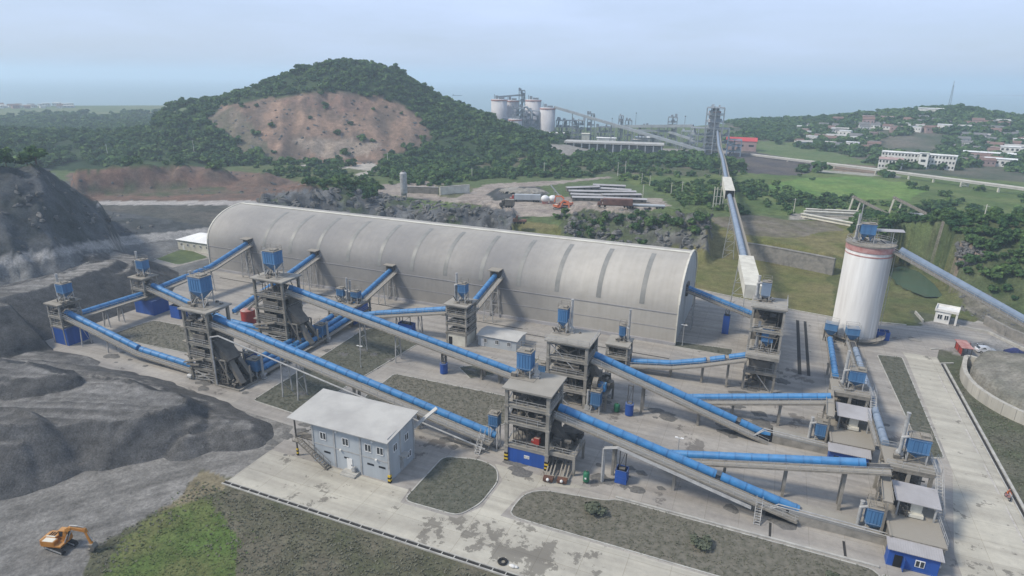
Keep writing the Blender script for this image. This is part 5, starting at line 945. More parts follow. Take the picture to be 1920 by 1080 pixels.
t = thing('air_receiver', 'small green upright tank beside the rear tension drum', 'tank', -5.6, -39.6, 0); c = MB(); c.lathe((0, 0, 0), [(.01, .2), (.6, .25), (.65, 1.5), (.5, 1.8), (.01, 1.9)], 16); add(c, 'shell', M['green'], t); add(MB().tube((0, 0, 1.8), (0, 0, 2.1), .12), 'fittings', M['grime'], t)
t = thing('water_tank', 'small red cylindrical tank beside the tall sooty tower', 'tank', -108.4, -35.0, 0); c = MB(); c.lathe((0, 0, 0), [(1.85, 0), (1.85, 4.9), (.4, 5.3), (.01, 5.32)], 28); o = add(c, 'shell', M['red'], t); c = MB(); c.bar((.5, -.2, 5.1), (7.0, -1.5, 10.0), .5, .4); add(c, 'fill_chute', M['dusty'], t)
for k, (uu, vv) in enumerate(((-10.6, -67.8), (-8.3, -67.3))):
    t = thing('rail_skid', ('rusty feeder skid under the tower, nearer the blue panel', 'rusty feeder skid under the tower, nearer the green tank')[k], 'skid', uu, vv, 0, R(8)); c = MB(); c.b2((-.85, -.2, .25), (.85, .9, .8)); add(c, 'buffer', M['rust'], t); c = MB()
    for x in (-.6, 0, .6): c.bar((x, 0, .5), (x, 5.5, 1.4), .22, .3)
    c.bar((-.9, 1, .7), (.9, 1, .7), .2); add(c, 'rails', M['walk'], t); add(MB().ball((0, -.3, .75), .28), 'drive_motor', M['white'], t)
c = MB(); 
for a in range(24):
    pass
c.v = []; NT = 20
V_ = [((.55+.2*math.cos(p))*math.cos(a), (.55+.2*math.cos(p))*math.sin(a), .16+.2*math.sin(p)*.8) for a in [2*math.pi*k/NT for k in range(NT)] for p in [2*math.pi*j/8 for j in range(8)]]
c.add(V_, [(i*8+j, ((i+1) % NT)*8+j, ((i+1) % NT)*8+(j+1) % 8, i*8+(j+1) % 8) for i in range(NT) for j in range(8)]); tag(c.build('tyre', M['rubber'], loc=w(-10.2, -87.9, .05), smooth=True), 'old black tyre lying on the front road by the drain', 'tyre')
t = thing('rubbish_bag', 'crumpled pale sack lying beside the old tyre', 'sack', -8.6, -88.2, .05); add(MB().ball((0, 0, .2), .5, 10, 6, (1, .6, .45)).ball((.55, .1, .15), .3, 8, 5, (1, .8, .5)), 'sack', M['white'], t)
def lamp(lab, u, v, h_=5.5, kind='p'):
    t = thing('lamp_post', lab, 'lamp post', u, v, 0, 0, 'pale lamp posts in the yard'); c = MB(); c.tube((0, 0, 0), (0, 0, h_), .09, 8, .06); c.tube((0, 0, 0), (0, 0, .5), .15, 8); add(c, 'pole', M['galv'], t); c = MB(); c.bar((-.5, 0, h_), (.5, 0, h_), .1); c.box((-.5, 0, h_+.05), (.5, .3, .14)); c.box((.5, 0, h_+.05), (.5, .3, .14)); add(c, 'lamp_head', M['white'], t)
lamp('double headed lamp post in the grass under the long tubes', -65.6, -44.0, 5.6); lamp('lamp post on the grass strip at the hall corner', 1.8, .6, 5.8); lamp('lamp post by the kerb of the front grass', 8.6, -52.6, 4.8); lamp('lamp post beyond the fence rail near the curved wall', 81.0, 15.0, 7.5)
# ================================================================== BUILDINGS OF THE YARD
def window(root, c, wd, h_, face, bars=1):
    """face: unit outward direction in local axes ('f','b','l','r')"""
    dx, dy = dict(f=(0, -1), b=(0, 1), l=(-1, 0), r=(1, 0))[face]; m_ = MB(); g_ = MB(); t = .12
    def bx(mb, o, a, b, k, th):
        if dx == 0: mb.box((c[0]+o, c[1]+dy*k, c[2]+b[1]), (a, th, b[0]))
        else: mb.box((c[0]+dx*k, c[1]+o, c[2]+b[1]), (th, a, b[0]))
    for o, a, b in ((-wd/2, .09, (h_, 0)), (wd/2, .09, (h_, 0)), (0, .1, (h_, 0)), (0, wd+.09, (.09, h_/2)), (0, wd+.09, (.12, -h_/2))): bx(m_, o, a, b, .04, .12)
    f = m_.build('window', M['winwhite'], root); bx(g_, 0, wd-.02, (h_-.02, 0), .012, .03); g_.build('pane', M['glass'], f); return f
of = thing('office_building', 'two storey grey panel office with a big overhanging pale roof', 'office building', -50.6, -78.6, 0); L_, D_, Z_ = 15.6, 7.9, 8.0
add(MB().b2((0, 0, 0), (L_, D_, Z_)), 'wall', M['ltgrey'], of)
c = MB()
for x in (0, 4.6, 10.0, L_): c.b2((x-.16, -.1, 0), (x+.16, .02, Z_))
for y in (0.05, 3.6, D_): c.b2((L_-.02, y-.16, 0), (L_+.1, y+.16, Z_))
c.b2((-.05, -.06, 3.75), (L_+.06, .01, 3.95)); add(c, 'pilaster', M['galv'], of)
def slab4(P, t=.14): return MB().add([(*p[:2], p[2]) for p in P]+[(*p[:2], p[2]+t) for p in P], [(0,3,2,1),(4,5,6,7),(0,1,5,4),(1,2,6,5),(2,3,7,6),(3,0,4,7)])
rf = slab4([(-4.6, -.9, 8.05), (L_+.5, -.9, 8.05), (L_+.5, D_+1.2, 8.95), (-4.6, D_+1.2, 8.95)])
rfo = add(rf, 'roof', M['roof'], of)
c = MB(); c.add([(L_-.03, 0, Z_-.05), (L_-.03, D_, Z_-.05), (L_-.03, D_, 8.8), (L_-.03, 0, 8.42)], [(0, 1, 2, 3)]); c.add([(0, .02, Z_-.05), (L_, .02, Z_-.05), (L_, .02, 8.2), (0, .02, 8.2)], [(0, 1, 2, 3)]); add(c, 'gable', M['ltgrey'], of)
for x in (2.3, 7.0, 11.6, 14.0): window(of, (x, 0, 5.7), 1.25, 1.4, 'f')
for y in (2.0, 5.6): window(of, (L_, y, 5.7), 1.1, 1.4, 'r')
window(of, (L_, 6.2, 1.9), 1.2, 1.2, 'r')
for x in (2.9, 11.9, 14.2): add(MB().box((x, -.02, 2.6), (1.3, .08, .32)), 'vent_slot', M['black'], of)
add(MB().box((7.0, -.02, 2.55), (1.0, .08, .3)), 'vent_slot', M['black'], of)
d = add(MB().box((7.6, -.05, 1.5), (1.1, .1, 2.2)), 'door', M['white'], of); add(MB().box((8.0, -.14, 1.4), (.1, .08, .2)), 'handle', M['grime'], d)
add(MB().b2((6.6, -1.7, 0), (9.6, 0, .32)).b2((6.6, -1.2, .32), (9.6, 0, .48)), 'doorstep', M['kerb'], of)
c = MB(); c.tube((8.7, -.75, 1.1), (8.7, -.2, 1.1), .35, 12); c.box((8.7, -.4, .75), (.7, .6, .3)); add(c, 'exhaust_fan', M['galv'], of)
for x, z in ((5.2, 7.3), (12.6, 7.3), (5.9, 3.9), (13.2, 3.9)): add(MB().box((x, -.18, z), (.35, .3, .28)), 'wall_lamp', M['white'], of)
c = MB(); c.b2((L_, 3.0, 3.3), (L_+1.3, 4.6, 3.5)); c.bar((L_+1.25, 3.1, 3.3), (L_+.1, 3.1, 2.7), .08); add(c, 'porch_canopy', M['roof'], of); d = add(MB().box((L_+.04, 3.8, 1.1), (.1, 1.0, 2.1)), 'door', M['galv'], of)
c = MB()
for k in range(4): c.mat(k % 2).box((L_+.02, -.02, .25+k*.36), (.5, .5, .36))
add(c, 'hazard_stripes', [M['black'], M['yellow']], of)
for y in (.2, D_-.2): add(MB().bar((-4.0, y, 0), (-4.0, y, 8.1), .2), 'canopy_post', M['grime'], of)
c = MB()
for k in range(4): c.mat(k % 2).box((-4.0, .2, .25+k*.36), (.3, .3, .36))
add(c, 'hazard_stripes', [M['black'], M['yellow']], of)
c = MB(); c.bar((-4, .2, 7.9), (0, .2, 7.9), .16); c.bar((-4, .2, 4.4), (0, .2, 6.4), .12); c.b2((-4.2, .3, 3.8), (0, 1.8, 4.0)); add(c, 'landing', M['grime'], of)
stairs(of, [(-3.6, -.7, 3.9), (-2.3, -.7, 3.9), (3.8, -1.0, .1)], 1.0, 'staircase', 'dusty'); c = MB(); c.bar((L_, D_+.2, 6.2), (L_+2.9, D_+3.5, 9.0), .9, .2); add(c, 'link_bridge', M['roof'], of)
def shed(label, u, v, L, D, h, roofm='roof', wallm='ltgrey', rise=.8, nwin=3, over=.4, hip=False, rot=0, cat='shed', name='shed', group=None, dor=True):
    t = thing(name, label, cat, u, v, 0, rot, group); add(MB().b2((0, 0, 0), (L, D, h)), 'wall', M[wallm], t); o = over; e = L*.25 if hip else 0
    r_ = MB(); r_.add([(-o, -o, h), (L+o, -o, h), (L+o, D+o, h), (-o, D+o, h), (-o+e, D/2, h+rise), (L+o-e, D/2, h+rise)], [(0,1,5,4),(2,3,4,5),(1,2,5),(3,0,4),(0,3,2,1)]); add(r_, 'roof', M[roofm], t)
    for k in range(nwin): window(t, (L*(k+.6)/(nwin+.2), 0, h*.58), .95, 1.1, 'f')
    if dor: add(MB().box((L*.12, -.03, 1.0), (.9, .08, 2.0)), 'door', M['winwhite'], t)
    return t
shed('low pale grey shed with flat roof behind the mid yard tube', -46.4, -20.6, 10.6, 6.2, 2.9, rise=.5, nwin=3)
shed('white roofed low building by the grass at the left hall end', -193, 14.7, 24, 12, 4.0, 'whiteroof', 'cream', 2.0, 7, .5, True)
gt = thing('gate_lodge', 'small white flat roofed lodge with parapet beyond the yard kerb', 'gate lodge', 65.8, 48.6, 0, R(-16)); add(MB().b2((0, 0, 0), (3.6, 5.2, 3.4)), 'wall', M['white'], gt)
c = MB(); c.b2((-.3, -.3, 3.4), (5.4, 5.5, 3.6)); 
for a in (((-.3, -.3, 3.6), (5.4, -.12, 4.1)), ((-.3, 5.32, 3.6), (5.4, 5.5, 4.1)), ((-.3, -.12, 3.6), (-.12, 5.32, 4.1)), ((5.22, -.12, 3.6), (5.4, 5.32, 4.1))): c.b2(*a)
add(c, 'roof_parapet', M['white'], gt); window(gt, (1.2, 0, 1.8), 1.1, 1.4, 'f'); window(gt, (2.8, 0, 1.8), 1.0, 1.4, 'f'); add(MB().box((5.1, .1, 1.7), (.5, .5, 3.4)), 'porch_column', M['white'], gt); add(MB().box((3.62, 1.4, 1.1), (.06, .9, 2.1)), 'door', M['grime'], gt)
for lab, pts, h_, th in (('low pale garden wall left of the white lodge', [(62.0, 54.0), (62.8, 46.2)], .9, .3), ('low pale wall running from the lodge to the car', [(71.5, 46), (78, 44.5), (84, 33), (88, 31)], .7, .35), ('pale stone bank wall on the right behind the parked car', [(79, 52.5), (82, 44), (87, 36.5), (100, 31), (120, 24)], 2.6, .8)):
    t = thing('boundary_wall', lab, 'wall', pts[0][0], pts[0][1], 0); c = MB()
    for a, b in zip(pts[:-1], pts[1:]): c.bar((a[0]-pts[0][0], a[1]-pts[0][1], h_/2), (b[0]-pts[0][0], b[1]-pts[0][1], h_/2), th, h_)
    add(c, 'wall', M['stone' if h_ > 2 else 'kerb'], t)
# curved retaining wall round the mound
cwm = mat('rendered retaining wall', (.44,.42,.37), .85, (.31,.295,.26), .5, streak=True)
cwp = rnd([(67.4,18.6),(66,15.2),(64.1,7),(64.7,-1.4),(68.7,-9.2),(75.8,-14.6),(88,-18.6),(120,-24.6)], 6); c = MB()
for a, b in zip(cwp[:-2], cwp[1:-1]): c.bar((a[0]-66, a[1]-5, 1.1), (b[0]-66, b[1]-5, 1.1), .9, 3.0)
tag(c.build('retaining_wall', cwm, loc=w(66, 5, 0), rot=ANG), 'curved rendered retaining wall round the dry mound on the right', 'wall')
t = thing('bike_shed', 'long narrow shed with a faded red roof beside the parked car', 'shed', 67.4, 23.4, 0, R(4)); c = MB()
for x in (0, 2.0):
    for y in (0, 2.6, 5.2): c.bar((x, y, 0), (x, y, 2.2), .12)
add(c, 'post', M['grime'], t); add(MB().b2((-.35, -.35, 2.2), (2.3, 5.6, 2.34)), 'roof', M['redband'], t); add(MB().b2((.05, 0, .1), (.15, 5.2, 2.1)), 'back_panel', M['red'], t)
def car(label, u, v, rot):
    t = thing('parked_car', label, 'car', u, v, 0, rot); prof_ = [(-2.25, .35), (-2.3, .8), (-2.15, 1.05), (-1.95, 1.1), (-1.6, 1.62), (-.2, 1.7), (.55, 1.6), (1.25, 1.1), (2.1, .95), (2.3, .7), (2.25, .35)]
    c = MB(); n_ = len(prof_)
    for s in (-.9, .9): pass
    V_ = [(x, -(.9 if z < 1.15 else .74), z) for x, z in prof_]+[(x, (.9 if z < 1.15 else .74), z) for x, z in prof_]; c.add(V_, [tuple(range(n_)), tuple(range(2*n_-1, n_-1, -1))]+[(k, k+n_, (k+1) % n_+n_, (k+1) % n_) for k in range(n_)]); add(c, 'body', M['carwhite'], t)
    g_ = MB()
    for s in (-1, 1): g_.add([(-1.7, s*.865, 1.14), (1.05, s*.865, 1.14), (.5, s*.765, 1.55), (-1.45, s*.765, 1.55)], [(0, 1, 2, 3)])
    g_.add([(.66, -.7, 1.56), (1.22, -.78, 1.14), (1.22, .78, 1.14), (.66, .7, 1.56)], [(0, 1, 2, 3)]); g_.add([(-1.66, -.68, 1.6), (-1.98, -.76, 1.13), (-1.98, .76, 1.13), (-1.66, .68, 1.6)], [(0, 1, 2, 3)]); add(g_, 'windows', M['glass'], t)
    for x in (-1.4, 1.4):
        for s in (-1, 1):
            wl_ = add(MB().tube((x, s*.74, .34), (x, s*.93, .34), .34, 16), 'wheel', M['rubber'], t); add(MB().tube((x, s*.8, .34), (x, s*.945, .34), .2, 12), 'rim', M['galv'], wl_)
    for s in (-.65, .65): add(MB().box((2.25, s, .8), (.12, .35, .16)), 'headlight', M['winwhite'], t); add(MB().box((-2.26, s, .85), (.08, .25, .2)), 'tail_light', M['redband'], t)
    return t
car('white estate car parked beside the faded red shed', 73.6, 28.6, R(14))
def bike(label, u, v, rot, colm='redband', z=0, grp='motorbikes near the red shed'):
    t = thing('motorbike', label, 'motorbike', u, v, z, rot, grp)
    for x in (-.65, .65): wl_ = add(MB().tube((x, -.06, .3), (x, .06, .3), .3, 14), 'wheel', M['rubber'], t); add(MB().tube((x, -.07, .3), (x, .07, .3), .14, 10), 'rim', M['galv'], wl_)
    c = MB(); c.bar((-.6, 0, .45), (.35, 0, .6), .28, .3); c.bar((.65, 0, .3), (.42, 0, 1.0), .1); c.box((.15, 0, .75), (.4, .28, .25)); c.box((-.1, 0, .42), (.4, .3, .25)); add(c, 'frame', M[colm], t)
    add(MB().box((-.35, 0, .76), (.7, .26, .1)), 'seat', M['rubber'], t); add(MB().bar((.42, -.36, 1.02), (.42, .36, 1.02), .05), 'handlebar', M['galv'], t); return t
bike('red motorbike parked left of the white car', 71.0, 31.6, R(80)); bike('pale motorbike parked behind the white car', 72.6, 31.9, R(75), 'winwhite'); bike('dark motorbike parked behind the white car', 74.0, 31.9, R(85), 'grime')
# tarp covered heap by the right edge
def heap(name, label, cat, u, v, z, sx_, sy_, h_, m_, seed, rough=.35, world=None):
    n_ = 22; V_ = []; rs = np.random.RandomState(seed)
    gx, gy = np.meshgrid(np.linspace(-1.15, 1.15, n_), np.linspace(-1.15, 1.15, n_)); rr = np.hypot(gx, gy); zz = h_*np.clip(1-rr, -.15, 1)**1.0*(1+0*rr) if False else h_*np.where(rr < 1, np.sqrt(np.clip(1-rr, 0, 1)), -.15)
    zz = zz+fbm(gx*sx_, gy*sy_, 1.5, 3, seed)*rough*h_*2*(rr < 1); V_ = np.stack([gx*sx_, gy*sy_, zz], -1).reshape(-1, 3)
    c = MB(); c.add([tuple(p) for p in V_], [(i*n_+k, i*n_+k+1, (i+1)*n_+k+1, (i+1)*n_+k) for i in range(n_-1) for k in range(n_-1) if rr[i, k] < 1.05])
    o = c.build(name, m_, loc=world or w(u, v, z), rot=ANG, smooth=False); return tag(o, label, cat)
heap('tarpaulin_heap', 'dark blue tarpaulin heap beyond the white car', 'tarpaulin heap', 80.5, 30.5, 0, 2.6, 2.2, 1.7, M['darkblue'], 3)
heap('scrap_heap', 'dark scrap heap behind the blue tarpaulin on the right edge', 'scrap heap', 87, 28.5, 0, 4.5, 3.2, 2.0, M['grime'], 4)
heap('rubble_heap', 'small dark rubble pile on the concrete before the lodge', 'rubble heap', 58.4, 30.4, .02, 1.6, 1.0, .5, M['concdark'], 5)
# person on a motorbike by the roadside kerb
bike('red motorbike standing at the roadside kerb under its rider', 60.6, -41.4, R(-80), 'redband', .05, None)
def person(label, u, v, z, rot):
    t = thing('person', label, 'person', u, v, z, rot); P_ = dict(pel=(-.25, 0, .88), sp=(-.2, 0, 1.12), ch=(-.1, 0, 1.36), nk=(-.04, 0, 1.54), hd=(0, 0, 1.68), tp=(.0, 0, 1.8))
    V_ = [P_['pel'], P_['sp'], P_['ch'], P_['nk'], P_['hd'], P_['tp']]; rad = [.15, .14, .17, .06, .10, .07]; E_ = [(0, 1), (1, 2), (2, 3), (3, 4), (4, 5)]
    for s in (-1, 1):
        b = len(V_); V_ += [(-.1, s*.2, 1.42), (.08, s*.26, 1.2), (.36, s*.3, 1.08), (.43, s*.3, 1.05)]; rad += [.065, .05, .038, .035]; E_ += [(2, b), (b, b+1), (b+1, b+2), (b+2, b+3)]
        b = len(V_); V_ += [(-.22, s*.14, .86), (.16, s*.22, .78), (.05, s*.22, .36), (.18, s*.22, .32)]; rad += [.095, .07, .05, .04]; E_ += [(0, b), (b, b+1), (b+1, b+2), (b+2, b+3)]
    me = bpy.data.meshes.new('body'); me.from_pydata(V_, E_, []); o = bpy.data.objects.new('body', me); COL.objects.link(o); o.parent = t
    sk_ = o.modifiers.new('skin', 'SKIN'); ss = o.modifiers.new('sub', 'SUBSURF'); ss.levels = ss.render_levels = 1
    if not me.skin_vertices: me.attributes  # layer is created with the modifier
    for i, sv in enumerate(me.skin_vertices[0].data): sv.radius = (rad[i], rad[i]); sv.use_root = (i == 0)
    me.materials.append(M['cloth']); dg = bpy.context.evaluated_depsgraph_get(); em = bpy.data.meshes.new_from_object(o.evaluated_get(dg)); o.modifiers.clear(); o.data = em
    em.materials.clear(); [em.materials.append(M[k]) for k in ('cloth', 'trousers', 'skin', 'rubber')]
    for p in em.polygons: c_ = p.center; p.material_index = (2 if c_.z > 1.53 else 1 if c_.z < .93 else 2 if c_.x > .33 else 0); p.use_smooth = True
    for p in em.polygons:
        if p.center.z < .37: p.material_index = 3
    add(MB().ball((0, 0, 1.74), .125, 12, 7), 'helmet', M['red'], t); return t
person('person in an orange jacket and red helmet on the roadside motorbike', 60.6, -41.4, .05, R(-80))
# ---------------------------------------------------------------- excavator
def excavator(label, loc, rot, body='orange', scale=1.0, group=None, slew=R(16)):
    t = wthing('excavator', label, 'excavator', loc, rot, group, scale)
    for s in (-1, 1):
        tr_ = MB(); y = s*1.1; pts = [(-1.9, .0), (-2.25, .35), (-2.15, .7), (-1.8, .85), (1.8, .85), (2.15, .7), (2.25, .35), (1.9, 0)]; n_ = len(pts); tr_.add([(x, y-.28, z) for x, z in pts]+[(x, y+.28, z) for x, z in pts], [tuple(range(n_)), tuple(range(2*n_-1, n_-1, -1))]+[(k, k+n_, (k+1) % n_+n_, (k+1) % n_) for k in range(n_)])
        for k in range(12): tr_.box((-1.8+k*.33, y, .87), (.12, .58, .06))
        o = add(tr_, 'track', M['rubber'], t); r_ = MB(); r_.bar((-1.7, y, .42), (1.7, y, .42), .6, .3); [r_.tube((x, y-.3, .4), (x, y+.3, .4), .2, 12) for x in (-1.8, -.9, 0, .9, 1.8)]; add(r_, 'rollers', M['galv'], o)
    up = bpy.data.objects.new('upper_works', None); 
    cs, sn = math.cos(slew), math.sin(slew)
    def rt(mb): mb.v = [(x*cs-y*sn, x*sn+y*cs, z) for x, y, z in mb.v]; return mb
    c = MB(); c.tube((0, 0, .8), (0, 0, 1.05), .7, 16); c.b2((-2.3, -1.35, 1.05), (1.2, 1.35, 1.35)); c.b2((-2.3, -1.35, 1.35), (.1, -.35, 2.05)); c.b2((-2.3, -.35, 1.35), (-.5, 1.35, 2.1)); c.add([(-2.7, -1.1, 1.15), (-2.3, -1.35, 1.1), (-2.3, 1.35, 1.1), (-2.7, 1.1, 1.15), (-2.65, -1.05, 2.05), (-2.3, -1.35, 2.1), (-2.3, 1.35, 2.1), (-2.65, 1.05, 2.05)], [(0,3,2,1),(4,5,6,7),(0,1,5,4),(2,3,7,6),(3,0,4,7)]); add(rt(c), 'house', M[body], t)
    c = MB(); [c.box((-1.9+k*.42, .5, 2.12), (.22, .9, .05)) for k in range(3)]; c.box((-1.2, -.8, 2.08), (1.1, .7, .05)); add(rt(c), 'engine_vents', M['black'], t)
    c = MB(); c.b2((-1.95, -1.3, 2.05), (-.1, -.4, 2.11)); c.b2((-2.2, -.2, 2.1), (-.6, .0, 2.2)); add(rt(c), 'hood_plates', M['cream'], t)
    c = MB(); c.add([(-.4, .4, 1.35), (1.15, .4, 1.35), (1.15, 1.35, 1.35), (-.4, 1.35, 1.35), (-.35, .42, 2.9), (.8, .42, 2.9), (.8, 1.33, 2.9), (-.35, 1.33, 2.9)], [(0,3,2,1),(4,5,6,7),(0,1,5,4),(1,2,6,5),(2,3,7,6),(3,0,4,7)]); cb_ = add(rt(c), 'cab', M['glass'], t); c = MB(); c.b2((-.42, .38, 2.88), (.84, 1.37, 2.98)); [c.bar((a, y, 1.35), (b, y, 2.9), .1) for a, b in ((-.4, -.36), (1.15, .8)) for y in (.42, 1.33)]; c.b2((-.42, .38, 1.33), (1.17, 1.37, 1.75)); add(rt(c), 'cab_frame', M[body], cb_)
    c = MB()
    for y in (-.17, .17): pass
    for a, b, h_ in (((.9, 0, 1.5), (1.5, 0, 3.5), .6), ((1.5, 0, 3.5), (2.6, 0, 4.25), .62), ((2.6, 0, 4.25), (5.2, 0, 3.95), .5)): c.bar(a, b, .42, h_)
    c.ball((1.5, 0, 3.5), .36, 10, 6); c.ball((2.6, 0, 4.25), .33, 10, 6); add(rt(c), 'boom', M[body], t)
    c = MB(); c.bar((5.05, 0, 4.35), (5.75, 0, 1.35), .32, .46); c.bar((5.1, 0, 4.4), (4.9, 0, 3.8), .3, .4); add(rt(c), 'stick', M[body], t)
    c = MB(); c.tube((2.5, 0, 4.65), (4.0, 0, 4.72), .12, 8); c.tube((4.0, 0, 4.72), (5.0, 0, 4.55), .07, 8); add(rt(c), 'hydraulic_ram', M['galv'], t); [add(rt(MB().tube((1.1, y, 1.3), (2.0, y, 3.0), .1, 8)), 'hydraulic_ram', M['galv'], t) for y in (-.33, .33)]; add(rt(MB().tube((5.35, .0, 3.7), (6.0, 0, 2.0), .09, 8)), 'hydraulic_ram', M['galv'], t)
    c = MB(); pr = [(5.35, 1.45), (6.1, 1.5), (6.45, .95), (6.25, .35), (5.6, .12), (5.15, .4), (5.45, .5), (5.8, .8)]; n_ = len(pr); c.add([(x, -.5, z) for x, z in pr]+[(x, .5, z) for x, z in pr], [tuple(range(n_)), tuple(range(2*n_-1, n_-1, -1))]+[(k, k+n_, (k+1) % n_+n_, (k+1) % n_) for k in range(n_)]); [c.box((5.1, y, .36), (.3, .12, .12)) for y in (-.4, -.13, .13, .4)]; add(rt(c), 'bucket', M['dusty'], t)
    return t
p = w(-69.6, -110.6); exz = hgt(p[0], p[1])
exc = excavator('yellow orange tracked excavator working on the grey gravel in front', (p[0], p[1], exz+.02), ANG+R(2), 'orange', .86, None, R(14))
# ================================================================== MID GROUND
def gp(px, py, z=None, d0=None):
    """ground point seen at a pixel: march along the ray over the terrain"""
    d = ray(px, py); hl = math.hypot(d[0], d[1]); ts = np.linspace(150, 2300, 4300); X = d[0]/hl*ts; Y = d[1]/hl*ts; Z = HC+d[2]/hl*ts; hz_ = height(X, Y); k = np.argmax(hz_ >= Z)
    if k == 0: return (0., 0., -99.)
    return (float(X[k]), float(Y[k]), float(hz_[k]))
def dirang(a, b): return math.atan2(b[1]-a[1], b[0]-a[0])
def heading(p): return math.atan2(p[1], p[0])-math.pi/2     # local x to the right as seen from the road
t = wthing('batching_silo', 'slim grey upright silo standing by the dirt yard', 'silo', gp(758, 374)); c = MB(); c.lathe((0, 0, 0), [(1.0, 2.0), (1.8, 3.4), (1.8, 13.2), (1.2, 14.0), (.01, 14.2)], 20); add(c, 'shell', M['galv'], t)
for a in range(4): add(MB().bar((1.6*math.cos(a*1.57+.8), 1.6*math.sin(a*1.57+.8), -.3), (1.6*math.cos(a*1.57+.8), 1.6*math.sin(a*1.57+.8), 4), .25), 'leg', M['galv'], t)
add(MB().box((0, 0, 14.4), (1.2, 1.2, .6)), 'filter', M['grime'], t)
for lab, a, b, h_, m_ in (('tan masonry bay wall behind the slim grey silo', (825, 366), (880, 362), 4.2, 'cream'), ('grey earth bay wall right of the slim grey silo', (764, 362), (822, 364), 3.4, 'concdark')):
    A, B = gp(*a), gp(*b); t = wthing('bay_wall', lab, 'wall', A, dirang(A, B)); L2 = math.hypot(B[0]-A[0], B[1]-A[1]); add(MB().b2((0, -.4, -.6), (L2, .4, h_)), 'wall', M[m_], t); add(MB().b2((-.1, -.5, h_), (L2+.1, .5, h_+.2)), 'coping', M['kerb'], t)
def longshed(label, a, b, wd, h_):
    A, B = gp(*a), gp(*b); L2 = math.hypot(B[0]-A[0], B[1]-A[1]); t = wthing('prefab_shed', label, 'prefab shed', A, dirang(A, B), 'white prefab sheds in the dirt yard'); c = MB().b2((0, 0, -.6), (L2, wd, h_)); add(c, 'wall', M['dusty'], t)
    add(MB().add([(-.3, -.4, h_), (L2+.3, -.4, h_), (L2+.3, wd+.4, h_), (-.3, wd+.4, h_), (-.3, wd/2, h_+.6), (L2+.3, wd/2, h_+.6)], [(0,1,5,4),(2,3,4,5),(1,2,5),(3,0,4),(0,3,2,1)]), 'roof', M['rooflav'], t)
    for k in range(int(L2/4)): add(MB().box((2+k*4, -.02, h_*.6), (1.0, .06, .8)), 'window', M['glass'], t)
ords = ['farthest', 'second farthest', 'second nearest', 'nearest']
for k in range(4): longshed(f'white roofed prefab shed, {ords[k]} of the four in the left row', (1064+k*3.0, 360+k*6), (1124+k*3.5, 360.5+k*6), 3.4, 2.1)
ords = ['farthest', 'second farthest', 'middle', 'second nearest', 'nearest']
for k in range(5): longshed(f'white roofed prefab shed, {ords[k]} of the five in the right row', (1112+k*6, 354+k*6.4), (1172+k*10, 354.5+k*6.6), 3.4, 2.1)
def truck(label, px, py, rot, L=12, sidem='ltgrey', cabm='red', flat=False, grp='trucks in the dirt yard'):
    P_ = gp(px, py); t = wthing('parked_truck', label, 'truck', P_, heading(P_)+rot, grp); add(MB().b2((0, -1.25, .9), (1.2, 1.25, 2.0)).b2((1.2, -1.25, .9), (2.0, 1.25, 3.2)), 'cab', M[cabm], t); add(MB().b2((1.0, -1.15, 2.0), (1.22, 1.15, 2.9)), 'windscreen', M['glass'], t)
    add(MB().b2((0, -1.0, .7), (L, 1.0, 1.0)), 'chassis', M['grime'], t); add(MB().b2((2.4, -1.3, 1.0), (L, 1.3, 1.6 if flat else 3.6)), 'load_body', M[sidem], t)
    for x in (.9, 3.2, L-3.4, L-2.2, L-1.0):
        for s in (-1, 1): add(MB().tube((x, s*.85, .5), (x, s*1.25, .5), .5, 12), 'wheel', M['rubber'], t)
truck('long truck with a pale box body and red cab in the dirt yard', 956, 377, R(-4), 15.5, 'ltgrey', 'red'); truck('long brown sided truck parked in front of the prefab sheds', 1120, 388, R(2), 15, 'brownwall', 'brownwall'); truck('pale flat trailer truck right of the brown truck', 1172, 389, R(2), 17, 'ltgrey', 'brownwall', True); truck('small dark tipper truck parked low in the dirt yard', 962, 419, R(-6), 5.6, 'brownwall', 'rust', True); truck('dark green truck on the track left of the red cab truck', 937, 388, R(-10), 6.5, 'dusty', 'grime')
P_ = gp(1062, 388); excavator('orange excavator left of the prefab sheds, boom towards them', P_, heading(P_)+R(5), 'orange2', 1.15, 'orange excavators in the dirt yard', R(150)); P_ = gp(1048, 393); excavator('orange excavator with its boom raised beside the long truck', P_, heading(P_)+R(-20), 'orange2', 1.1, 'orange excavators in the dirt yard', R(-20))
for k, px in enumerate((1022, 1036)):
    P_ = gp(px, 382); t = wthing('mixer_drum', ('white mixer drum beside the long truck', 'white mixer drum nearer the orange excavators')[k], 'mixer drum', P_, heading(P_), 'white mixer drums'); add(MB().ball((0, 0, 2.6), 1.7, 14, 8, (1.25, 1, 1)), 'drum', M['winwhite'], t); add(MB().b2((-1.6, -.8, -.4), (1.6, .8, 1.2)), 'stand', M['redband'], t)
P_ = gp(1056, 378); t = wthing('loading_belt', 'slanting pale loading belt behind the orange excavators', 'loading belt', P_, heading(P_)+R(20)); add(MB().bar((-6, 3, 8.2), (0, 0, .6), 1.1, .5), 'belt', M['galv'], t); add(MB().bar((-4.2, 2.4, -.5), (-4.2, 2.4, 6), .25).bar((-2, 1.2, -.5), (-2, 1.2, 3.2), .25), 'leg', M['galv'], t)
for k, (px, py, a, b_, h_) in enumerate(((975, 362, 13, 5, 3.0), (1000, 360, 9, 4, 2.2))):
    P_ = gp(px, py); heap('scrap_heap', ('large dark spoil heap behind the long truck', 'smaller dark spoil heap right behind the long truck')[k], 'spoil heap', 0, 0, 0, a, b_, h_, M['concdark'], 11+k, world=P_)
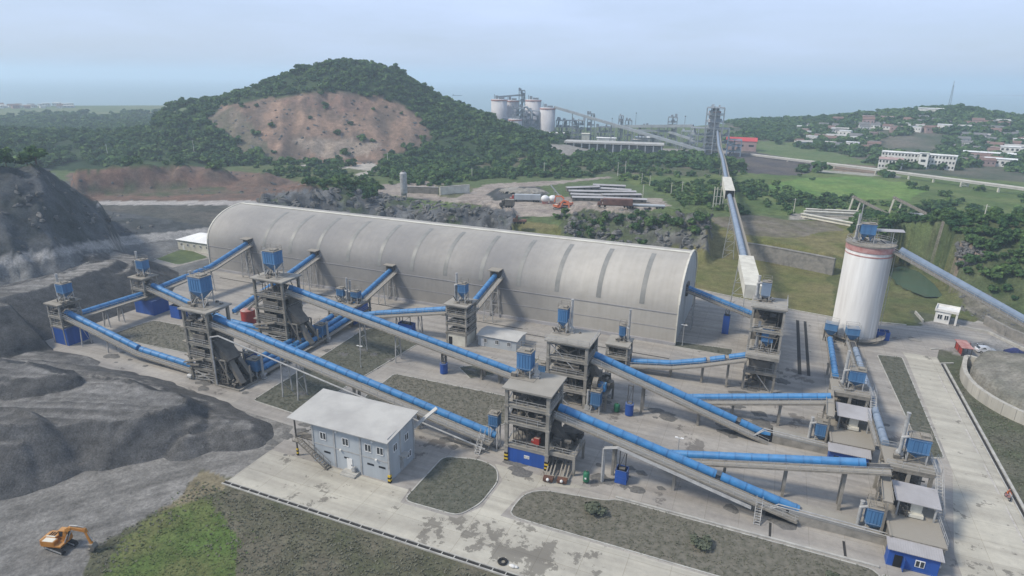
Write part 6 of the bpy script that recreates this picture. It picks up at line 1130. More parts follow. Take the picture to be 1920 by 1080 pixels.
# stone retaining wall right of the dirt track
wp = [(1395, 430), (1440, 432), (1480, 434), (1530, 437), (1575, 440)]; A = [atd(x, y, q_) for (x, y), q_ in zip(wp, (252, 250, 247.5, 244.5, 242))]; o0 = A[0]; c = MB()
for a, b in zip(A[:-1], A[1:]): c.bar((a[0]-o0[0], a[1]-o0[1], 2.6), (b[0]-o0[0], b[1]-o0[1], 2.6), 1.2, 6.6); c.bar((a[0]-o0[0], a[1]-o0[1], 6.0), (b[0]-o0[0], b[1]-o0[1], 6.0), 1.5, .3)
tag(c.build('retaining_wall', M['stone'], loc=(o0[0], o0[1], 0)), 'straight stone retaining wall below the concrete girders', 'wall')
for k in range(3):
    A = gp(1502+k*4, 409-k*4.5); B = gp(1640+k*3, 412-k*4.5); t = wthing('concrete_girder', ('long precast girder stacked in front of the other two', 'long precast girder between two others', 'long precast girder stacked behind the other two')[k], 'girder', A, dirang(A, B), 'precast concrete girders'); L2 = math.hypot(B[0]-A[0], B[1]-A[1]); c = MB(); c.b2((0, -.7, .6), (L2, .7, .9)); c.b2((0, -.25, .9), (L2, .25, 2.0)); c.b2((0, -.9, 2.0), (L2, .9, 2.35)); add(c, 'beam', M['cream'], t); add(MB().b2((1, -.8, -.8), (2, .8, .6)).b2((L2-2, -.8, -.8), (L2-1, .8, .6)), 'bearer', M['kerb'], t)
for k, (px, py) in enumerate(((1592, 400), (1668, 402))):
    P_ = gp(px, py); t = wthing('old_truss', ('left of two old ribbed conveyor trusses propped on legs', 'right of two old ribbed conveyor trusses propped on legs')[k], 'conveyor truss', P_, heading(P_)+R(-8), 'old conveyor trusses'); a, b = Vector((0, 0, 8.2)), Vector((19, -3, 1.0)); c = MB()
    for s in (-1.5, 1.5): c.bar(a+Vector((0, s, 0)), b+Vector((0, s, 0)), .25, .7)
    for q_ in range(22): m_ = a.lerp(b, (q_+.5)/22); c.bar(m_-Vector((0, 1.5, 0)), m_+Vector((0, 1.5, 0)), .35, .2)
    add(c, 'truss', M['walk'], t)
    for x, y in ((.6, -1.3), (.6, 1.3), (4, -1.3), (4, 1.3)): add(MB().bar((x-1.2, y, -1), (x, y, 8-x*.36), .4), 'leg', M['cream'], t)
A = [gp(x, y) for x, y in ((1700, 405), (1760, 407), (1830, 409), (1925, 413))]; c = MB(); o0 = A[0]
for a, b in zip(A[:-1], A[1:]): c.bar((a[0]-o0[0], a[1]-o0[1], a[2]-o0[2]+.7), (b[0]-o0[0], b[1]-o0[1], b[2]-o0[2]+.7), .5, 1.6)
tag(c.build('boundary_wall', M['whiteroof'], loc=o0), 'long low white wall at the top of the bushy slope', 'wall')
# pipe conveyor on trestles across the fields
pc = [(208, 560, 3.5), (253, 450, 6.6), (289, 363, 8.2), (318, 292, 8.6)]; t = wthing('pipe_conveyor', 'long thin pale pipe conveyor on trestles across the green fields', 'conveyor', (pc[0][0], pc[0][1], 0)); c = MB(); o0 = pc[0]
for a, b in zip(pc[:-1], pc[1:]): c.bar((a[0]-o0[0], a[1]-o0[1], a[2]), (b[0]-o0[0], b[1]-o0[1], b[2]), 1.7, .6); c.tube((a[0]-o0[0], a[1]-o0[1], a[2]+.8), (b[0]-o0[0], b[1]-o0[1], b[2]+.8), .8, 10)
add(c, 'pipe_and_truss', M['roof'], t)
for f in (.12, .25, .36, .44, .50, .57, .64, .70, .735, .82, .9, .97):
    s = f*3; i = min(2, int(s)); a, b = Vector(pc[i]), Vector(pc[i+1]); m_ = a.lerp(b, s-i); z0 = hgt(m_.x, m_.y); c = MB(); x, y = m_.x-o0[0], m_.y-o0[1]
    if f in (.36, .57, .735): 
        for s1 in (-2.2, 2.2): c.bar((x+s1, y, z0-1), (x+s1, y, m_.z), .8)
        for zz in (.3, .65, .98): c.bar((x-2.2, y, z0+(m_.z-z0)*zz), (x+2.2, y, z0+(m_.z-z0)*zz), .7)
    else: c.bar((x, y, z0-1), (x, y, m_.z), 1.0)
    add(c, 'trestle', M['cream'], t)
# poles
for k, (px, py, top) in enumerate(((885, 338, 316), (1020, 330, 306), (1158, 330, 306), (1172, 330, 304), (1203, 345, 326), (1218, 348, 330), (1258, 366, 344), (1278, 366, 342), (1487, 403, 376), (1843, 416, 393), (365, 292, 268), (203, 296, 276), (727, 306, 288), (1205, 372, 348))):
    P_ = gp(px, py); h_ = max(6, (py-top)*math.hypot(P_[0], P_[1])/1175*1.05); where = ['behind the grey silo yard', 'at the foot of the wooded hill', 'first of a close pair in the scrub', 'second of a close pair in the scrub', 'in the scrub above the sheds', 'just above the white sheds', 'left one near the rubble right of the sheds', 'right one near the rubble right of the sheds', 'by the left end of the girders', 'on the bushy slope to the right', 'in front of the quarry face edge', 'in the woods on the left', 'at the dirt track below the quarry', 'at the right end of the white sheds'][k]
    t = wthing('utility_pole', 'pale concrete pole '+where, 'pole', P_, heading(P_), 'concrete utility poles'); add(MB().tube((0, 0, -.5), (0, 0, h_), .2, 8, .12), 'pole', M['cream'], t); add(MB().bar((-.9, 0, h_-.6), (.9, 0, h_-.6), .12), 'crossarm', M['galv'], t)
# ================================================================== FAR WORKS
def fsilo(label, px, top, dist, wpx, grp='far white cement silos'):
    P_ = atd(px, top, dist); k = math.hypot(dist, HC)*math.cos(PITCH)*1.0; r = wpx/2*dist*.96/F; z0 = hgt(P_[0], P_[1])-1; t = wthing('works_silo', label, 'silo', (P_[0], P_[1], z0), 0, grp); h_ = P_[2]-z0
    add(MB().lathe((0, 0, 0), [(r, 0), (r, h_), (.01, h_+.4)], 28), 'silo_wall', M['pale'], t).data.polygons.foreach_set('use_smooth', [True]*56); add(MB().lathe((0, 0, 0), [(r+.1, h_-1.6), (r+.35, h_-1.5), (r+.35, h_-.4), (r+.1, h_-.3)], 28), 'red_band', M['redband'], t)
    c = MB(); c.box((-r*.3, 0, h_+2), (r*.35, r*.4, 3.6)); c.box((r*.3, 0, h_+1.2), (r*.7, r*.6, 2.0)); c.bar((-r*.6, r*.2, h_), (-r*.6, r*.2, h_+5), .6); add(c, 'head_house', M['farsteel'], t); return t
fsilo('far white silo at the left end of the distant works', 936, 186, 700, 30); fsilo('far white silo between the left one and the lift towers', 960, 188, 715, 26); fsilo('far white silo behind the arched ducts', 1000, 187, 725, 30); fsilo('far white silo at the right, fed by the long inclined belt', 1027, 202, 690, 29)
fsilo('low far white tank below the blue building', 966, 223, 660, 26, None)
def lattice(label, px, top, dist, wpx, lv=5, dep=6, boxes=3, name='process_tower', seed=1, grp='grey process towers of the far works', m_='farsteel', fill=.9):
    P_ = atd(px, top, dist); z0 = hgt(P_[0], P_[1])-1; wd = wpx*dist*.96/F; h_ = P_[2]-z0; t = wthing(name, label, 'process tower', (P_[0], P_[1], z0), heading(P_), grp); c = MB(); rs = random.Random(seed)
    nx = max(2, int(wd/6)+1)
    for i in range(nx):
        x = -wd/2+wd*i/(nx-1)
        for y in (-dep/2, dep/2): c.bar((x, y, 0), (x, y, h_), .8)
    for k in range(1, lv+1):
        z = h_*k/lv; c.b2((-wd/2-.3, -dep/2-.3, z-.3), (wd/2+.3, dep/2+.3, z))
        if k < lv: c.bar((-wd/2, -dep/2, z), (wd/2 if rs.random() < .5 else -wd/2+6, -dep/2, z+h_/lv), .3)
    add(c, 'frame', M[m_], t); c = MB()
    for k in range(lv):
        for q_ in range(max(2, int(wd/3))):
            if rs.random() < fill: x = rs.uniform(-wd/2+1, wd/2-1); s = rs.uniform(1.2, 3); c.box((x, rs.uniform(-1, 1), h_*k/lv+s*.6), (s*1.4, s*1.2, s*1.1)) if rs.random() < .6 else c.tube((x, 0, h_*k/lv), (x+rs.uniform(-1, 1), 0, h_*(k+.9)/lv), s*.4, 10)
    for q_ in range(boxes): x = rs.uniform(-wd/2, wd/2); s = rs.uniform(1.2, 2.4); c.box((x, 0, h_+s*.7), (s, s, s*1.6))
    c.bar((0, 0, 0), (0, 0, h_+.8), 1.2); c.bar((-wd/2, 0, h_+.4), (wd/2, 0, h_+.4), .8); [c.bar((-wd/2, 0, h_*k/lv+.9), (wd/2, 0, h_*k/lv+.9), .6) for k in range(lv)]; add(c, 'equipment', M['ltgrey' if seed % 3 == 0 else 'farsteel'], t); return t
lattice('tallest twin lift tower of the distant works', 979, 170, 705, 11, 8, 5, 2, 'lift_tower', 2); lattice('process block with arched ducts in the distant works', 996, 208, 690, 30, 5, 8, 2, 'process_tower', 3); lattice('low pipe laden block right of the far silos', 1062, 226, 690, 38, 3, 8, 5, 'process_tower', 4); lattice('narrow process tower behind the inclined belt', 1109, 214, 690, 13, 5, 6, 3, 'process_tower', 5)
lattice('slim far tower left of the twin headed one', 1165, 217, 690, 8, 5, 5, 1, 'process_tower', 6); lattice('far twin headed tower near the middle of the works', 1179, 226, 690, 12, 3, 6, 3, 'process_tower', 7); lattice('far open tower left of the small works silo', 1262, 220, 660, 16, 6, 6, 3, 'process_tower', 8); lattice('wide open frame below the small works silo', 1332, 240, 592, 66, 4, 12, 0, 'frame_tower', 9, 'grey process towers of the far works', 'farsteel', .75)
lattice('low blue block beside the wide open frame', 1378, 262, 590, 24, 3, 8, 1, 'process_tower', 10, None, 'bluegrey', .9)
fs = fsilo('small white silo standing in the wide open frame', 1341, 208, 596, 20)
lattice('tall grey framed tower round the small works silo', 1343, 202, 592, 30, 7, 12, 2, 'frame_tower', 15, None, 'farsteel', .8)
lattice('dense pipe block between the far silos and the blue building', 972, 204, 684, 20, 5, 7, 2, 'process_tower', 22); lattice('grey kiln tower behind the cream block', 1085, 226, 684, 22, 5, 8, 3, 'process_tower', 12); lattice('low steel block behind the white windowed building', 1135, 238, 682, 34, 3, 8, 4, 'process_tower', 13); lattice('wide low steelwork near the shore', 1222, 238, 676, 46, 2, 8, 5, 'process_tower', 14); lattice('steelwork block left of the wide open frame', 1292, 246, 640, 26, 3, 8, 3, 'process_tower', 18)
c = MB()
P_ = atd(985, 200, 690); z0 = hgt(P_[0], P_[1]); t = wthing('arched_duct', 'pale arched ducts rising before the far silos', 'duct', (P_[0], P_[1], z0), heading(P_)); h_ = P_[2]-z0
add(MB().pipe([(-4, -6, 0), (-4, -6, h_-4), (-1.5, -6, h_), (1.5, -6, h_), (7, -6, h_-6), (7, -6, h_-12)], 1.1, 10), 'duct', M['ltgrey'], t); add(MB().pipe([(-7, -6.5, 0), (-7, -6.5, h_-7), (-3, -6.5, h_-2.5)], .7, 8), 'riser', M['ltgrey'], t)
def block(label, px, base, dist, wpx, h_, dep, wm_='cream', rm_='whiteroof', name='works_building', win=0, rise=.6, grp=None, cat='building', winrow=1, rot=0):
    P_ = atd(px, base, dist); z0 = hgt(P_[0], P_[1]); wd = wpx*dist*.96/F; t = wthing(name, label, cat, (P_[0], P_[1], z0), heading(P_)+rot, grp); add(MB().b2((-wd/2, 0, -1), (wd/2, dep, h_)), 'wall', M[wm_], t)
    add(MB().add([(-wd/2-.4, -.5, h_), (wd/2+.4, -.5, h_), (wd/2+.4, dep+.5, h_), (-wd/2-.4, dep+.5, h_), (-wd/2-.4, dep/2, h_+rise), (wd/2+.4, dep/2, h_+rise)], [(0,1,5,4),(2,3,4,5),(1,2,5),(3,0,4),(0,3,2,1)]), 'roof', M[rm_], t)
    for r_ in range(winrow):
        for k in range(win): x = -wd/2+wd*(k+.5)/win; add(MB().box((x, -.04, h_*(r_+.55)/winrow), (wd/win*.5, .1, min(1.8, h_/winrow*.45))), 'window', M['glass'], t)
    return t
block('small blue building under the far left silos', 955, 225, 690, 25, 12, 12, 'bluegrey', 'bluegrey'); block('cream block in the far works behind the long shed', 1098, 256, 650, 15, 9, 8, 'cream', 'cream'); block('white far building with a row of dark openings', 1137, 263, 640, 36, 7.5, 9, 'white', 'whiteroof', win=5); block('long white office under the far right silo', 1040, 258, 680, 36, 5, 8, 'white', 'whiteroof', win=6)
block('long red roofed shed right of the small works silo', 1392, 252, 640, 52, 9, 16, 'pink', 'redroof', win=3, rise=3)
block('pale flat shed among the far works pipes', 1215, 246, 690, 44, 5, 12, 'ltgrey', 'whiteroof'); block('far grey shed near the shore in the works', 1200, 256, 670, 30, 4, 9, 'farsteel', 'roof')
P_ = atd(1149, 284, 574); z0 = hgt(P_[0], P_[1]); t = wthing('open_store', 'long pale flat roofed store with dark open bays', 'store building', (P_[0], P_[1], z0), heading(P_)+R(-4)); add(MB().b2((-44, -.8, 7.6), (44, 17, 9.0)), 'roof', M['roof'], t); add(MB().b2((-43, 9, -1), (43, 15.5, 7.6)), 'rear_wall', M['farsteel'], t); add(MB().b2((-43.5, -.3, 6.7), (43.5, .3, 7.6)), 'fascia', M['glass'], t)
for k in range(13): add(MB().bar((-42+k*7, 0, -1), (-42+k*7, 0, 7.5), .9), 'column', M['ltgrey'], t)
def fbelt(label, pts, wd=2.2, leg=5, grp='far works belt galleries'):
    o0 = pts[0]; t = wthing('belt_gallery', label, 'conveyor', (o0[0], o0[1], 0), 0, grp); c = MB()
    for a, b in zip(pts[:-1], pts[1:]): c.bar((a[0]-o0[0], a[1]-o0[1], a[2]), (b[0]-o0[0], b[1]-o0[1], b[2]), wd, wd)
    add(c, 'gallery', M['farsteel'], t); a, b = Vector(pts[0]), Vector(pts[-1])
    for k in range(1, leg+1): m_ = a.lerp(b, k/(leg+1)); add(MB().bar((m_.x-o0[0]-1, m_.y-o0[1], 0), (m_.x-o0[0], m_.y-o0[1], m_.z), .5).bar((m_.x-o0[0]+1, m_.y-o0[1], 0), (m_.x-o0[0], m_.y-o0[1], m_.z), .5), 'trestle', M['farsteel'], t)
fbelt('long far inclined belt from the right silo down to the open frame', [atd(1040, 201, 690), atd(1322, 284, 570)], 2.4, 6); fbelt('level far belt gallery behind the inclined one', [atd(1150, 237, 690), atd(1300, 236, 640)], 2.6, 4); fbelt('lower far belt gallery near the open frame', [atd(1185, 244, 670), atd(1250, 246, 660), atd(1300, 262, 620)], 2.0, 3)
fbelt('far belt bridge on top of the silo group', [atd(930, 182, 705), atd(978, 178, 706)], 1.6, 0)
for k, (px, top, d_) in enumerate(((1148, 222, 720), (1193, 212, 730), (1285, 218, 650))):
    P_ = atd(px, top, d_); z0 = hgt(P_[0], P_[1]); t = wthing('mast', ('thin far mast left of the twin headed tower', 'thin far mast right of the twin headed tower', 'thin far mast left of the small works silo')[k], 'mast', (P_[0], P_[1], z0), 0, 'thin masts of the far works'); add(MB().tube((0, 0, 0), (0, 0, P_[2]-z0), .5, 6, .2), 'mast', M['farsteel'], t); add(MB().box((0, 0, P_[2]-z0), (1.2, 1.2, 1.0)), 'lamp', M['farsteel'], t)
# ---------------------------------------------------------------- town
block('long white three storey school with rows of dark windows', 1722, 289, 585, 104, 10.5, 11, 'white', 'white', 'school', 22, .6, None, 'school', 3, R(-6)); block('white two storey wing left of the school', 1672, 291, 560, 34, 7, 9, 'white', 'pink', 'school_wing', 7, 1.4, None, 'school wing', 2, R(-4)); block('white projecting stair tower of the school', 1734, 287, 578, 13, 12, 4, 'white', 'white', 'stair_tower', 1, .3, None, 'stair tower', 3, R(-6))
HT = []
for k, (wm_, rm_, L2, D2, h_, ri) in enumerate((('white', 'greyroof', 11, 8, 3.6, 2.2), ('white', 'tile', 10, 8, 3.4, 2.4), ('pink', 'pink', 13, 9, 6.5, .4), ('white', 'whiteroof', 12, 9, 6.2, .4), ('ltgrey', 'roof', 18, 10, 4.2, 1.6), ('pink', 'tile', 12, 9, 5.5, 2.2))):
    t = wthing('town_house', '', 'house', (0, 0, -500)); add(MB().b2((-L2/2, -D2/2, -3), (L2/2, D2/2, h_)), 'wall', M[wm_], t); add(MB().add([(-L2/2-.4, -D2/2-.4, h_), (L2/2+.4, -D2/2-.4, h_), (L2/2+.4, D2/2+.4, h_), (-L2/2-.4, D2/2+.4, h_), (-L2/2-.4, 0, h_+ri), (L2/2+.4, 0, h_+ri)], [(0,1,5,4),(2,3,4,5),(1,2,5),(3,0,4),(0,3,2,1)]), 'roof', M[rm_], t)
    for x in (-L2*.32, 0, L2*.32): add(MB().box((x, -D2/2-.03, h_*.55), (1.3, .1, 1.4)), 'window', M['glass'], t)
    HT.append(t)
HLAB = ['white walled house with a grey pitched roof', 'white walled house with a red tiled roof', 'pinkish flat roofed block', 'white flat roofed block', 'long pale grey walled hall', 'pinkish house with a red tiled roof']
rs = random.Random(5); placed = []; used_ = set()
TOWN = [(1480, 238), (1560, 228), (1700, 222), (1800, 228), (1930, 232), (1930, 296), (1800, 292), (1790, 300), (1700, 300), (1640, 286), (1500, 272)]
def pip(x, y, poly): return bool(inpoly(np.array([x]), np.array([y]), poly)[0])
def place_houses(n_, box_, poly, where, wts, dmin, grp):
    k = 0; tries = 0
    while k < n_ and tries < 4000:
        tries += 1; x = rs.uniform(box_[0], box_[2]); y = box_[1]+(box_[3]-box_[1])*rs.random()**.8
        if not pip(x, y, poly): continue
        if 1640 < x < 1790 and 250 < y < 300: continue
        P_ = gp(x, y)
        if P_[2] < -.5 or any(math.hypot(P_[0]-q_[0], P_[1]-q_[1]) < dmin for q_ in placed): continue
        placed.append(P_); i = rs.choices(range(6), wts)[0]; src = HT[i]
        h = src if i not in used_ else copy_tree(src); used_.add(i); h.location = (P_[0], P_[1], P_[2]); h.rotation_euler = (0, 0, heading(P_)+R(rs.choice((-8, 4, -14, 20)))); s = rs.uniform(.7, 1.05); h.scale = (s, s, s*rs.uniform(.9, 1.15))
        tag(h, HLAB[i]+' '+where, 'house', grp+': '+HLAB[i]); k += 1
place_houses(92, (1480, 224, 1925, 300), TOWN, 'in the town below the far right hill', (8, 4, 2, 2, 4, 3), 12, 'town houses')
place_houses(10, (1770, 290, 1870, 312), [(1770, 292), (1870, 296), (1860, 314), (1775, 310)], 'in the hamlet behind the pipe trestles', (1, 4, 0, 1, 0, 4), 13, 'hamlet houses')
P0 = len(placed)
place_houses(34, (0, 187, 132, 204), [(0, 188), (132, 190), (132, 203), (0, 204)], 'in the far village on the left horizon', (5, 2, 1, 7, 2, 1), 22, 'village houses')
for i, t in enumerate(HT):
    if i not in used_:
        for ch in list(t.children): bpy.data.objects.remove(ch)
        bpy.data.objects.remove(t)
block('bright white building row high on the far town hill', 1742, 220, 930, 34, 9, 10, 'white', 'whiteroof', win=5); block('bright white block at the right edge of the town', 1900, 256, 720, 24, 10, 10, 'white', 'white', win=4, winrow=2); block('long pink walled works sheds in the right of the town', 1858, 274, 690, 66, 6, 14, 'pink', 'whiteroof', win=8); block('pale building with long roof right of the pink sheds', 1882, 277, 640, 40, 6, 12, 'white', 'whiteroof', win=6)
P_ = atd(1779, 199, 1000); z0 = hgt(P_[0], P_[1]); t = wthing('radio_mast', 'tall thin lattice mast on top of the far town hill', 'mast', (P_[0], P_[1], z0)); h_ = 30; c = MB()
for x, y in ((-1.6, -1), (1.6, -1), (0, 1.6)): c.bar((x, y, -1), (x*.35, y*.35, h_), .35)
for k in range(10): z = h_*k/10; f = 1-.65*k/10; c.bar((-1.6*f, -f, z), (1.6*f, -f, z), .25); c.bar((-1.6*f, -f, z), (1.6*f, -f, z+3), .2)
add(c, 'lattice', M['farsteel'], t); add(MB().tube((0, 0, h_-1), (0, 0, h_+5), .25, 6), 'aerial', M['farsteel'], t)
# boat and low island out at sea
P_ = atd(856, 172.5, 2600); t = wthing('cargo_boat', 'small dark cargo boat far out on the pale sea', 'boat', (P_[0], P_[1], -4), heading(P_)); add(MB().add([(-17, -3, 0), (15, -3, 0), (20, 0, 0), (15, 3, 0), (-17, 3, 0), (-18, -3.6, 3), (16, -3.6, 3), (23, 0, 3.8), (16, 3.6, 3), (-18, 3.6, 3)], [(4,3,2,1,0),(5,6,7,8,9),(0,1,6,5),(1,2,7,6),(2,3,8,7),(3,4,9,8),(4,0,5,9)]), 'hull', M['grime'], t); add(MB().b2((-16, -2.5, 3), (-11, 2.5, 7)), 'wheelhouse', M['farsteel'], t)
A = atd(1850, 181, 5200); heap('island', 'long low dark island on the horizon at the far right', 'island', 0, 0, 0, 330, 70, 12, M['farsteel'], 21, .5, world=(A[0]+260, A[1]-60, -6))
# ================================================================== TREES
lm1 = bpy.data.materials.new('foliage'); n, l = nodes(lm1); b = n["Principled BSDF"]; b.inputs['Roughness'].default_value = .75; b.inputs['Specular IOR Level'].default_value = .15
geo = n.new("ShaderNodeNewGeometry"); t1_ = n.new("ShaderNodeTexNoise"); t1_.inputs['Scale'].default_value = .09; t1_.inputs['Detail'].default_value = 3; l.new(geo.outputs['Position'], t1_.inputs[0]); t2_ = n.new("ShaderNodeTexNoise"); t2_.inputs['Scale'].default_value = .9; t2_.inputs['Detail'].default_value = 4; l.new(geo.outputs['Position'], t2_.inputs[0])
c1 = ramp(t1_.outputs[0], .36, .64, (.036, .088, .042), (.10, .165, .062)); c1 = mixc(1.0, c1, ramp(geo.outputs['Random Per Island'], 0, 1, (.68, .72, .8), (1.35, 1.28, 1.0)), 'MULTIPLY'); c2_ = mixc(1.0, c1, ramp(t2_.outputs[0], .3, .7, (.55, .58, .55), (1.35, 1.35, 1.25)), 'MULTIPLY'); l.new(c2_, b.inputs['Base Color'])
tn_ = n.new("ShaderNodeBsdfTranslucent"); l.new(c2_, tn_.inputs[0]); ms_ = n.new("ShaderNodeMixShader"); ms_.inputs[0].default_value = .22; l.new(b.outputs[0], ms_.inputs[1]); l.new(tn_.outputs[0], ms_.inputs[2]); l.new(ms_.outputs[0], n["Material Output"].inputs[0])
def crown(seed, nb, nl, ls, flat=.8, low=.32):
    """unit crown, about 1 wide and 1 high: clumps plus leaf cards"""
    rs_ = np.random.RandomState(seed); V_ = []; Q_ = []
    for k in range(nb):
        a = rs_.uniform(0, 2*np.pi); r_ = .33*np.sqrt(rs_.rand()); cz_ = low+rs_.rand()*(.98-low-.2); s = rs_.uniform(.13, .24)*(1.15-.45*(cz_-low)); c0 = np.array([r_*np.cos(a), r_*np.sin(a), cz_]); o_ = len(V_)
        for i in range(5):
            for j in range(6):
                th = np.pi*i/4; ph = 2*np.pi*(j+.5*(i % 2))/6; d_ = np.array([np.sin(th)*np.cos(ph), np.sin(th)*np.sin(ph), np.cos(th)*flat]); V_.append(c0+d_*s*.82*rs_.uniform(.75, 1.2))
        for i in range(4):
            for j in range(6): Q_.append([o_+i*6+j, o_+(i+1)*6+j, o_+(i+1)*6+(j+1) % 6, o_+i*6+(j+1) % 6])
        for q_ in range(nl//nb):
            d_ = rs_.normal(size=3); d_[2] = abs(d_[2])*.9-.25; d_ /= np.linalg.norm(d_); p = c0+d_*s*np.array([1, 1, flat])*rs_.uniform(.85, 1.25); t_ = np.cross(d_, rs_.normal(size=3)); t_ /= np.linalg.norm(t_); n2 = np.cross(d_, t_)+d_*rs_.uniform(-.7, .7); z_ = ls*rs_.uniform(.6, 1.3); o2_ = len(V_)
            V_ += [p-t_*z_-n2*z_*.5, p+t_*z_*.6-n2*z_, p+t_*z_+n2*z_*.6, p-t_*z_*.5+n2*z_]; Q_.append([o2_, o2_+1, o2_+2, o2_+3])
    return np.array(V_), np.array(Q_)
WOOD = [(-60, 240), (0, 232), (100, 237), (330, 212), (400, 180), (450, 163), (520, 138), (580, 116), (640, 103), (690, 110), (745, 122), (805, 160), (860, 190), (950, 230), (1040, 258), (1100, 274), (1170, 290), (1160, 312), (1100, 326), (980, 330), (880, 336), (800, 346), (715, 334), (705, 312), (700, 322), (480, 306), (470, 312), (350, 306), (200, 312), (130, 300), (60, 312), (-60, 318)]
SCRUB = [([(1000, 318), (1160, 296), (1400, 300), (1350, 392), (1270, 386), (1240, 350), (1150, 328)], .65), ([(1350, 322), (1480, 340), (1500, 398), (1376, 398)], .8), ([(1480, 372), (1700, 380), (1930, 380), (1930, 404), (1500, 398)], .6), ([(1600, 392), (1700, 414), (1930, 414), (1930, 560), (1860, 545), (1800, 510), (1750, 500), (1700, 500), (1650, 470), (1610, 440)], .95),
         ([(1380, 214), (1540, 214), (1700, 200), (1800, 194), (1930, 214), (1930, 330), (1700, 318), (1520, 290), (1400, 266)], .8), ([(570, 300), (700, 330), (700, 382), (640, 372), (560, 340)], .55), ([(1040, 408), (1100, 400), (1320, 404), (1330, 430), (1240, 440), (1060, 430)], .45), ([(480, 290), (560, 300), (560, 330), (480, 320)], .3), ([(900, 296), (1170, 300), (1160, 330), (900, 336)], .6), ([(1280, 405), (1330, 405), (1326, 452), (1290, 440)], .6), ([(1430, 300), (1700, 330), (1700, 350), (1430, 345)], .15), ([(1700, 340), (1930, 372), (1930, 396), (1740, 384)], .45), ([(0, 195), (330, 196), (330, 215), (0, 230)], .12), ([(1060, 425), (1200, 440), (1200, 462), (1060, 445)], .25)]
HOLES = [QUARRY, [(1720, 455), (1800, 455), (1840, 468), (1820, 492), (1760, 496)], [(1420, 350), (1421, 350), (1420, 351)], [(1420, 350), (1500, 336), (1590, 330), (1700, 342), (1735, 358), (1700, 374), (1590, 370), (1500, 364)], [(1030, 335), (1146, 332), (1240, 390), (1090, 398), (1010, 400)], [(1360, 286), (1400, 282), (1540, 308), (1500, 326), (1360, 320)], [(1380, 262), (1500, 268), (1660, 312), (1500, 300), (1395, 284)], [(1030, 262), (1245, 262), (1245, 292), (1030, 292)], [(1640, 250), (1785, 255), (1785, 296), (1640, 296)], [(640, 305), (712, 304), (712, 334), (655, 334)]]
rs_ = np.random.RandomState(11); NC_ = 90000
bb = rs_.uniform(bear(-60, 300), bear(1980, 300), NC_); dd = np.sqrt(rs_.uniform(200**2, 1250**2, NC_)); dd[:9000] = rs_.uniform(212, 330, 9000); bb[6000:9000] = rs_.uniform(bear(1590, 300), bear(1980, 300), 3000); tx = dd*np.sin(bb); ty = dd*np.cos(bb); tz = height(tx, ty); tpx, tpy = proj(tx, ty, tz); jx2 = tpx+rs_.normal(0, 7, NC_)+fbm(tx, ty, 45, 3, 140)*70; jy2 = tpy+rs_.normal(0, 2.5, NC_)+fbm(tx, ty, 45, 3, 141)*24
dens = np.where(inpoly(jx2, jy2, WOOD), 1.0, 0.0)
for poly, f in SCRUB: dens = np.maximum(dens, np.where(inpoly(jx2, jy2, poly), f, 0))
for poly in HOLES: dens = np.where(inpoly(jx2, jy2, poly), dens*(.02 if poly is QUARRY else 0), dens)
dens = dens*np.where(dens < .98, np.clip(.55+fbm(tx, ty, 40, 3, 120)*3.2, 0, 1), np.clip(.86+fbm(tx, ty, 34, 3, 121)*2.6, .2, 1)); dens = np.where(tz < .2, 0, dens)
ok = rs_.rand(NC_) < dens; tx, ty, tz, dd, tpy, tpx = tx[ok], ty[ok], tz[ok], dd[ok], tpy[ok], tpx[ok]
grid = {}; keepi = []
PXY = np.array([(p[0], p[1]) for p in placed]); 
for i in np.argsort(dd):
    sp = 2.6 if dd[i] < 300 else 4.2 if dd[i] < 420 else 4.3; key = (int(tx[i]//sp), int(ty[i]//sp))
    if key in grid: continue
    if len(PXY) and np.min(np.hypot(PXY[:, 0]-tx[i], PXY[:, 1]-ty[i])) < 7.5: continue
    grid[key] = 1; keepi.append(i)
keepi = np.array(keepi); tx, ty, tz, dd, tpy, tpx = tx[keepi], ty[keepi], tz[keepi], dd[keepi], tpy[keepi], tpx[keepi]
inw = inpoly(tpx, tpy, WOOD); size = np.where(inw, rs_.uniform(2.8, 5.6, len(tx))+4*rs_.rand(len(tx))**4, rs_.uniform(2.4, 5.5, len(tx))); size = np.where((~inw) & (dd < 300), rs_.uniform(1.6, 4.2, len(tx)), size); size = np.where((~inw) & (dd > 480), rs_.uniform(5.5, 11, len(tx)), size)
vis = (tpy < 575)
NEAR = 280
CR = [crown(s, 11, 330, .075) for s in (1, 2, 3, 4)]
cme = []
for k, (V_, Q_) in enumerate(CR): o = npmesh('crown', V_, Q_, lm1, smooth=False); cme.append(o.data); bpy.data.objects.remove(o)
tmb = MB(); tmb.tube((0, 0, -.15), (0.02, .01, .5), .035, 7, .018)
for a in range(4): tmb.tube((.01, 0, .28+a*.05), (.2*math.cos(a*1.6), .2*math.sin(a*1.6), .58), .016, 5, .006)
tob = tmb.build('trunk', M['trunk']); tme = tob.data; bpy.data.objects.remove(tob)
KN = ['rounded dark green tree', 'spreading mid green tree', 'bushy pale green tree', 'tall narrow green tree']
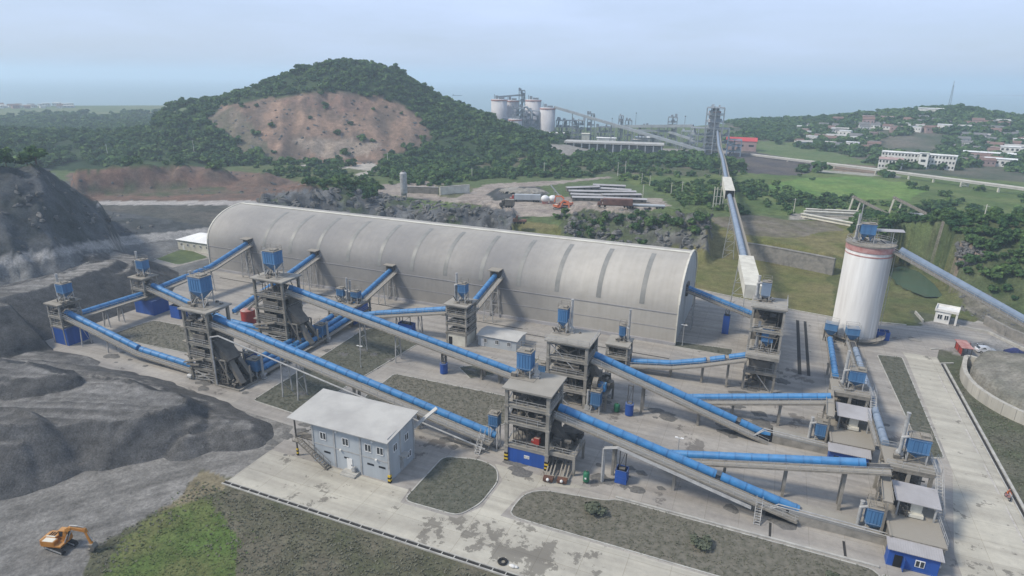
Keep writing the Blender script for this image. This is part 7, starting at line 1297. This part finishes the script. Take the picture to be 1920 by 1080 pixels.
for i in range(NEAR):
    k = int(rs_.randint(4)); x = tpx[i]; region = 'on the bushy slope at the right' if x > 1560 else 'in the scrub beyond the right hall end' if x > 1240 else 'by the rocks behind the hall' if x > 880 else 'on the rocks behind the left hall end' if tpy[i] > 325 else 'along the lower edge of the wooded hill'
    r_ = bpy.data.objects.new('tree', None); COL.objects.link(r_); r_.location = (tx[i], ty[i], tz[i]-.1); s = size[i]; r_.scale = (s*rs_.uniform(.95, 1.35), s*rs_.uniform(.95, 1.35), s*(1.25 if k == 3 else 1)); r_.rotation_euler = (0, 0, rs_.uniform(0, 6.28))
    tag(r_, KN[k]+' '+region, 'tree', KN[k]+' '+region)
    for nm, me in (('crown', cme[k]), ('trunk', tme)): o = bpy.data.objects.new(nm, me); COL.objects.link(o); o.parent = r_
FC = [crown(s, 7, 77, .13, .85, .22) for s in range(20, 26)]
VV_, QQ_, off = [], [], 0
for i in range(NEAR, len(tx)):
    V_, Q_ = FC[rs_.randint(6)]; a = rs_.uniform(0, 6.28); s = size[i]*rs_.uniform(.9, 1.15); ca, sa = math.cos(a)*s, math.sin(a)*s; wf = 1.35
    W_ = np.stack([(V_[:, 0]*ca-V_[:, 1]*sa)*wf+tx[i], (V_[:, 0]*sa+V_[:, 1]*ca)*wf+ty[i], V_[:, 2]*s+tz[i]-s*.22], -1); VV_.append(W_); QQ_.append(Q_+off); off += len(V_)
o = npmesh('forest', np.concatenate(VV_), np.concatenate(QQ_), lm1, smooth=False); tag(o, 'dense green wood covering the hill and the scrub beyond the works', 'forest', None, 'stuff'); print('trees', len(tx))
# spilled gravel under belts and along kerbs
BV, BQ, boff = [], [], 0
for k in range(120):
    ax_, ay_, bx_, by_ = [(-90, -61, -24, -61), (-90, -37, -28, -37), (-12, -60.5, 28, -60.5), (-12, -37.5, 24, -37.5), (-96, -66, -82, -57), (-99, -42, -84, -34), (-19, -65, -6, -57), (-20, -41, -8, -33), (-140, -61, -98, -61), (16, -20, 26, -9), (8, -31, 33, -31), (34, -40, 47, -22), (-60, -80, -60, -70)][k % 13]; f = rs_.rand(); cu, cv = ax_+(bx_-ax_)*f+rs_.normal()*1.6, ay_+(by_-ay_)*f+rs_.normal()*1.6; r0 = rs_.uniform(.3, 1.5); n_ = 12; V_ = [(cu, cv, .05+r0*rs_.uniform(.08, .2))]
    for rr_, hh_ in ((.55, .07), (1, .0)):
        for q_ in range(n_): a = 2*np.pi*q_/n_; w_ = r0*rr_*rs_.uniform(.7, 1.35); V_.append((cu+w_*np.cos(a)*1.4, cv+w_*np.sin(a), .035+hh_*r0))
    V_ = np.array(V_); Q_ = [[0, 1+q_, 1+(q_+1) % n_, 0] for q_ in range(n_)]+[[1+q_, 1+n_+q_, 1+n_+(q_+1) % n_, 1+(q_+1) % n_] for q_ in range(n_)]
    BV.append(np.stack([O[0]+UU[0]*V_[:, 0]+VV[0]*V_[:, 1], O[1]+UU[1]*V_[:, 0]+VV[1]*V_[:, 1], V_[:, 2]], -1)); BQ.append(np.array([f_ if f_[3] != 0 else [f_[0], f_[1], f_[2], f_[2]] for f_ in Q_])+boff); boff += len(V_)
bm_ = MB(); bm_.v = [tuple(map(float, p)) for p in np.concatenate(BV)]; bm_.f = [list(dict.fromkeys(map(int, q_))) for q_ in np.concatenate(BQ)]; bm_.mi = [0]*len(bm_.f); o = bm_.build('spilled_gravel', mat('spilled gravel', (.15,.145,.135), .95, (.09,.088,.085), 2.5, bump=.8), smooth=True); tag(o, 'spilled dark gravel lying on the concrete under the conveyors', 'gravel', None, 'stuff')
# loose boulders and ledges on the rock faces
BV, BQ, boff = [], [], 0
def rock(seed):
    r0 = np.random.RandomState(seed); V_ = []
    for i in range(5):
        for j in range(7): th = np.pi*i/4; ph = 2*np.pi*j/7+i*.3; V_.append(np.array([np.sin(th)*np.cos(ph), np.sin(th)*np.sin(ph), np.cos(th)])*r0.uniform(.6, 1.15))
    return np.array(V_), np.array([[i*7+j, (i+1)*7+j, (i+1)*7+(j+1) % 7, i*7+(j+1) % 7] for i in range(4) for j in range(7)])
RK = [rock(k) for k in range(8)]
cand = []
for poly, n_, s0 in (([(480,372),(560,356),(640,350),(770,376),(960,396),(962,436),(760,414),(480,390)], 420, 1.5), ([(1055,402),(1150,394),(1330,404),(1326,470),(1200,460),(1060,440)], 330, 1.3), ([(0,318),(80,318),(200,396),(300,430),(0,480)], 330, 1.0), (QUARRY, 200, 1.1), ([(1690,448),(1740,438),(1850,463),(1830,495),(1780,505),(1700,480)], 60, .8), ([(1780,530),(1850,550),(1920,590),(1930,650),(1800,580)], 70, .55), ([(120,325),(480,318),(640,365),(180,376)], 90, 1.0)):
    x0, x1 = min(p[0] for p in poly), max(p[0] for p in poly); y0, y1 = min(p[1] for p in poly), max(p[1] for p in poly); k = 0
    bx_ = rs_.uniform(bear(x0, 380)-.02, bear(x1, 380)+.02, 40000); dx_ = rs_.uniform(200, 680, 40000); X_, Y_ = dx_*np.sin(bx_), dx_*np.cos(bx_); Z_2 = height(X_, Y_); ax_, ay_ = proj(X_, Y_, Z_2); ii = np.where(inpoly(ax_, ay_, poly))[0][:n_]
    for i in ii: cand.append((X_[i], Y_[i], Z_2[i], s0*rs_.uniform(.35, 1.3)))
for x, y, z, s0 in cand:
    V_, Q_ = RK[rs_.randint(8)]; a = .35+rs_.normal()*.9; ca, sa = math.cos(a), math.sin(a); sc_ = np.array([s0*rs_.uniform(.8, 2.2), s0*rs_.uniform(.6, 1.2), s0*rs_.uniform(.6, 1.2)]); P_ = V_*sc_; tl = rs_.uniform(-.9, .9); P_ = np.stack([P_[:, 0]*math.cos(tl)-P_[:, 2]*math.sin(tl), P_[:, 1], P_[:, 0]*math.sin(tl)+P_[:, 2]*math.cos(tl)-s0*.25], -1)
    BV.append(np.stack([P_[:, 0]*ca-P_[:, 1]*sa+x, P_[:, 0]*sa+P_[:, 1]*ca+y, P_[:, 2]+z], -1)); BQ.append(Q_+boff); boff += len(V_)
bc = np.concatenate(BV); rkm = mat('broken rock', (.15,.148,.143), .95, (.065,.067,.068), .2, dust=(.17,.165,.15), dustamt=.5)
o = npmesh('boulders', bc, np.concatenate(BQ), rkm, smooth=False); tag(o, 'broken grey rock and boulders on the cut faces behind the hall', 'rocks', None, 'stuff')
# shrubs on the front grass
for k, (uu, vv, s) in enumerate(((-1.0, -72.6, 3.0), (15.2, -73.2, 2.6), (33, -73.4, 2.4), (-29.4, 1.2, 1.3))[:3]):
    r_ = thing('shrub', ('low dusty shrub on the front grass by the blue tension box', 'low dusty shrub midway along the front grass', 'low dusty shrub on the front grass near the blue hut')[k], 'shrub', uu, vv, .05, k*1.3, 'shrubs on the front grass'); r_.scale = (s*1.25, s*1.25, s*.62); me_ = cme[k].copy(); me_.materials[0] = M['dustyleaf']; o = bpy.data.objects.new('foliage', me_); COL.objects.link(o); o.parent = r_
# rough grass tufts near the camera
gm_ = mat('rough grass', (.145,.14,.105), .9, (.085,.09,.06), 1.2); gm2 = mat('fresh grass', (.085,.135,.04), .9, (.125,.13,.06), .5)
def tufts(name, pts, m_, hs, label):
    n_ = len(pts); a = rs_.uniform(0, 6.28, (n_, 3)); V_ = np.zeros((n_, 3, 4, 3)); h_ = rs_.uniform(.4, 1.0, (n_, 3))*hs
    for j in range(3):
        ox, oy = np.cos(a[:, j])*h_[:, j]*1.3, np.sin(a[:, j])*h_[:, j]*1.3; px_, py_ = -np.sin(a[:, j])*h_[:, j]*.7, np.cos(a[:, j])*h_[:, j]*.7
        V_[:, j, 0] = np.stack([pts[:, 0]-px_, pts[:, 1]-py_, pts[:, 2]], -1); V_[:, j, 1] = np.stack([pts[:, 0]+px_, pts[:, 1]+py_, pts[:, 2]], -1)
        V_[:, j, 2] = np.stack([pts[:, 0]+ox+px_*.5, pts[:, 1]+oy+py_*.5, pts[:, 2]+h_[:, j]], -1); V_[:, j, 3] = np.stack([pts[:, 0]+ox-px_*.5, pts[:, 1]+oy-py_*.5, pts[:, 2]+h_[:, j]], -1)
    q_ = np.arange(n_*12).reshape(-1, 4); o = npmesh(name, V_.reshape(-1, 3), q_, m_, smooth=False); tag(o, label, 'grass', None, 'stuff')
N_ = 150000; gx_ = rs_.uniform(-140, 140, N_); gy_ = rs_.uniform(50, 180, N_); gu_, gv_ = touv(gx_, gy_); gpx, gpy = proj(gx_, gy_, np.zeros(N_))
mfront = (gv_ < -91) & inpoly(gpx+rs_.normal(0, 12, N_), gpy+rs_.normal(0, 8, N_), [(440, 900), (385, 885), (330, 940), (250, 990), (180, 1030), (150, 1140), (2600, 1140), (1000, 1075)]); mgreen = mfront & inpoly(gpx+rs_.normal(0, 22, N_)+fbm(gx_, gy_, 5, 3, 150)*110, gpy+rs_.normal(0, 14, N_)+fbm(gx_, gy_, 5, 3, 151)*60, [(310, 940), (380, 925), (440, 985), (430, 1140), (200, 1140), (200, 1050), (260, 1000)])
mplot = np.zeros(N_, bool)
for poly, sd_ in PLOTS: mplot |= inpoly(gu_, gv_, poly)
mright = (gu_ > 63) & (gv_ < 14) & ~inpoly(gu_, gv_, [(p[0]-1, p[1]-1) for p in MOUND])
def P3(m_, z): return np.stack([gx_[m_], gy_[m_], np.full(m_.sum(), z)], -1)
zf = height(gx_[mgreen], gy_[mgreen]); tufts('green_grass', np.stack([gx_[mgreen], gy_[mgreen], zf], -1), gm2, .17, 'fresh green grass patch in the lower left foreground')
m_ = mfront & ~mgreen; zf = height(gx_[m_], gy_[m_]); tufts('dry_grass', np.stack([gx_[m_], gy_[m_], zf], -1), gm_, .2, 'dry grey green grass beyond the front road')
sel = mplot & (rs_.rand(N_) < .8); tufts('plot_grass', P3(sel, .09), gm_, .15, 'short dusty grass growing in the yard plots'); sel = mright & (rs_.rand(N_) < .8); tufts('verge_grass', P3(sel, 0), gm_, .18, 'dusty verge grass right of the main road')
# ================================================================== HAZE
hz_ = MB().b2((-15500, -300, -14), (15500, 14500, 122)); hm_ = bpy.data.materials.new('haze'); n, l = nodes(hm_); n.remove(n["Principled BSDF"]); pv = n.new("ShaderNodeVolumePrincipled"); pv.inputs['Color'].default_value = (.74, .89, 1.0, 1); pv.inputs['Density'].default_value = .00032; pv.inputs['Anisotropy'].default_value = .2; l.new(pv.outputs[0], n["Material Output"].inputs['Volume'])
o = hz_.build('haze', hm_); tag(o, kind='stuff')
